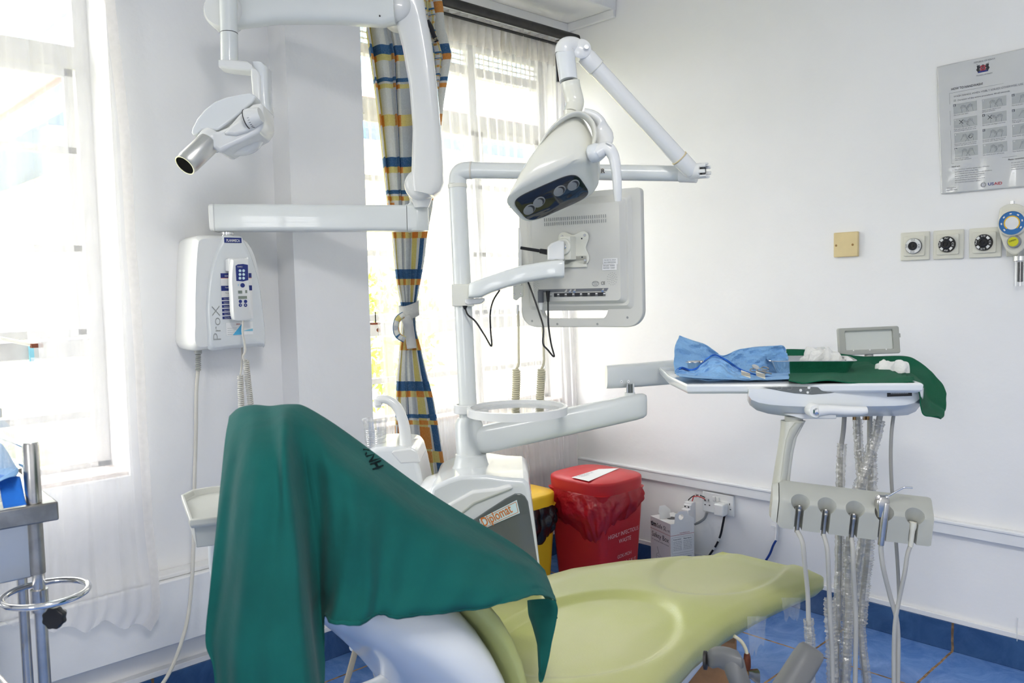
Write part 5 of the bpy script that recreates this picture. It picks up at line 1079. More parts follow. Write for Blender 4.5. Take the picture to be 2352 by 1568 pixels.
mb = MB(); a, b = D(1352, 356, 1.965), D(1385, 345, 1.95); mb.lathe(a, b-a, [(.016, 0), (.0225, .006), (.0225, .022), (.019, .03), (.0165, .036)], M['white_cool'], 30); mb.build('head_pivot', Lm, ang=50)
mb = MB(); mb.tube([D(1372, 352, 1.95), D(1388, 342, 1.945), D(1401, 345, 1.94), D(1411, 365, 1.94), D(1416, 400, 1.94), D(1418, 435, 1.945), D(1419, 462, 1.95)], [.0165, .0165, .0150, .0130, .0112, .0105, .0085], M['white'], 22, sm=7); mb.lathe(D(1398, 333, 1.93), (UP*.8+RT*.5), [(.009, 0), (.0085, .002), (.0001, .003)], M['white'], 20); mb.build('handle', Lm)
mb = MB(); mb.tube([D(1195, 462, 2.05), D(1180, 464, 2.06), D(1168, 466, 2.06)], [.014, .015, .013], M['white'], 20, sm=4); mb.build('handle', Lm)
# ================================================================== DELIVERY ARM AND UNIT
fh = V(FWD.x, FWD.y, 0).normalized()
t = U
mb = MB(); rs = []
for x, y, hh, dd, tk in ((1092, 1010, 31, 2.27, .032), (1112, 1008, 33, 2.27, .034), (1135, 1003, 33, 2.275, .034), (1250, 979, 32, 2.29, .034), (1370, 953, 31, 2.305, .034), (1460, 934, 30, 2.32, .034), (1476, 931, 28, 2.322, .031), (1483, 930, 24, 2.323, .025)):
    c = D(x, y, dd); rs.append(sell(c, UP*(hh*dd/F), FWD*tk, 28, 3.2))
mb.rings(rs, M['enamel']); mb.build('lower_arm', t, ang=60)
mb = MB(); p = D(1447, 906, 2.32); mb.lathe(p-V(0, 0, .012), Z_, [(.022, 0), (.019, .008), (.0145, .012), (.0145, .018)], M['enamel'], 28); mb.cyl(p+V(0, 0, .006), p+V(0, 0, .03), .0085, M['panel_grey'], 18)
mb.build('pivot_boss', t)
for dx in (-.0085, .0085):
    mb = MB(); mb.cyl(p+RT*dx+V(0, 0, .004)-FWD*.007, p+RT*dx+V(0, 0, .032)-FWD*.007, .0028, M['chrome'], 12); mb.build('chrome_pin', t)
mb = MB(); rs = []
for x, yt, yb, dd, tk in ((1392, 839, 892, 2.30, .028), (1399, 838, 892, 2.305, .031), (1470, 833, 888, 2.40, .031), (1545, 826, 882, 2.50, .031), (1700, 815, 868, 2.64, .031), (1890, 796, 842, 2.72, .031)):
    a, b = D(x, yt, dd), D(x, yb, dd); rs.append(sell((a+b)/2, (a-b)/2, FWD*tk, 28, 3.2))
mb.rings(rs, M['enamel']); mb.build('upper_arm', t, ang=60)
mb = MB()
for x in (1427, 1443): mb.lathe(D(x, 876, 2.265), -FWD, [(.004, 0), (.0035, .0018), (.0018, .0018), (.0001, .0006)], M['chrome'], 14)
mb.build('arm_screws', t)['kind'] = 'stuff'
G = thing('delivery_unit', 'white dental delivery unit with tray top, side handle and five instrument holders', 'delivery unit', D(1900, 950, 1.95).xy.to_3d())
d0 = 1.93; ztop = D(1850, 884, d0).z
# the tray top (flat moulded board with a rim)
fl = D(1577, 886, d0); fr_ = D(2122, 884, d0); ztop = (fl.z+fr_.z)/2
out = [onz(1577, 886, ztop), onz(1850, 884, ztop), onz(2122, 883, ztop)]
ux2 = (out[2]-out[0]).normalized(); uy2 = Z_.cross(ux2)
if uy2.dot(FWD) < 0: uy2 = -uy2
bl = onz(1513, 846, ztop+.0)
P_ = [out[0], out[2], out[2]+uy2*.42, bl+uy2*.02+ux2*.08, bl+uy2*.01, bl, bl+(out[0]-bl)*.55+ux2*-.012]
def cen(P_): return sum(P_, Vector())/len(P_)
def shrk(P_, s_, dz): c = cen(P_); return [c+(p-c)*s_+V(0, 0, dz) for p in P_]
mb = MB(); mb.rings([shrk(P_, .97, -.020), shrk(P_, .995, -.014), shrk(P_, 1.0, 0), shrk(P_, .985, .004), shrk(P_, .96, .002), shrk(P_, .94, -.006), shrk(P_, .3, -.006)], M['white_cool']); mb.build('tray_top', G, bevel=.002)
ZT = ztop-.006
# body: lofted bowl below
def bx(x, y, d=d0+.01): return D(x, y, d)
sec = [(1716, 893), (1716, 918), (1722, 930), (1738, 942), (1765, 950), (1800, 955), (1840, 958), (1900, 958), (1960, 957), (2010, 955), (2060, 955), (2085, 953), (2103, 945), (2115, 930), (2121, 912), (2122, 890)]
secF = [bx(x, y) for x, y in sec]; secM = [bx(x, lerp(y, 905, .0)) for x, y in sec]
c0_ = cen(secF)
rim0 = [(1721, 893), (1721, 905), (1727, 912), (1745, 917), (1770, 920), (1805, 922), (1845, 923), (1900, 923), (1960, 923), (2010, 923), (2055, 922), (2080, 920), (2098, 917), (2110, 911), (2116, 903), (2117, 893)]
rimF = [D(x, y, d0+.002) for x, y in rim0]; rimG = [D(lerp(x, xx, .25), lerp(y, yy, .3), d0+.004) for (x, y), (xx, yy) in zip(rim0, sec)]
secB = [D(x, y, d0+.05) for x, y in sec]; secC = [D(x, min(y, 945), d0+.22) for x, y in sec]; secD = [D(lerp(x, 1920, .04), min(y, 935), d0+.27) for x, y in sec]
mb = MB(); mb.rings([rimF, rimG, secB, secC, secD], M['white_cool']); mb.build('body', G, ang=30)
mb = MB(); pf = [(1752, 889)]+[(x, y) for x, y in ((1770, 893), (1795, 898), (1825, 903), (1865, 906), (1905, 903), (1940, 898), (1970, 892), (1990, 888))]
pp_ = [D(x, y, d0+.0005) for x, y in pf]; mb.prism(pp_, fh*.012, M['panel_grey']); mb.build('control_panel', G, bevel=.001)
mb = MB()
for x, y, r_, m_ in ((1858, 890, .0035, 'white'), (1839, 896, .0035, 'white'), (1855, 901, .003, 'white'), (1890, 890, .003, 'white')): mb.lathe(D(x, y, d0), -fh, [(r_, 0), (r_*.9, .0012), (.0001, .0015)], M[m_], 14)
for x, y in ((1790, 891), (1813, 891), (1856, 896), (1903, 897), (1935, 891)): 
    c = D(x, y, d0-.0003); mb.stroke([c+ux2*(.006*math.cos(a))+Z_*(.0035*math.sin(a)) for a in [2*math.pi*k/18 for k in range(19)]], .0007, fh, M['grey_ink'])
mb.build('panel_buttons', G)['kind'] = 'stuff'
mb = MB(); q = [D(x, y, d0+.001) for x, y in ((2038, 890), (2094, 889), (2095, 909), (2038, 911))]; mb.prism(q, fh*.012, M['black']); q = [D(x, y, d0) for x, y in ((2046, 894), (2086, 893), (2086, 904), (2046, 905))]; mb.prism(q, fh*.004, M['lens'])
for k in range(7): mb.box(D(2050+k*5.5, 901, d0-.0005), .0008, .0008, .004, M['ink'])
mb.build('pressure_gauge', G)
mb = MB(); a = D(1874, 944, d0-.022); mb.lathe(a+fh*.03, -fh, [(.0165, 0), (.0165, .028), (.0145, .031), (.0001, .031)], M['white'], 30)
mb.tube([D(x, y, d0-.018) for x, y in ((1876, 943), (1905, 941), (1945, 943), (1975, 943), (1990, 942))], [.0150, .0120, .0110, .0105, .0090], M['white'], 20, sm=5); SH_ = mb.build('side_handle', G)
mb = MB(); mb.lathe(a, -fh, [(.0085, 0), (.0085, .004), (.006, .006), (.006, .009), (.0001, .010)], M['chrome'], 6); mb.build('handle_nut', SH_)
mb = MB(); mb.prism([D(x, y, d0+.03) for x, y in ((1800, 950), (1920, 950), (1922, 962), (1842, 962))], fh*.12, M['white']); mb.build('underside_plate', G, bevel=.002)
# neck and instrument bracket arm
mb = MB(); c = D(1823, 955, d0+.06); mb.cyl(c, c-V(0, 0, .02), .021, M['warm_grey_light'], 30); mb.build('bracket_neck', G)
mb = MB(); rs = []
for x0, x1, y, dd, tk in ((1797, 1846, 966, 1.99, .026), (1797, 1838, 980, 1.985, .026), (1795, 1825, 1003, 1.98, .026), (1790, 1818, 1035, 1.98, .025), (1784, 1813, 1070, 1.98, .025), (1778, 1809, 1110, 1.98, .025), (1773, 1802, 1150, 1.98, .025), (1771, 1790, 1176, 1.98, .022)):
    a, b = D(x0, y, dd), D(x1, y+(x1-x0)*-.03, dd); rs.append(sell((a+b)/2, (b-a)/2, FWD*tk, 24, 4))
mb.rings(rs, M['warm_grey_light']); mb.build('bracket_arm', G, ang=45)
mb = MB(); rs = []
for x0, x1, y in ((1826, 1842, 970), (1812, 1832, 985), (1803, 1820, 1008), (1798, 1813, 1040), (1793, 1808, 1080), (1790, 1804, 1110)):
    a, b = D(x0, y, 1.962), D(x1, y, 1.962); rs.append(sell((a+b)/2, (b-a)/2, FWD*.012, 16, 4))
mb.rings(rs, M['warm_grey']); mb.build('bracket_rib', G, ang=45)
# instrument holder: sloping top bar with five funnels cut into it
hl0, hl1 = D(1800, 1150, 1.93), D(2132, 1190, 1.875)
uxh = (hl1-hl0); Lh = uxh.length; uxh.normalize(); uyh = Z_.cross(uxh)
if uyh.dot(FWD) < 0: uyh = -uyh
uyh = (uyh-uxh*uyh.dot(uxh)).normalized(); uzh = uxh.cross(uyh)
if uzh.z < 0: uzh = -uzh
def hp3(u, y, z): return hl0+uxh*u+uyh*y+uzh*z
secH = [(-.022, -.058), (-.022, .002), (-.016, .012), (.010, .040), (.020, .044), (.034, .040), (.034, -.04), (.020, -.058)]
def hsec(u, s_=1, dz=0): return [hp3(u, y*s_, z*s_+dz) for y, z in secH]
mb = MB(); mb.rings([hsec(-.012, .86), hsec(-.006, .97), hsec(0), hsec(Lh*.5, 1, -.001), hsec(Lh, 1, 0), hsec(Lh+.006, .96)], M['warm_grey']); hb = mb.build('instrument_holder', None, ang=40)
us = [(D(x, y, 1.9)-hl0).dot(uxh) for x, y in ((1838, 1168), (1897, 1177), (1959, 1185), (2022, 1190), (2087, 1204))]
def boolcut(target, build_fn):
    for u in us:
        cut = MB(); build_fn(cut, u); co = cut.build('cutter', None, smooth=False)
        md = target.modifiers.new('cut', 'BOOLEAN'); md.operation = 'DIFFERENCE'; md.object = co; md.solver = 'EXACT'
        dg = bpy.context.evaluated_depsgraph_get(); nm_ = bpy.data.meshes.new_from_object(target.evaluated_get(dg)); target.modifiers.clear(); target.data = nm_; bpy.data.objects.remove(co)
axd = (uzh*.74-uyh*.67).normalized()
boolcut(hb, lambda c, u: c.lathe(hp3(u, -.006, -.012), axd, [(.008, -.006), (.011, .004), (.019, .018), (.0245, .030), (.0285, .06)], M['warm_grey'], 28))
boolcut(hb, lambda c, u: c.box(hp3(u, -.014, -.046), .0185, .036, .072, M['warm_grey'], ux=uxh, uy=uyh, uz=uzh))
nm = hb.data
bm = bmesh.new(); bm.from_mesh(nm); bmesh.ops.remove_doubles(bm, verts=bm.verts, dist=1e-5)
for f in bm.faces: f.smooth = True
for e in bm.edges:
    if len(e.link_faces) == 2 and e.calc_face_angle(0) > .6: e.smooth = False
bm.to_mesh(nm); bm.free()
w0 = hb.location.copy(); hb.parent = G; hb.location = w0-root_loc(G)
mb = MB(); mb.rings([hsec(-.014, .84), hsec(-.022, .80), hsec(-.027, .70)], M['warm_grey_light']); mb.build('holder_end_cap', G, ang=40)
def inst(u, top, bot, kind):
    """connector and its hose"""
    a = hp3(u, -.013, top); b = hp3(u, -.014, bot)
    mb = MB()
    if kind == 'metal':
        mb.lathe(a, b-a, [(.0035, .004), (.0055, .0), (.0066, 0), (.0066, .006), (.0060, .007), (.0066, .008), (.0066, .012), (.0052, .016), (.0052, (b-a).length)], M['dull_steel'], 20)
    elif kind == 'ivory':
        mb.lathe(a, b-a, [(.0035, .003), (.0060, 0), (.0080, 0), (.0080, .012), (.0062, .020), (.0055, (b-a).length)], M['gas_plate'], 22)
    return a, b, mb
hosep = [[(1837, 1208), (1843, 1245), (1848, 1290), (1855, 1360), (1857, 1420), (1860, 1480), (1862, 1600)],
         [(1896, 1216), (1900, 1260), (1903, 1310), (1905, 1372), (1908, 1440), (1911, 1500), (1913, 1600)],
         [(1958, 1224), (1959, 1262), (1960, 1310), (1964, 1380), (1966, 1440), (1965, 1510), (1964, 1600)],
         [(2021, 1234), (2024, 1270), (2030, 1310), (2045, 1370), (2059, 1420), (2063, 1480), (2061, 1600)],
         [(2086, 1242), (2084, 1275), (2078, 1315), (2066, 1372), (2056, 1430), (2053, 1500), (2053, 1600)]]
nmx = ['handpiece_hose', 'handpiece_hose', 'scaler_hose', 'air_water_syringe', 'suction_hose']
for k, (u, P2) in enumerate(zip(us, hosep)):
    if k == 3: a = hp3(u, -.024, .030); b = hp3(u, -.022, -.068); mb = MB(); mb.lathe(a, b-a, [(.0075, 0), (.0085, .004), (.0080, .045), (.0070, (b-a).length)], M['steel'], 24)
    elif k == 4: a, b, mb = inst(u, -.010, -.066, 'ivory')
    else: a, b, mb = inst(u, -.004+(-.002*k), -.066, 'metal')
    pc = mb.build('connector', G)
    dn = 1.895-.006*k
    mb = MB(); pts = [b+(a-b).normalized()*.004]+[D(x, y, dn+ (.0 if j < 3 else .004*j)) for j, (x, y) in enumerate(P2) if j > 0]
    mb.tube(pts, .0052 if k != 4 else .0047, M['tube_grey'], 14, sm=7); mb.build('instrument_hose', G)
# syringe head and bent nozzle
mb = MB(); a = D(2026, 1150, 1.872); b2 = D(2022, 1178, 1.875); mb.rings([sell(D(2023, 1186, 1.876), RT*.0085, FWD*.0085, 20, 3), sell(D(2025, 1168, 1.873), RT*.0120, FWD*.0105, 20, 3), sell(D(2026, 1152, 1.872), RT*.0150, FWD*.0115, 20, 4), sell(D(2027, 1141, 1.873), RT*.0125, FWD*.0105, 20, 4), sell(D(2028, 1137, 1.874), RT*.009, FWD*.008, 20, 4)], M['steel'])
mb.lathe(D(2016, 1142, 1.866), (-FWD*.7-RT*.5+UP*.4), [(.0055, 0), (.0055, .006), (.0001, .007)], M['steel'], 16); sy = mb.build('syringe_head', G, ang=50)
mb = MB(); mb.tube([D(2034, 1143, 1.87), D(2042, 1138, 1.868), D(2072, 1121, 1.86), D(2081, 1119, 1.858), D(2096, 1120, 1.855)], [.0045, .0022, .0020, .0020, .0020], M['chrome'], 12, sm=5); mb.lathe(D(2033, 1144, 1.87), D(2040, 1139, 1.868)-D(2033, 1144, 1.87), [(.0062, 0), (.0062, .006), (.004, .009)], M['chrome'], 18); mb.build('syringe_nozzle', G)
# supply hoses from underneath, some in wrinkled clear sleeves
def hose(pts, r, m_='tube_dark', dd=2.02, name='supply_hose'):
    mb = MB(); mb.tube([D(p[0], p[1], p[2] if len(p) > 2 else dd) for p in pts], r, M[m_], 12, sm=6); return mb.build(name, G)
def sleeve(pts, r, dd, amp=.18, freq=None, seed=0, m_='sleeve'):
    rnd = random.Random(seed); P3 = cat([D(x, y, dd) for x, y in pts], 26); rl = []
    for i, p in enumerate(P3):
        rl.append(r*(1+amp*(rnd.random()-.3)+(amp*(1 if i % 2 else -1) if freq else 0)))
    mb = MB(); mb.tube(P3, rl, M[m_], 14, cap=False)
    for i in range(len(mb.v)): mb.v[i] = mb.v[i]+V(rnd.uniform(-1, 1), rnd.uniform(-1, 1), rnd.uniform(-1, 1))*r*.13
    return mb.build('protective_sleeve', G, ang=80)
b1 = [(1940, 950), (1937, 990), (1931, 1040), (1930, 1120), (1929, 1220), (1927, 1340), (1923, 1460), (1921, 1600)]
b2_ = [(1970, 955), (1971, 1010), (1974, 1060), (1982, 1120), (1984, 1200), (1973, 1290), (1962, 1370), (1950, 1450), (1938, 1600)]
b3 = [(2022, 950), (2010, 1005), (1992, 1060), (1976, 1110), (1962, 1160), (1950, 1240), (1947, 1330), (1948, 1400), (1944, 1480), (1940, 1600)]
b4 = [(1998, 955), (1998, 1020), (2000, 1100), (1997, 1190), (1991, 1280), (1983, 1350), (1977, 1430), (1982, 1500), (1994, 1600)]
b5 = [(2053, 950), (2048, 990), (2046, 1045), (2048, 1110), (2054, 1190), (2060, 1270), (2064, 1340), (2064, 1380), (2055, 1450), (2052, 1600)]
hose(b1, .0056, dd=2.05); hose(b2_, .0062, 'tube_grey', 2.07); hose(b3, .0072, 'tube_grey', 2.03); hose(b4, .0065, 'tube_grey', 2.09); hose(b5, .0042, 'tube_dark', 2.0)
sleeve([(1934, 1018), (1930, 1100), (1929, 1220), (1927, 1340), (1922, 1440)], .0105, 2.05, .12, seed=1)
sleeve([(1923, 1440), (1922, 1500), (1921, 1600)], .0110, 2.05, .3, seed=2)
sleeve([(1969, 962), (1972, 1020), (1976, 1075), (1983, 1130), (1984, 1200), (1973, 1290), (1962, 1370), (1952, 1440), (1938, 1600)], .0105, 2.07, .14, seed=3)
sleeve([(2020, 965), (2010, 1005), (1992, 1060), (1976, 1110), (1962, 1160)], .0130, 2.03, .2, seed=4)
sleeve([(1950, 1240), (1947, 1330), (1948, 1400), (1944, 1480), (1940, 1600)], .0118, 2.03, .14, True, seed=5)
sleeve([(1999, 1040), (2000, 1100), (1997, 1190), (1991, 1280), (1983, 1350), (1977, 1430)], .0140, 2.09, .12, True, seed=6)
sleeve([(1977, 1430), (1980, 1480), (1988, 1540), (1996, 1600)], .0110, 2.09, .16, seed=7)
sleeve([(1857, 1422), (1859, 1450), (1861, 1490), (1862, 1600)], .0105, 1.91, .25, seed=8)
sleeve([(1906, 1374), (1906, 1410), (1909, 1460), (1911, 1520), (1913, 1600)], .0115, 1.92, .35, seed=9)
mb = MB(); 
for x in (1962, 1985, 1993): mb.cyl(D(x, 950, 2.05), D(x, 964, 2.05), .004, M['brass'], 12)
mb.lathe(D(1978, 955, 2.03), (0, 0, -1), [(.008, 0), (.008, .014), (.004, .02), (.0001, .021)], M['clear'], 16); mb.build('hose_fittings', G)['kind'] = 'stuff'
# x-ray viewer box on the back of the tray
t = thing('film_viewer', 'grey framed film viewer with white panel behind the green cloth', 'film viewer', D(1996, 815, 2.17))
vq = [D(1925, 754, 2.43), D(2064, 748, 2.40), D(2068, 811, 2.40), D(1929, 816, 2.43)]
vux = (vq[1]-vq[0]).normalized(); vuy = (vq[0]-vq[3]).normalized(); vn = vux.cross(vuy)
if vn.dot(FWD) > 0: vn = -vn
vo = sum(vq, Vector())/4; vw = (vq[1]-vq[0]).length; vh2 = (vq[0]-vq[3]).length
sg = 1 if vux.cross(vuy).dot(vn) > 0 else -1
mb = MB(); mb.plate(rrect(vw, vh2, .006), [[(x, y+.002) for x, y in rrect(vw*.78, vh2*.70, .002)]], vo-vn*.012, vux*sg, vuy, .03, M['warm_grey'], .0025); mb.build('frame', t)
mb = MB(); mb.box(vo-vn*.008+vuy*.002, vw*.79, vh2*.71, .004, M['screen'], ux=vux, uy=vuy, uz=vn); mb.build('light_panel', t)
mb = MB()
for k in (-.27, 0, .27): mb.lathe(vo+vux*(vw*k)-vuy*(vh2*.335)+vn*.002, vn, [(.0022, 0), (.002, .001), (.0001, .001)], M['paper'], 10)
mb.build('clip_studs', t)['kind'] = 'stuff'
mb = MB(); mb.box(vo+vux*(vw/2+.003)+vuy*.012-vn*.012, .005, .012, .01, M['warm_grey'], ux=vux, uy=vuy, uz=vn); mb.build('switch', t, bevel=.001)
mb = MB(); mb.cyl(vo-vuy*(vh2*.5)-vn*.012, vo-vuy*(vh2*.5)-vn*.012-V(0, 0, max(.01, (vo-vuy*(vh2*.5)).z-ZT-.0)), .012, M['warm_grey'], 18); mb.build('stem', t)
# ------------------------------------------------------------------ things on the tray top
def tz(x, y, z=0): return onz(x, y, ZT+z)
# green cloth
random.seed(5)
t = thing('green_cloth', 'dark green cloth spread over the right of the tray and hanging off its end', 'cloth', tz(1960, 860))
topr = [(1806, 802), (1850, 806), (1900, 812), (1960, 818), (2020, 820), (2080, 822), (2108, 832), (2135, 850), (2152, 872), (2165, 888), (2173, 905)]
midr = [(1808, 842), (1860, 845), (1910, 848), (1960, 850), (2010, 850), (2060, 850), (2090, 856), (2115, 872), (2128, 900), (2140, 920), (2172, 940)]
lowr = [(1811, 866), (1860, 864), (1910, 858), (1960, 858), (2010, 860), (2060, 861), (2100, 868), (2120, 886), (2126, 915), (2140, 938), (2168, 958)]
botr = [(1812, 880), (1860, 881), (1910, 878), (1960, 882), (2010, 884), (2060, 886), (2102, 885), (2112, 905), (2115, 935), (2125, 958), (2155, 964)]
def rowpts(row, d0_, d1_, d2_): 
    out = []
    for i, (x, y) in enumerate(row):
        d = d0_ if i < 7 else lerp(d0_, d1_, (i-6)/4); out.append(D(x, y, d))
    return out
R0 = rowpts(topr, 2.39, 2.16, 0); R1 = rowpts(midr, 2.315, 2.08, 0); R2 = rowpts(lowr, 2.19, 2.0, 0); R3 = rowpts(botr, 1.922, 1.915, 0)
GR = [cat(r, 8) for r in (R0, R1, R2, R3)]
def clothf(u, v):
    cols = []
    for r in GR:
        s_ = u*(len(r)-1); i = min(int(s_), len(r)-2); cols.append(r[i].lerp(r[i+1], s_-i))
    cc_ = cat(cols, 8); s_ = v*(len(cc_)-1); i = min(int(s_), len(cc_)-2); p = cc_[i].lerp(cc_[i+1], s_-i)
    f = .003*math.sin(u*22+v*5)*(v)+.002*math.sin(v*18+u*9)+.0035*math.sin(u*9-v*7)
    p = p+V(0, 0, abs(f)*.9)-FWD*f*.6*sstep(.5, .9, u)
    Lb = (out[2]-out[0]).length; ta = (p-out[0]).dot(ux2)/Lb; tb = (p-out[0]).dot(uy2)
    if ta < 1.0 and v < .95 and tb > -.002: p.z = max(p.z, ZT+.0045+.0085*max(sstep(.86, .955, ta), sstep(.055, .02, tb))+abs(f)*.4)
    return p
mb = MB(); mb.grid(clothf, 90, 30, M['green_cloth']); mb.build('cloth', t, solid=.002)
mb = MB(); mb.grid(lambda u, v: clothf(u*.6, lerp(.93, 1, v))+(-fh*.0012), 60, 2, M['green_cloth']); mb.build('hem', t, solid=.001)
# blue sterile wrap
t = thing('blue_wrap', 'crumpled light blue sterile paper wrap on the left of the tray', 'wrap', tz(1680, 870))
def sheet(rows, depth, m_, name, par, nu=60, nv=24, amp=.004, seed=1, solid=.0006, q=7):
    Rr = [cat([D(x, y, dd) for (x, y), dd in zip(r, dl_)], q) for r, dl_ in zip(rows, depth)]
    rnd = random.Random(seed); ph = [rnd.uniform(0, 6) for _ in range(6)]
    def f(u, v):
        cols = []
        for r in Rr:
            s_ = u*(len(r)-1); i = min(int(s_), len(r)-2); cols.append(r[i].lerp(r[i+1], s_-i))
        cc_ = cat(cols, 7); s_ = v*(len(cc_)-1); i = min(int(s_), len(cc_)-2); p = cc_[i].lerp(cc_[i+1], s_-i)
        tri = lambda a: abs((a % 1)-.5)*2-.5
        h = tri(u*3.1+v*1.3+ph[0])+.7*tri(u*5.3-v*2.7+ph[1])+.5*tri(v*4.1+u*1.7+ph[2])+.35*tri(u*9.7+v*6.1+ph[3])
        return p-FWD*(h*amp)+UP*(h*amp*.25)*math.sin(math.pi*v)
    mb = MB(); mb.grid(f, nu, nv, M[m_]); return mb.build(name, par, solid=solid, ang=25)
back_top = [(1562, 770), (1590, 781), (1618, 790), (1645, 808), (1662, 816), (1690, 804), (1710, 800), (1740, 796), (1775, 794), (1797, 793), (1806, 802)]
back_mid = [(1549, 800), (1585, 820), (1620, 828), (1650, 838), (1672, 840), (1700, 838), (1725, 836), (1750, 832), (1775, 828), (1795, 826), (1810, 830)]
back_low = [(1550, 858), (1585, 860), (1620, 860), (1650, 860), (1680, 860), (1710, 861), (1740, 861), (1765, 861), (1785, 861), (1800, 861), (1815, 861)]
sheet([back_top, back_mid, back_low], [[2.31]*11, [2.30]*11, [2.26]*11], 'blue_wrap', 'back_fold', t, seed=4, amp=.011)
f_top = [(1552, 850), (1565, 843), (1582, 848), (1596, 846), (1608, 838), (1625, 822), (1640, 814), (1662, 822), (1685, 838), (1712, 852), (1760, 864), (1812, 862)]
f_mid = [(1553, 858), (1575, 860), (1595, 862), (1615, 856), (1632, 846), (1650, 838), (1665, 844), (1682, 852), (1700, 858), (1730, 866), (1770, 872), (1812, 868)]
f_low = [(1560, 864), (1580, 868), (1600, 870), (1622, 873), (1645, 873), (1668, 873), (1690, 872), (1710, 874), (1735, 873), (1760, 874), (1790, 873), (1812, 872)]
dd_ = [2.15]*12
sheet([f_top, f_mid, f_low], [dd_, [q-.02 for q in dd_], [q-.075 for q in dd_]], 'blue_wrap', 'front_fold', t, seed=9, amp=.009)
sheet([[(1552, 848), (1590, 852), (1640, 846), (1700, 852), (1760, 856), (1815, 852)], [(1560, 864), (1600, 868), (1650, 870), (1710, 872), (1765, 872), (1812, 870)]], [[2.25]*6, [2.06]*6], 'blue_wrap', 'flat_layer', t, amp=.0015, seed=2)
sheet([[(x, y-1) for x, y in f_top], [(x, y+3) for x, y in f_top]], [[q-.004 for q in dd_], [q-.006 for q in dd_]], 'blue_wrap_deep', 'folded_edge', t, nv=3, amp=.009, seed=9)
for k, (x, y) in enumerate(((1713, 859), (1747, 861))):
    mb = MB(); c = D(x, y, 2.055); u_ = (RT*.92-UP*.35).normalized(); w_ = UP.cross(FWD).cross(u_).normalized() if False else (UP*.8+RT*.1+FWD*.55).normalized()
    mb.box(c, .024, .0006, .014, M['gas_plate'], ux=u_, uy=u_.cross(w_), uz=w_)
    for j in (-1, 0, 1): mb.stroke([c+u_*(.012*a)+w_*(.005*(a*.8+j*1.1)*.6)-FWD*.001 for a in (-1, -.3, .4, 1)], .0011, u_.cross(w_), M['ink'])
    mb.build('indicator_tape', t, smooth=False)
# small steel bowl peeping over the wrap
t = thing('steel_bowl', 'small round steel bowl half hidden in the blue wrap', 'bowl', D(1596, 850, 2.22)); p = D(1599, 849, 2.22)
mb = MB(); mb.lathe(p, Z_, [(.018, 0), (.023, .010), (.025, .018), (.0282, .021), (.0282, .0225), (.0242, .0205), (.020, .004), (.0001, .002)], M['chrome'], 32); mb.build('bowl', t)
# steel tray
t = thing('steel_tray', 'shallow rectangular steel tray holding white gauze on the green cloth', 'tray', D(1865, 855, 1.99))
zt2 = ZT+.004; a, b = onz(1785, 858, zt2), onz(1950, 858, zt2); txu = (b-a).normalized(); tyu = Z_.cross(txu)
if tyu.dot(FWD) < 0: tyu = -tyu
c = (a+b)/2+tyu*.065; w0_, w1_ = (b-a).length, (b-a).length+.040
mb = MB()
mb.rings([rr3(c, txu, tyu, w0_, .125, .02), rr3(c+V(0, 0, .030), txu, tyu, w1_-.012, .150, .024), rr3(c+V(0, 0, .034), txu, tyu, w1_+.004, .162, .028), rr3(c+V(0, 0, .0355), txu, tyu, w1_+.002, .160, .027), rr3(c+V(0, 0, .033), txu, tyu, w1_-.014, .148, .023), rr3(c+V(0, 0, .002), txu, tyu, w0_-.004, .121, .018)], M['chrome']); mb.build('pan', t, ang=50)
def wad(name, label, cpx, w_, h_, seed, dd):
    """crumpled gauze: a folded cloth patch gathered into peaks"""
    rnd = random.Random(seed); base = D(cpx[0], cpx[1], dd); ph = [rnd.uniform(0, 6.3) for _ in range(8)]; mb = MB()
    def f(u, v):
        a = u*2*math.pi; r = math.sin(v*math.pi*.5); hh = math.cos(v*math.pi*.5)
        k = 1+.22*math.sin(3*a+ph[0])+.13*math.sin(5*a+ph[1]+v*3)+.08*math.sin(9*a+ph[2]+v*6)
        hz = h_*(1-(1-hh)**2.2)*(1+(.22*math.sin(2*a+ph[3])+.16*math.sin(5*a+v*8+ph[4]))*r)+h_*.10*math.sin(a*4+v*11)*r*(1-v)+h_*.07*math.sin(a*9+v*23)*r
        return base+RT*(w_/2*r*k*math.cos(a))+fh*(w_*.32*r*k*math.sin(a))+V(0, 0, max(0, hz))
    mb.grid(f, 64, 26, M['white_cotton'], uvs=False); o = mb.build('gauze', None, ang=60); o.name = name; return tag(o, label, 'gauze')
wad('gauze_wad', 'heap of white gauze standing in the steel tray', (1886, 844), .110, .048, 3, 2.30)
mb = MB()
wad('gauze_wad', 'small crumpled white gauze lying alone on the green cloth', (2046, 855), .082, .028, 11, 2.17)
# scissors handles and mouth mirror beside the tray
t = thing('dental_instruments', 'steel mouth mirror and scissor rings lying between the wrap and the steel tray', 'instruments', D(1745, 860, 2.05))
mb = MB(); c = D(1735, 843, 2.13); n_ = (-FWD*.6+UP*.8+RT*.2).normalized(); mb.lathe(c, n_, [(.0095, 0), (.0098, .0015), (.0085, .0018), (.0001, .0012)], M['chrome'], 26, True); mb.tube([c+RT*.008-UP*.002, D(1765, 852, 2.13)], .0015, M['chrome'], 8); mb.build('mouth_mirror', t)
mb = MB()
for x, y in ((1757, 846), (1731, 850), (1752, 855)):
    c = D(x, y, 2.12); u_, w_ = RT, (UP*.55+FWD*.8).normalized()
    mb.tube([c+u_*(.009*math.cos(a))+w_*(.0065*math.sin(a)) for a in [2*math.pi*k/16 for k in range(16)]], .0016, M['dull_steel'], 8, closed=True)
mb.tube([D(1740, 851, 2.12), D(1772, 858, 2.12)], .002, M['dull_steel'], 8); mb.build('scissors', t)
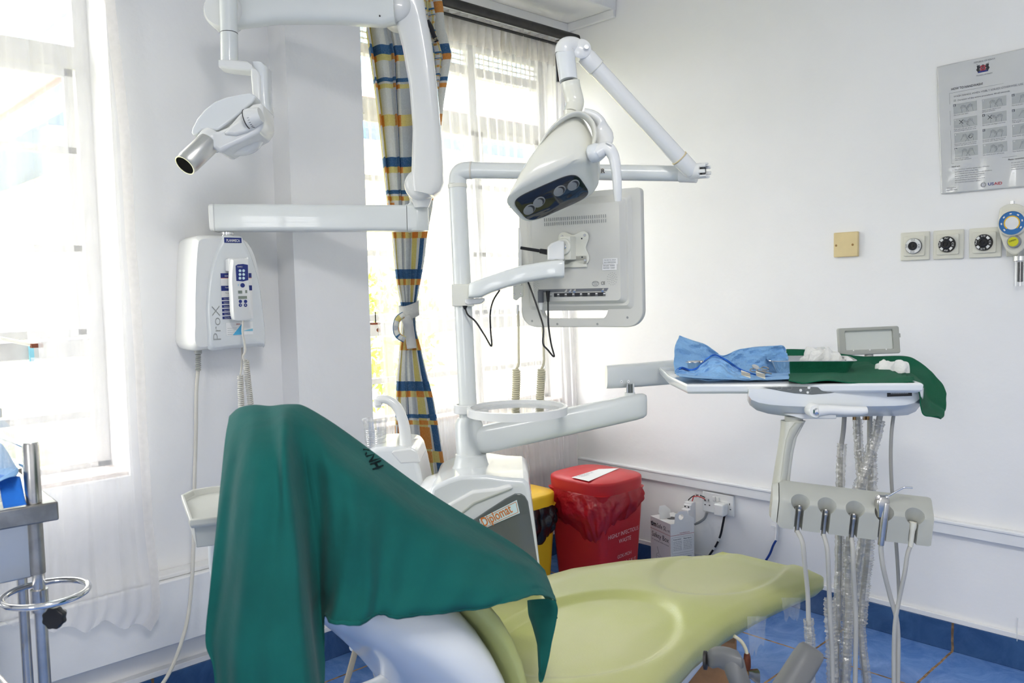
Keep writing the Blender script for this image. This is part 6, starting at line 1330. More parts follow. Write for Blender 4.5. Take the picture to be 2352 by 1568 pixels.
# ================================================================== CHAIR
C = thing('dental_chair', 'lime green vinyl dental chair with white shell under the green drape', 'dental chair', (-1.25, 1.45, 0))
# seat cushion: cross sections along Y
#      y     xNear  xFar   zTop  thick
seatT = [(1.02, -0.985, -1.5, 0.482, 0.1), (1.12, -0.965, -1.53, 0.468, 0.1), (1.25, -0.965, -1.56, 0.466, 0.095), (1.4, -1.0, -1.585, 0.468, 0.09), (1.55, -1.03, -1.59, 0.472, 0.085), (1.7, -1.045, -1.565, 0.474, 0.08), (1.85, -1.04, -1.5, 0.473, 0.072), (1.98, -1.02, -1.415, 0.472, 0.062), (2.06, -1.01, -1.36, 0.471, 0.06), (2.1, -1.008, -1.34, 0.468, 0.058)]
def st(y, k): return interp([(r[0], r[k]) for r in seatT], y)
def dent(x, y):
    z = 0
    # hip bowl and calf recess
    for cx, cy, rx, ry, dz, ed in ((-1.225, 1.40, .175, .255, -.013, .08), (-1.225, 1.96, .145, .235, -.009, .09)):
        q = math.sqrt(((x-cx)/rx)**2+((y-cy)/ry)**2); z += dz*(1-sstep(1-ed, 1+ed, q))
    return z
def seatring(y, s_=1.0, dz=0):
    xn, xf, zt_, th = [st(y, k) for k in (1, 2, 3, 4)]; w = (xn-xf)/2*s_; cx = (xn+xf)/2; n = 60; out = []
    r = min(.035, th*.5)
    for k in range(n+1):        # over the top from far to near
        u = -1+2*k/n; x = cx+u*(w-r*.6); z = zt_+dent(x, y)-.030*max(0, abs(u)-.62)**1.5*2
        out.append(V(x, y, z+dz))
    zs = zt_-.008
    out += [V(cx+w, y, zs-r*.5+dz), V(cx+w*1.004, y, zs-r+dz), V(cx+w, y, zs-th*.7+dz), V(cx+w-.015, y, zs-th+dz), V(cx+w-.05, y, zs-th-.004+dz), V(cx-w+.05, y, zs-th-.004+dz), V(cx-w+.015, y, zs-th+dz), V(cx-w, y, zs-th*.7+dz), V(cx-w*1.004, y, zs-r+dz), V(cx-w, y, zs-r*.5+dz)]
    return out
ys = [1.02+1.08*k/110 for k in range(111)]
rs = [seatring(y) for y in ys]
cl = rs[-1]; ctr = sum(cl, Vector())/len(cl)
for a, dy in ((.975, .012), (.90, .022), (.7, .028), (.3, .030)):
    rs.append([V(ctr.x+(p.x-ctr.x)*(1-(1-a)*.12), 2.10+dy, ctr.z+(p.z-ctr.z)*a) for p in cl])
mb = MB(); mb.rings(rs, M['vinyl']); mb.build('seat_cushion', C, ang=70)
# white shell below the seat
mb = MB(); rs = []
for y, w, zt_, zb in ((.98, .20, .40, .30), (1.1, .235, .375, .24), (1.3, .25, .365, .22), (1.5, .245, .375, .24), (1.7, .21, .385, .29), (1.85, .16, .39, .34), (1.95, .10, .39, .37)):
    cx = (st(y, 1)+st(y, 2))/2
    rs.append([V(cx+w*a, y, lerp(zb, zt_, b)) for a, b in ((-1, 1), (-.96, .4), (-.8, .1), (-.5, 0), (.5, 0), (.8, .1), (.96, .4), (1, 1))])
mb.rings(rs, M['white_cool']); mb.build('seat_shell', C, ang=60, sub=1)
# backrest: stations (yTop, zTop, yBottom, zBottom, half width), steepening towards the hip
BR = [(.625, .870, .625, .835, .035), (.64, .893, .635, .815, .06), (.69, .870, .66, .765, .08), (.77, .828, .69, .73, .10), (.84, .795, .73, .68, .15), (.92, .75, .79, .63, .205), (.98, .68, .85, .565, .222), (1.025, .585, .915, .49, .228), (1.045, .48, .965, .42, .225), (1.04, .42, .98, .40, .20)]
CXB = -1.272
def brs(lo, hi, w_, p, m_, nm_, exp):
    rs = []
    for yt, zt_, yb, zb_, w in BR:
        T_, B_ = V(CXB, yt, zt_), V(CXB, yb, zb_); a_, b_ = B_.lerp(T_, lo), B_.lerp(T_, hi)
        rs.append(sell((a_+b_)/2, X_*(w*w_), (b_-a_)/2, 36, p))
    mb = MB(); mb.rings(rs, m_); return mb.build(nm_, C, ang=60, sub=1)
brs(0, .86, 1.0, 2.6, M['white_cool'], 'backrest_shell', 0)
brs(.76, 1.0, 1.012, 4.0, M['vinyl'], 'backrest_cushion', 0)
# hinge link and base hidden under the seat
mb = MB(); mb.rings([rr3((-1.27, 1.32, z), X_, Y_, w, l, .06) for z, w, l in ((0, .40, .78), (.05, .40, .78), (.075, .34, .70), (.12, .22, .34), (.24, .2, .3))], M['white_cool']); mb.build('base', C, ang=50)
mb = MB(); mb.tube([D(x, y, 1.62) for x, y in ((1000, 1540), (985, 1545), (965, 1520), (940, 1500))][:2]+[V(-1.30, 1.0, .34), V(-1.30, 1.1, .30)], .012, M['white_cool'], 14, sm=4)
mb = MB(); mb.tube([D(x, y, 1.66) for x, y in ((936, 1500), (928, 1530), (905, 1556), (870, 1580), (820, 1600))], [.020, .021, .022, .022, .022], M['white'], 22, sm=6); mb.build('curved_tube', C)
mb = MB(); c = D(955, 1545, 1.6); mb.lathe(c, (RT*.75-UP*.6).normalized(), [(.001, -.03), (.010, -.024), (.015, 0), (.010, .024), (.001, .03)], M['vinyl'], 20); mb.build('rubber_foot', C)
# armrest
dR = 1.50
mb = MB(); a = D(1622, 1516, dR); dr = (RT*.93+UP*.05-FWD*.35).normalized()
mb.lathe(a-dr*.004, dr, [(.0165, 0), (.0165, .005), (.013, .006)], M['dark_iron'], 28); mb.build('pivot_hole', C)
mb = MB(); mb.rings([sell(D(x, y, dd), UP*(h*dd/F), FWD*tk, 28, 2.6) for x, y, h, tk, dd in ((1626, 1514, 14, .012, 1.49), (1634, 1512, 20, .017, 1.485), (1646, 1508, 21, .019, 1.48), (1655, 1510, 23, .021, 1.475), (1664, 1512, 25, .022, 1.47), (1680, 1516, 26, .022, 1.465), (1696, 1520, 24, .021, 1.46), (1703, 1524, 17, .015, 1.458))], M['grey_plastic'])
mb.tube([D(1684, 1520, 1.462), D(1693, 1550, 1.45), D(1706, 1585, 1.44), D(1722, 1640, 1.42)], [.0195, .0180, .0175, .018], M['grey_plastic'], 22, sm=5); mb.build('armrest_joint', C, ang=55)
mb = MB(); rs = []
for x, y, w, tk, dd in ((1868, 1488, 24, .014, 1.37), (1863, 1496, 28, .020, 1.365), (1850, 1516, 29, .023, 1.36), (1810, 1580, 30, .024, 1.33), (1770, 1645, 30, .024, 1.30)):
    rs.append(sell(D(x, y, dd), (RT*.86-UP*.5).normalized()*(w*dd/F), FWD*tk, 28, 3.0))
mb.rings(rs, M['grey_plastic']); mb.build('armrest_pad', C, ang=60)
# torn protective film hanging under the seat edge
def film(cx, cy, w, h, dd, seed):
    rnd = random.Random(seed); mb = MB(); n = 9
    P_t = [D(cx+w*(k/n-.5), cy, dd) for k in range(n+1)]
    vs = []; 
    for j in range(6):
        for k in range(n+1): vs.append(D(cx+w*(k/n-.5)*(1-.06*j)+rnd.uniform(-1, 1), cy+(h*(.6+.4*rnd.random()) if j == 5 else h*j/5*.8), dd+.006*math.sin(k*1.7+j)))
    mb.add(vs, [(j*(n+1)+k, j*(n+1)+k+1, (j+1)*(n+1)+k+1, (j+1)*(n+1)+k) for j in range(5) for k in range(n)], M['torn_film']); return mb.build('torn_plastic_film', C, solid=0)
film(1818, 1372, 46, 60, 2.02, 1); film(1738, 1415, 46, 95, 1.86, 2)
# ------------------------------------------------------------------ the teal drape
DR = thing('surgical_drape', 'teal green surgical drape thrown over the dental chair backrest', 'drape', D(640, 1200, 1.4))
#  columns left->right : each a list of rows (x, y, depth) from the far side over the ridge and down
colsD = [
 [(560, 1010, 1.56), (532, 956, 1.50), (524, 975, 1.44), (515, 1030, 1.38), (506, 1120, 1.34), (498, 1230, 1.31), (486, 1350, 1.28), (474, 1470, 1.25), (492, 1530, 1.24), (504, 1640, 1.22)],
 [(585, 990, 1.57), (552, 938, 1.50), (548, 965, 1.42), (540, 1030, 1.35), (532, 1120, 1.31), (525, 1230, 1.28), (515, 1350, 1.25), (505, 1470, 1.22), (515, 1550, 1.21), (530, 1660, 1.20)],
 [(610, 985, 1.58), (585, 931, 1.50), (582, 960, 1.41), (578, 1030, 1.32), (572, 1120, 1.28), (566, 1230, 1.25), (560, 1350, 1.22), (556, 1470, 1.20), (562, 1560, 1.19), (575, 1680, 1.18)],
 [(640, 985, 1.58), (620, 933, 1.50), (622, 965, 1.40), (625, 1035, 1.31), (628, 1120, 1.265), (628, 1230, 1.235), (628, 1350, 1.21), (632, 1470, 1.195), (640, 1560, 1.19), (650, 1680, 1.18)],
 [(665, 985, 1.58), (650, 930, 1.50), (652, 962, 1.41), (655, 1035, 1.33), (662, 1120, 1.30), (672, 1230, 1.27), (684, 1350, 1.25), (698, 1460, 1.24), (712, 1560, 1.235), (725, 1680, 1.23)],
 [(685, 990, 1.59), (672, 929, 1.50), (674, 965, 1.425), (678, 1035, 1.37), (686, 1110, 1.35), (698, 1200, 1.34), (706, 1290, 1.335), (712, 1370, 1.335), (716, 1430, 1.335), (738, 1600, 1.30)],
 [(705, 1000, 1.60), (692, 931, 1.51), (700, 970, 1.44), (712, 1040, 1.39), (722, 1110, 1.375), (735, 1190, 1.365), (742, 1270, 1.36), (745, 1340, 1.355), (745, 1390, 1.355), (742, 1424, 1.355)],
 [(745, 1030, 1.62), (722, 946, 1.52), (735, 990, 1.45), (755, 1060, 1.395), (768, 1130, 1.37), (778, 1200, 1.355), (782, 1275, 1.345), (780, 1345, 1.34), (774, 1400, 1.335), (768, 1428, 1.335)],
 [(810, 1070, 1.64), (770, 976, 1.54), (785, 1020, 1.46), (805, 1085, 1.40), (818, 1150, 1.375), (828, 1215, 1.355), (834, 1285, 1.345), (838, 1345, 1.34), (836, 1400, 1.335), (830, 1434, 1.335)],
 [(870, 1110, 1.66), (822, 1013, 1.56), (838, 1055, 1.48), (856, 1115, 1.42), (866, 1175, 1.395), (872, 1235, 1.38), (876, 1290, 1.372), (878, 1340, 1.368), (876, 1385, 1.365), (872, 1408, 1.365)],
 [(940, 1150, 1.68), (885, 1059, 1.58), (900, 1100, 1.50), (915, 1155, 1.44), (922, 1210, 1.41), (926, 1260, 1.395), (928, 1310, 1.385), (928, 1360, 1.38), (926, 1395, 1.375), (922, 1417, 1.375)],
 [(1030, 1210, 1.70), (965, 1117, 1.60), (978, 1155, 1.52), (992, 1205, 1.46), (1000, 1250, 1.43), (1006, 1295, 1.41), (1010, 1335, 1.40), (1012, 1370, 1.395), (1012, 1395, 1.39), (1012, 1411, 1.39)],
 [(1120, 1270, 1.72), (1055, 1176, 1.63), (1065, 1205, 1.56), (1076, 1245, 1.50), (1084, 1280, 1.465), (1090, 1315, 1.445), (1094, 1345, 1.43), (1097, 1370, 1.425), (1099, 1388, 1.42), (1100, 1399, 1.42)],
 [(1200, 1320, 1.74), (1140, 1226, 1.66), (1146, 1248, 1.60), (1154, 1275, 1.545), (1160, 1300, 1.51), (1166, 1325, 1.49), (1172, 1345, 1.475), (1177, 1360, 1.465), (1181, 1370, 1.46), (1184, 1377, 1.455)],
 [(1250, 1370, 1.76), (1215, 1277, 1.69), (1218, 1288, 1.65), (1222, 1302, 1.61), (1226, 1316, 1.58), (1230, 1330, 1.56), (1233, 1342, 1.54), (1236, 1352, 1.53), (1239, 1360, 1.52), (1241, 1366, 1.515)],
 [(1280, 1420, 1.76), (1252, 1315, 1.71), (1255, 1322, 1.69), (1259, 1332, 1.67), (1263, 1342, 1.65), (1267, 1352, 1.63), (1270, 1361, 1.62), (1273, 1368, 1.61), (1275, 1374, 1.60), (1277, 1379, 1.59)]]
CC = [cat([D(x, y, d-(.045 if ci >= 7 and ri >= 3 else .03 if 4 <= ci <= 7 and ri >= 2 else 0)) for ri, (x, y, d) in enumerate(col)], 5) for ci, col in enumerate(colsD)]
CX = [cat(list(r), 5) for r in zip(*CC)]      # rows of across-interpolated points
nR, nC = len(CX), len(CX[0])
def drapef(u, v):
    a = v*(nR-1); i = min(int(a), nR-2); b = u*(nC-1); j = min(int(b), nC-2); fa, fb = a-i, b-j
    p = CX[i][j].lerp(CX[i][j+1], fb).lerp(CX[i+1][j].lerp(CX[i+1][j+1], fb), fa)
    g = sstep(.16, .5, v)
    w = .0045*math.sin(u*46+v*3)*g*sstep(.55, .2, u)+.004*math.sin(u*30-v*6+1)*g+.0022*math.sin(u*90+v*11)*g+.003*math.sin(v*14+u*12)*g
    w += .005*math.exp(-((u*15-1.8-1.4*v)/.5)**2)*g-.018*math.exp(-((u*15-5.0-.6*v)/.55)**2)*sstep(.2, .5, v)+.006*math.exp(-((u*15-6.3-.9*v)/.5)**2)*sstep(.3, .7, v)+.006*math.exp(-((u*15-9.2-.4*v)/.35)**2)*sstep(.45, .9, v)
    return p-FWD*w
mb = MB(); mb.grid(drapef, 220, 120, M['teal_cloth']); mb.build('cloth', DR, solid=.0022, ang=80)
def hemf(u, v):
    uu = lerp(.40, 1.0, u); return drapef(uu, lerp(.955, 1.0, v))-FWD*(.0022+.0012*math.sin(uu*240))
mb = MB(); mb.grid(hemf, 160, 3, M['teal_cloth']); mb.build('hem', DR, solid=.001)
# corner flap folded and hanging at the right
fl_ = [[(1277, 1379, 1.59), (1281, 1400, 1.58), (1277, 1430, 1.57), (1268, 1470, 1.56), (1262, 1505, 1.55), (1252, 1545, 1.545), (1247, 1566, 1.54)],
       [(1250, 1374, 1.60), (1256, 1400, 1.59), (1256, 1440, 1.575), (1250, 1480, 1.565), (1247, 1515, 1.555), (1244, 1548, 1.55), (1243, 1566, 1.54)],
       [(1222, 1376, 1.62), (1228, 1400, 1.61), (1234, 1440, 1.59), (1237, 1480, 1.575), (1240, 1515, 1.56), (1240, 1548, 1.552), (1240, 1566, 1.54)],
       [(1212, 1378, 1.64), (1213, 1395, 1.64), (1215, 1412, 1.64), (1222, 1432, 1.63), (1231, 1445, 1.61), (1236, 1500, 1.57), (1238, 1560, 1.55)]]
F1 = [cat([D(*p) for p in col], 4) for col in fl_]; F2 = [cat(list(r), 4) for r in zip(*F1)]
def flapf(u, v):
    a = v*(len(F2)-1); i = min(int(a), len(F2)-2); b = u*(len(F2[0])-1); j = min(int(b), len(F2[0])-2)
    return F2[i][j].lerp(F2[i][j+1], b-j).lerp(F2[i+1][j].lerp(F2[i+1][j+1], b-j), a-i)-FWD*(.002*math.sin(v*18+u*3))
mb = MB(); mb.grid(flapf, 24, 40, M['teal_cloth']); mb.build('corner_flap', DR, solid=.002, ang=80)
# laundry mark printed on the drape
mb = MB()
def pd(u, v): 
    return drapef(u, v)-FWD*.0035
def dpx(u, v):
    p = drapef(u, v)-CAM; w = p.dot(FWD); return 1176+F*p.dot(RT)/w, 784-F*p.dot(UP)/w
TAB = [(u_, v_)+dpx(u_, v_) for u_ in [.5+.25*i/50 for i in range(51)] for v_ in [.115+.4*j/40 for j in range(41)]]
def surf(px, py):
    _, u_, v_ = min(((x-px)**2+(y-py)**2, a, b) for a, b, x, y in TAB); st_ = .004
    for _ in range(16):
        bb = min(((dpx(u_+du, max(.112, v_+dv))[0]-px)**2+(dpx(u_+du, max(.112, v_+dv))[1]-py)**2, u_+du, max(.112, v_+dv)) for du in (-st_, 0, st_) for dv in (-st_, 0, st_))
        if (bb[1], bb[2]) == (u_, v_): st_ *= .5
        u_, v_ = bb[1], bb[2]
    return pd(u_, v_)
tmp = MB(); tmp.text('KNH', V(0, 0, 0), X_, Y_, 1, M['ink'], off=0, bold=.02)
xs = [v.x for v in tmp.v]; x0, x1 = min(xs), max(xs); mat('cloth_ink', (.002, .010, .012), .95, spec=.1); out_v = []
for q in tmp.v:
    s_ = (q.x-x0)/(x1-x0); h_ = q.y/.72
    p = surf(lerp(835, 858, s_)+h_*25, lerp(1029, 1078, s_)-h_*9); out_v.append(p+(CAM-p).normalized()*.010)
mb.add(out_v, tmp.f, M['cloth_ink']); mb.build('laundry_mark', DR, smooth=False)
# ================================================================== BINS AND SAFETY BOX
def bin_(name, x0, x1, y0, y1, h, m_, label, r=.06, bag=None, lidh=.05):
    t = thing(name, label, 'waste bin', ((x0+x1)/2, (y0+y1)/2, 0)); c = V((x0+x1)/2, (y0+y1)/2, 0); w, l = x1-x0, y1-y0
    mb = MB(); mb.rings([rr3(c+V(0, 0, z), X_, Y_, w*s_, l*s_, r*s_*.6, 8) for z, s_ in ((.002, .70), (.02, .74), (h-.06, .90), (h-.05, .93))], M[m_]); mb.build('bin_body', t, ang=50)
    def superR(z, s_, p=3.6): return sell(c+V(0, 0, z), X_*(w/2*s_), Y_*(l/2*s_), 56, p)
    mb = MB(); mb.rings([superR(h-lidh, .985), superR(h-.012, 1.0), superR(h-.004, .99), superR(h, .96), superR(h+.004, .6), superR(h+.005, .1)], M[m_]); mb.build('lid', t, ang=60)
    return t, c, w, l, h
bt, bc, bw, bl_, bh = bin_('red_bin', -2.36, -2.025, 2.42, 2.72, .485, 'red_plastic', 'red lidded infectious waste bin with liner in the room corner')
def bagf(c, w, l, z0, droops, seed, amp):
    rnd = random.Random(seed); ph = [rnd.uniform(0, 6) for _ in range(5)]
    def f(u, v):
        a = u*2*math.pi; dr = interp(droops, (math.degrees(a)) % 360); ring = sell(V(c.x, c.y, 0), X_*(w/2), Y_*(l/2), 2, 3)
        ca, sa = math.cos(a), math.sin(a); p = V(c.x+math.copysign(abs(ca)**(2/3.6), ca)*w/2, c.y+math.copysign(abs(sa)**(2/3.6), sa)*l/2, z0-dr*v)
        n = V(ca, sa, 0); b = 1.0+.05*math.sin(math.pi*v)*1
        puff = .016*math.sin(math.pi*min(1, v*1.1))+amp*(math.sin(a*17+v*6+ph[0])*.5+math.sin(a*29-v*9+ph[1])*.35+math.sin(a*9+v*14+ph[2])*.4)*sstep(0, .3, v)
        return p+n*(puff-.028*v*v)
    return f
mb = MB(); drp = [(0, .13), (40, .10), (90, .09), (180, .12), (230, .15), (262, .17), (292, .235), (312, .24), (330, .17), (360, .13)]
mb.grid(bagf(bc, bw*.97, bl_*.97, bh-.045, drp, 3, .006), 150, 24, M['red_bag']); mb.build('liner_bag', bt, solid=.0012, ang=60)
mb = MB()
mb.prism([V(*onz(x, y, bh+.0055)) for x, y in ((1313, 1092), (1377, 1075), (1423, 1077), (1372, 1097), (1345, 1104))][:0] or [onz(x, y, bh+.006) for x, y in ((1313, 1096), (1375, 1077), (1422, 1075), (1352, 1105))], (0, 0, .0004), M['paper'])
q = [onz(x, y, bh+.007) for x, y in ((1322, 1098), (1400, 1078), (1330, 1090))]; lu = (q[1]-q[0]).normalized(); lv = Z_.cross(lu)
mb.text('INFECTIOUS', q[0]+lv*.012+lu*.02, lu, lv, .014, M['ink_soft'], w=.10); mb.text('WASTE', q[0]-lv*.004+lu*.03, lu, lv, .014, M['ink_soft'], w=.05); mb.build('lid_label', bt, smooth=False)
yb2 = bc.y-bl_/2*.90
def bt_text(s_, yc, z, w_, h_):
    k = lerp(.75, .93, z/.43); mb.text(s_, V(bc.x+bw/2*k+.004, yc-w_/2, z), Y_, V(.07, 0, 1), h_, M['print_pink'], w=w_)
mb = MB(); bt_text('HIGHLY INFECTIOUS', bc.y-.012, .262, .19, .024); bt_text('WASTE', bc.y+.0, .232, .078, .024); bt_text('GOK-MOH', bc.y+.0, .170, .088, .021); bt_text('NOT FOR SALE', bc.y+.0, .138, .150, .021)
mb.build('printed_text', bt, smooth=False)
bt2, bc2, bw2, bl2, bh2 = bin_('yellow_bin', -2.52, -2.24, 2.15, 2.42, .435, 'yellow_plastic', 'yellow lidded bin with black liner between the pedestal and the red bin')
mb = MB(); mb.grid(bagf(bc2, bw2*.97, bl2*.97, bh2-.045, [(0, .17), (90, .12), (180, .14), (270, .20), (320, .24), (360, .17)], 8, .009), 130, 22, M['black_bag']); mb.build('liner_bag', bt2, solid=.0012, ang=60)
mb = MB(); mb.text('OUS', V(-2.315, bc2.y-bl2/2*.83-.004, .12), X_, Z_, .045, M['paper'], w=.06); mb.build('printed_text', bt2, smooth=False)
# low dark strip and safety box
sbx = thing('safety_box', 'white cardboard sharps safety box with open flap beside the red bin', 'cardboard box', (-1.99, 2.79, 0))
zb = .275; A0, A1, A2 = onz(1494, 1184, zb), onz(1540, 1204, zb), onz(1590, 1194, zb)
A3 = A0+A2-A1; u1, u2 = (A1-A0), (A2-A1); w1, w2 = u1.length, u2.length; u1.normalize(); u2.normalize()
u2 = (u2-u1*u1.dot(u2)).normalized(); A2 = A1+u2*w2; A3 = A0+u2*w2
n1, n2 = u1.cross(Z_), u2.cross(Z_)
if n1.dot(FWD) > 0: n1 = -n1
if n2.dot(FWD) > 0: n2 = -n2
mb = MB(); mb.prism([V(p.x, p.y, 0.002) for p in (A0, A1, A2, A3)], (0, 0, zb-.002), M['paper']); mb.build('carton', sbx, smooth=False)
zb_ = zb
def fA(s_, z): p = A0+u1*s_; return V(p.x, p.y, z)+n1*.0005
def fB(s_, z): p = A1+u2*s_; return V(p.x, p.y, z)+n2*.0005
mb = MB()
def ltx(f, uu, s_, z, txt, h_, w_, m_='ink', b_=0): mb.text(txt, f(s_, z), uu, Z_, h_, M[m_], w=w_, bold=b_, off=.0004)
tA = u1 if u1.cross(Z_).dot(n1) > 0 else u1
ltx(fA, u1, w1*.03, zb-.036, 'tim', .030, w1*.28, 'ink', .03); ltx(fA, u1, w1*.33, zb-.036, 'Safe 5L', .026, w1*.48); ltx(fA, u1, w1*.86, zb-.036, 'NE', .012, w1*.10)
mb.stroke([fA(0, zb-.049)+n1*.0004, fA(w1, zb-.049)+n1*.0004], .0014, n1, M['red_ink'])
ltx(fA, u1, w1*.07, zb-.081, 'Safety Box', .030, w1*.84); ltx(fA, u1, w1*.07, zb-.096, 'For used syringes, needles and sharps', .008, w1*.84)
mb.stroke([fA(w1*.34, zb-.118)+n1*.0005, fA(w1*.42, zb-.142)+n1*.0005], .002, n1, M['ink'])
for a, b in (((.3, .15), (.3, .25)), ((.58, .16), (.58, .25)), ((.3, .15), (.40, .143)), ((.40, .143), (.58, .16)), ((.3, .155), (.58, .163))): mb.stroke([fA(w1*a[0], zb-a[1])+n1*.0005, fA(w1*b[0], zb-b[1])+n1*.0005], .0012, n1, M['grey_ink'])
mb.stroke([fB(0, zb-.049)+n2*.0004, fB(w2, zb-.049)+n2*.0004], .0014, n2, M['red_ink']); ltx(fB, u2, w2*.38, zb-.044, 'www.safetybox.org', .007, w2*.42, 'red_ink')
for r in range(2):
    z1_ = zb-.058-.075*r
    for a, b in (((.05, z1_), (.95, z1_)), ((.05, z1_-.066), (.95, z1_-.066)), ((.05, z1_), (.05, z1_-.066)), ((.95, z1_), (.95, z1_-.066))): mb.stroke([fB(w2*a[0], a[1])+n2*.0005, fB(w2*b[0], b[1])+n2*.0005], .0008, n2, M['grey_ink'])
    for c in range(2):
        ltx(fB, u2, w2*(.10+.44*c), z1_-.011, ('Protect against', 'Please dispose')[c], .007, w2*.34, 'ink_soft', .02)
        for k in range(6): ltx(fB, u2, w2*(.10+.44*c), z1_-.020-.007*k, ('used needles and syringes', 'safely close when full', 'do not reopen the box', 'keep away from children')[(k+c+r) % 4], .006, w2*.36, 'ink_soft')
mb.build('printing', sbx, smooth=False)
mb = MB(); ct = (A0+A1+A2+A3)/4; ct.z = zb; mb.lathe(ct+V(0, 0, .0006), Z_, [(.022, 0), (.0001, .0003)], M['black'], 24); mb.build('drop_hole', sbx)
mb = MB(); hb0 = A0.lerp(A3, .5); hb0 = lerp(A0, A1, .45)+u2*(w2*.25); hb0.z = zb+.001
up1 = (Z_*.92-u1*.38).normalized(); mb.prism([hb0+u2*a+up1*b for a, b in ((-.028, 0), (.028, 0), (.026, .018), (.034, .022), (.034, .034), (.014, .054), (-.014, .054), (-.026, .030), (-.022, .020))], u1*.0012, M['paper']); mb.build('lid_flap', sbx)
mb = MB(); q = A1+u2*(w2*.5); q.z = zb
ring2 = [(.0+.012*math.cos(a), .024+.012*math.sin(a)) for a in [2*math.pi*k/20 for k in range(20)]]
mb.plate([(-w2*.34, 0), (w2*.5, 0), (w2*.5, .012), (w2*.25, .030), (w2*.22, .044), (-.012, .048), (-w2*.30, .038)], [[(x-.006, y) for x, y in ring2]], q, u2, Z_, .0014, M['paper']); mb.build('carry_flap', sbx)
# ================================================================== TROLLEY
TR = thing('steel_trolley', 'steel instrument trolley with drawer and round basin ring at the left edge', 'trolley', D(60, 1650, 1.55).xy.to_3d())
zt3 = D(60, 1170, 1.5).z
c_ = D(134, 1150, 1.50); fc = V(c_.x, c_.y, 0)   # far right front corner of the top
tu = (onz(0, 1170, c_.z)-onz(134, 1148, c_.z)); tu.z = 0; tu.normalize()          # along the front edge to the left
tw = (onz(118, 1125, c_.z)-onz(134, 1148, c_.z)); tw.z = 0; tw = Z_.cross(tu)
if tw.dot(FWD) < 0: tw = -tw
zt3 = c_.z
def tp(a, b, z): return V(fc.x, fc.y, 0)+tu*a+tw*b+V(0, 0, z)
mb = MB(); mb.add([], [], M['steel']); mb.box(tp(.32, .20, zt3-.018), .64, .40, .034, M['dull_steel'], ux=tu, uy=tw, uz=Z_); mb.build('top_shelf', TR, bevel=.003)
mb = MB(); mb.box(tp(.34, .20, zt3-.085), .59, .36, .10, M['brushed'], ux=tu, uy=tw, uz=Z_); mb.build('drawer', TR, bevel=.003)
_q = D(58, 1450, 1.82)-fc; LA, LB = _q.dot(tu), _q.dot(tw)
for a, b, nm_ in ((.035, .022, 0), (LA, LB, 1), (.60, .022, 0), (.60, .378, 1)):
    mb = MB(); top_z = zt3+.105 if b > 0 and a < .5 and nm_ == 0 else zt3+.02
    mb.cyl(tp(a, b, .09), tp(a, b, zt3-.09), .0105, M['steel'], 20); mb.lathe(tp(a, b, zt3-.13), Z_, [(.0125, 0), (.0125, .13)], M['dull_steel'], 20)
    if nm_ == 0: mb.lathe(tp(a, b, zt3), Z_, [(.0135, 0), (.0135, .105), (.012, .109), (.0001, .109)], M['steel'], 22)
    mb.build('leg', TR)
    w_ = MB(); w_.lathe(tp(a, b, .045)-tw*.012, tw, [(.001, 0), (.040, 0), (.045, .004), (.045, .020), (.040, .024), (.001, .024)], M['black'], 26); w_.build('castor', TR)
for z in (zt3+.098, zt3+.060):
    mb = MB(); mb.tube([tp(.035, .022, z), tp(.07, .37, z), tp(.12, .385, z), tp(.60, .385, z)], .0055, M['chrome'], 12, sm=3); mb.build('guard_rail', TR)
mb = MB(); mb.box(tp(.33, .2, .16), .60, .38, .012, M['dull_steel'], ux=tu, uy=tw, uz=Z_); mb.build('lower_shelf', TR, bevel=.002)
mb = MB(); mb.tube([tp(.07, .378, .47), tp(.60, .378, .47)], .005, M['steel'], 10); mb.tube([tp(.035, .022, .46), tp(.07, .378, .47)], .005, M['steel'], 10); mb.build('cross_rail', TR)
# basin ring and its clamp knob
zr2 = D(105, 1363, 1.47).z; rc = onz(105, 1362, zr2); 
mb = MB(); Rr2 = (onz(204, 1350, zr2)-onz(6, 1375, zr2)).length/2
mb.tube([rc+V(Rr2*math.cos(a), Rr2*math.sin(a), 0) for a in [2*math.pi*k/48 for k in range(48)]], .0055, M['chrome'], 12, closed=True); mb.build('basin_ring', TR)
kp = D(125, 1418, 1.44)
mb = MB(); fl8 = []
for k in range(48): a = 2*math.pi*k/48; rr_ = .0195-.0022*(.5+.5*math.cos(8*a)); fl8.append((rr_*math.cos(a), rr_*math.sin(a)))
mb.plate(fl8, [], kp, RT, UP, .014, M['black'], .002); mb.cyl(kp, kp+FWD*.03, .006, M['steel'], 14); mb.build('clamp_knob', TR)
mb = MB(); mb.lathe(tp(.035, .022, kp.z-.012), Z_, [(.0145, 0), (.0145, .04)], M['steel'], 22); mb.build('clamp_collar', TR)
# blue wrap and bottle on the trolley
t = thing('blue_wrap', 'glossy blue wrap curling up on the trolley under the clear bottle', 'wrap', tp(.2, .1, zt3))
def wrapf(u, v):
    a = lerp(.065, .42, u); p = tp(a, lerp(-.005, .16, v), zt3+.002+.055*sstep(.28, 0, u)+.04*sstep(.5, 1, v)+.006*math.sin(u*9)*math.sin(v*6+1)); p += tu*(-.016*math.sin(math.pi*v)*sstep(.4, 0, u)); return p
mb = MB(); mb.grid(wrapf, 40, 24, M['blue_wrap']); mb.build('sheet', t, solid=.001)
mb = MB(); mb.grid(lambda u, v: tp(lerp(.050, .085, u), lerp(.0, .05, v), zt3+.003+.052*(u*.2+.8)*sstep(0, 1, v)), 8, 12, M['blue_wrap_deep']); mb.build('inner_fold', t, solid=.001)
bp0 = D(-2, 1170, 1.50); bp0 = V(bp0.x, bp0.y, zt3+.006); t = thing('spray_bottle', 'clear plastic bottle of blue liquid standing on the trolley edge', 'bottle', bp0)
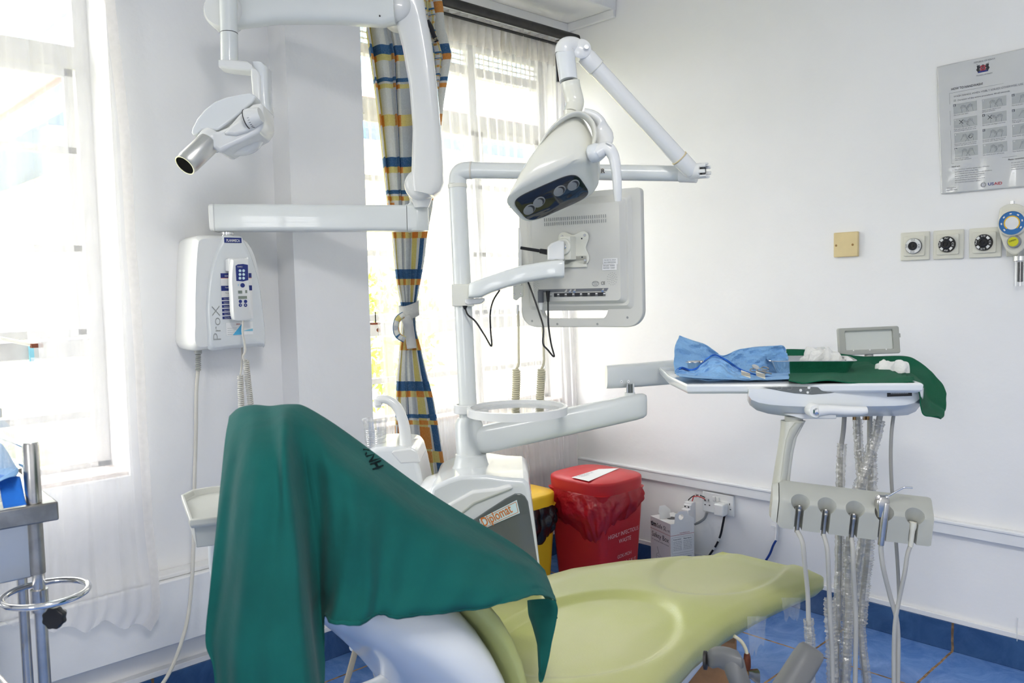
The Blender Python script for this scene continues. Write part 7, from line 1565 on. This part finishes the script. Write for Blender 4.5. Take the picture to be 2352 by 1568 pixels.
mb = MB(); mb.lathe(bp0, Z_, [(.0001, 0), (.028, 0), (.0305, .006), (.0305, .110), (.027, .128), (.014, .146), (.012, .150)], M['bottle'], 32); mb.build('bottle_body', t)
mb = MB(); mb.lathe(bp0+V(0, 0, .148), Z_, [(.014, 0), (.014, .016), (.010, .018), (.010, .022)], M['wall_paint_smooth'], 24); mb.build('cap', t)
mb = MB(); mb.lathe(bp0+V(0, 0, .172), Z_, [(.006, -.002), (.006, .012), (.0001, .013)], M['navy'], 16); mb.build('nozzle', t)
# ================================================================== SMALL THINGS ON THE FLOOR
t = thing('wood_block', 'raw timber block wedged under the dental chair', 'wood block', D(1650, 1560, 1.9).xy.to_3d())
mb = MB(); q = D(1668, 1515, 2.0); wb = D(1665, 1560, 1.95); wt = onz(1702, 1466, .30); mb.box(V(wt.x, wt.y, .151)+V(-.09, -.03, 0), .16, .10, .298, M['wood'], ux=V(.87, .5, 0), uy=V(-.5, .87, 0)); mb.build('block', t, bevel=.004)
t = thing('water_valve', 'small corroded brass and steel water valve with yellow tube by the chair', 'valve', D(1716, 1545, 1.95))
mb = MB(); mb.tube([D(x, y, 1.97) for x, y in ((1686, 1460), (1702, 1472), (1712, 1488), (1716, 1503))], .0042, M['cord_beige'], 10, sm=5); mb.build('tube', t)
mb = MB(); a = D(1716, 1500, 1.97); mb.lathe(a, (0, 0, -1), [(.006, 0), (.0075, .004), (.0085, .014), (.0085, .034), (.0075, .036), (.006, .06)], M['rust'], 16); mb.build('connector', t)
mb = MB(); mb.tube([D(1700, 1545, 1.97), D(1722, 1547, 1.96)], .007, M['brass'], 12); mb.rings([sell(D(1720, 1547, 1.95), UP*.008, FWD*.008, 16, 3), sell(D(1732, 1551, 1.94), UP*.014, FWD*.012, 16, 3.5), sell(D(1742, 1554, 1.93), UP*.017, FWD*.014, 16, 3.5)], M['steel']); mb.build('tap_knob', t)
mb = MB(); mb.tube([ony(x, y, YW-.016) for x, y in ((2337, 1418), (2336, 1440), (2336, 1472))], [.0022, .0018, .0008], M['white'], 8, sm=3)
tag(mb.build('paint_drip'), 'white paint drip running down the blue skirting at the right edge', 'paint drip')
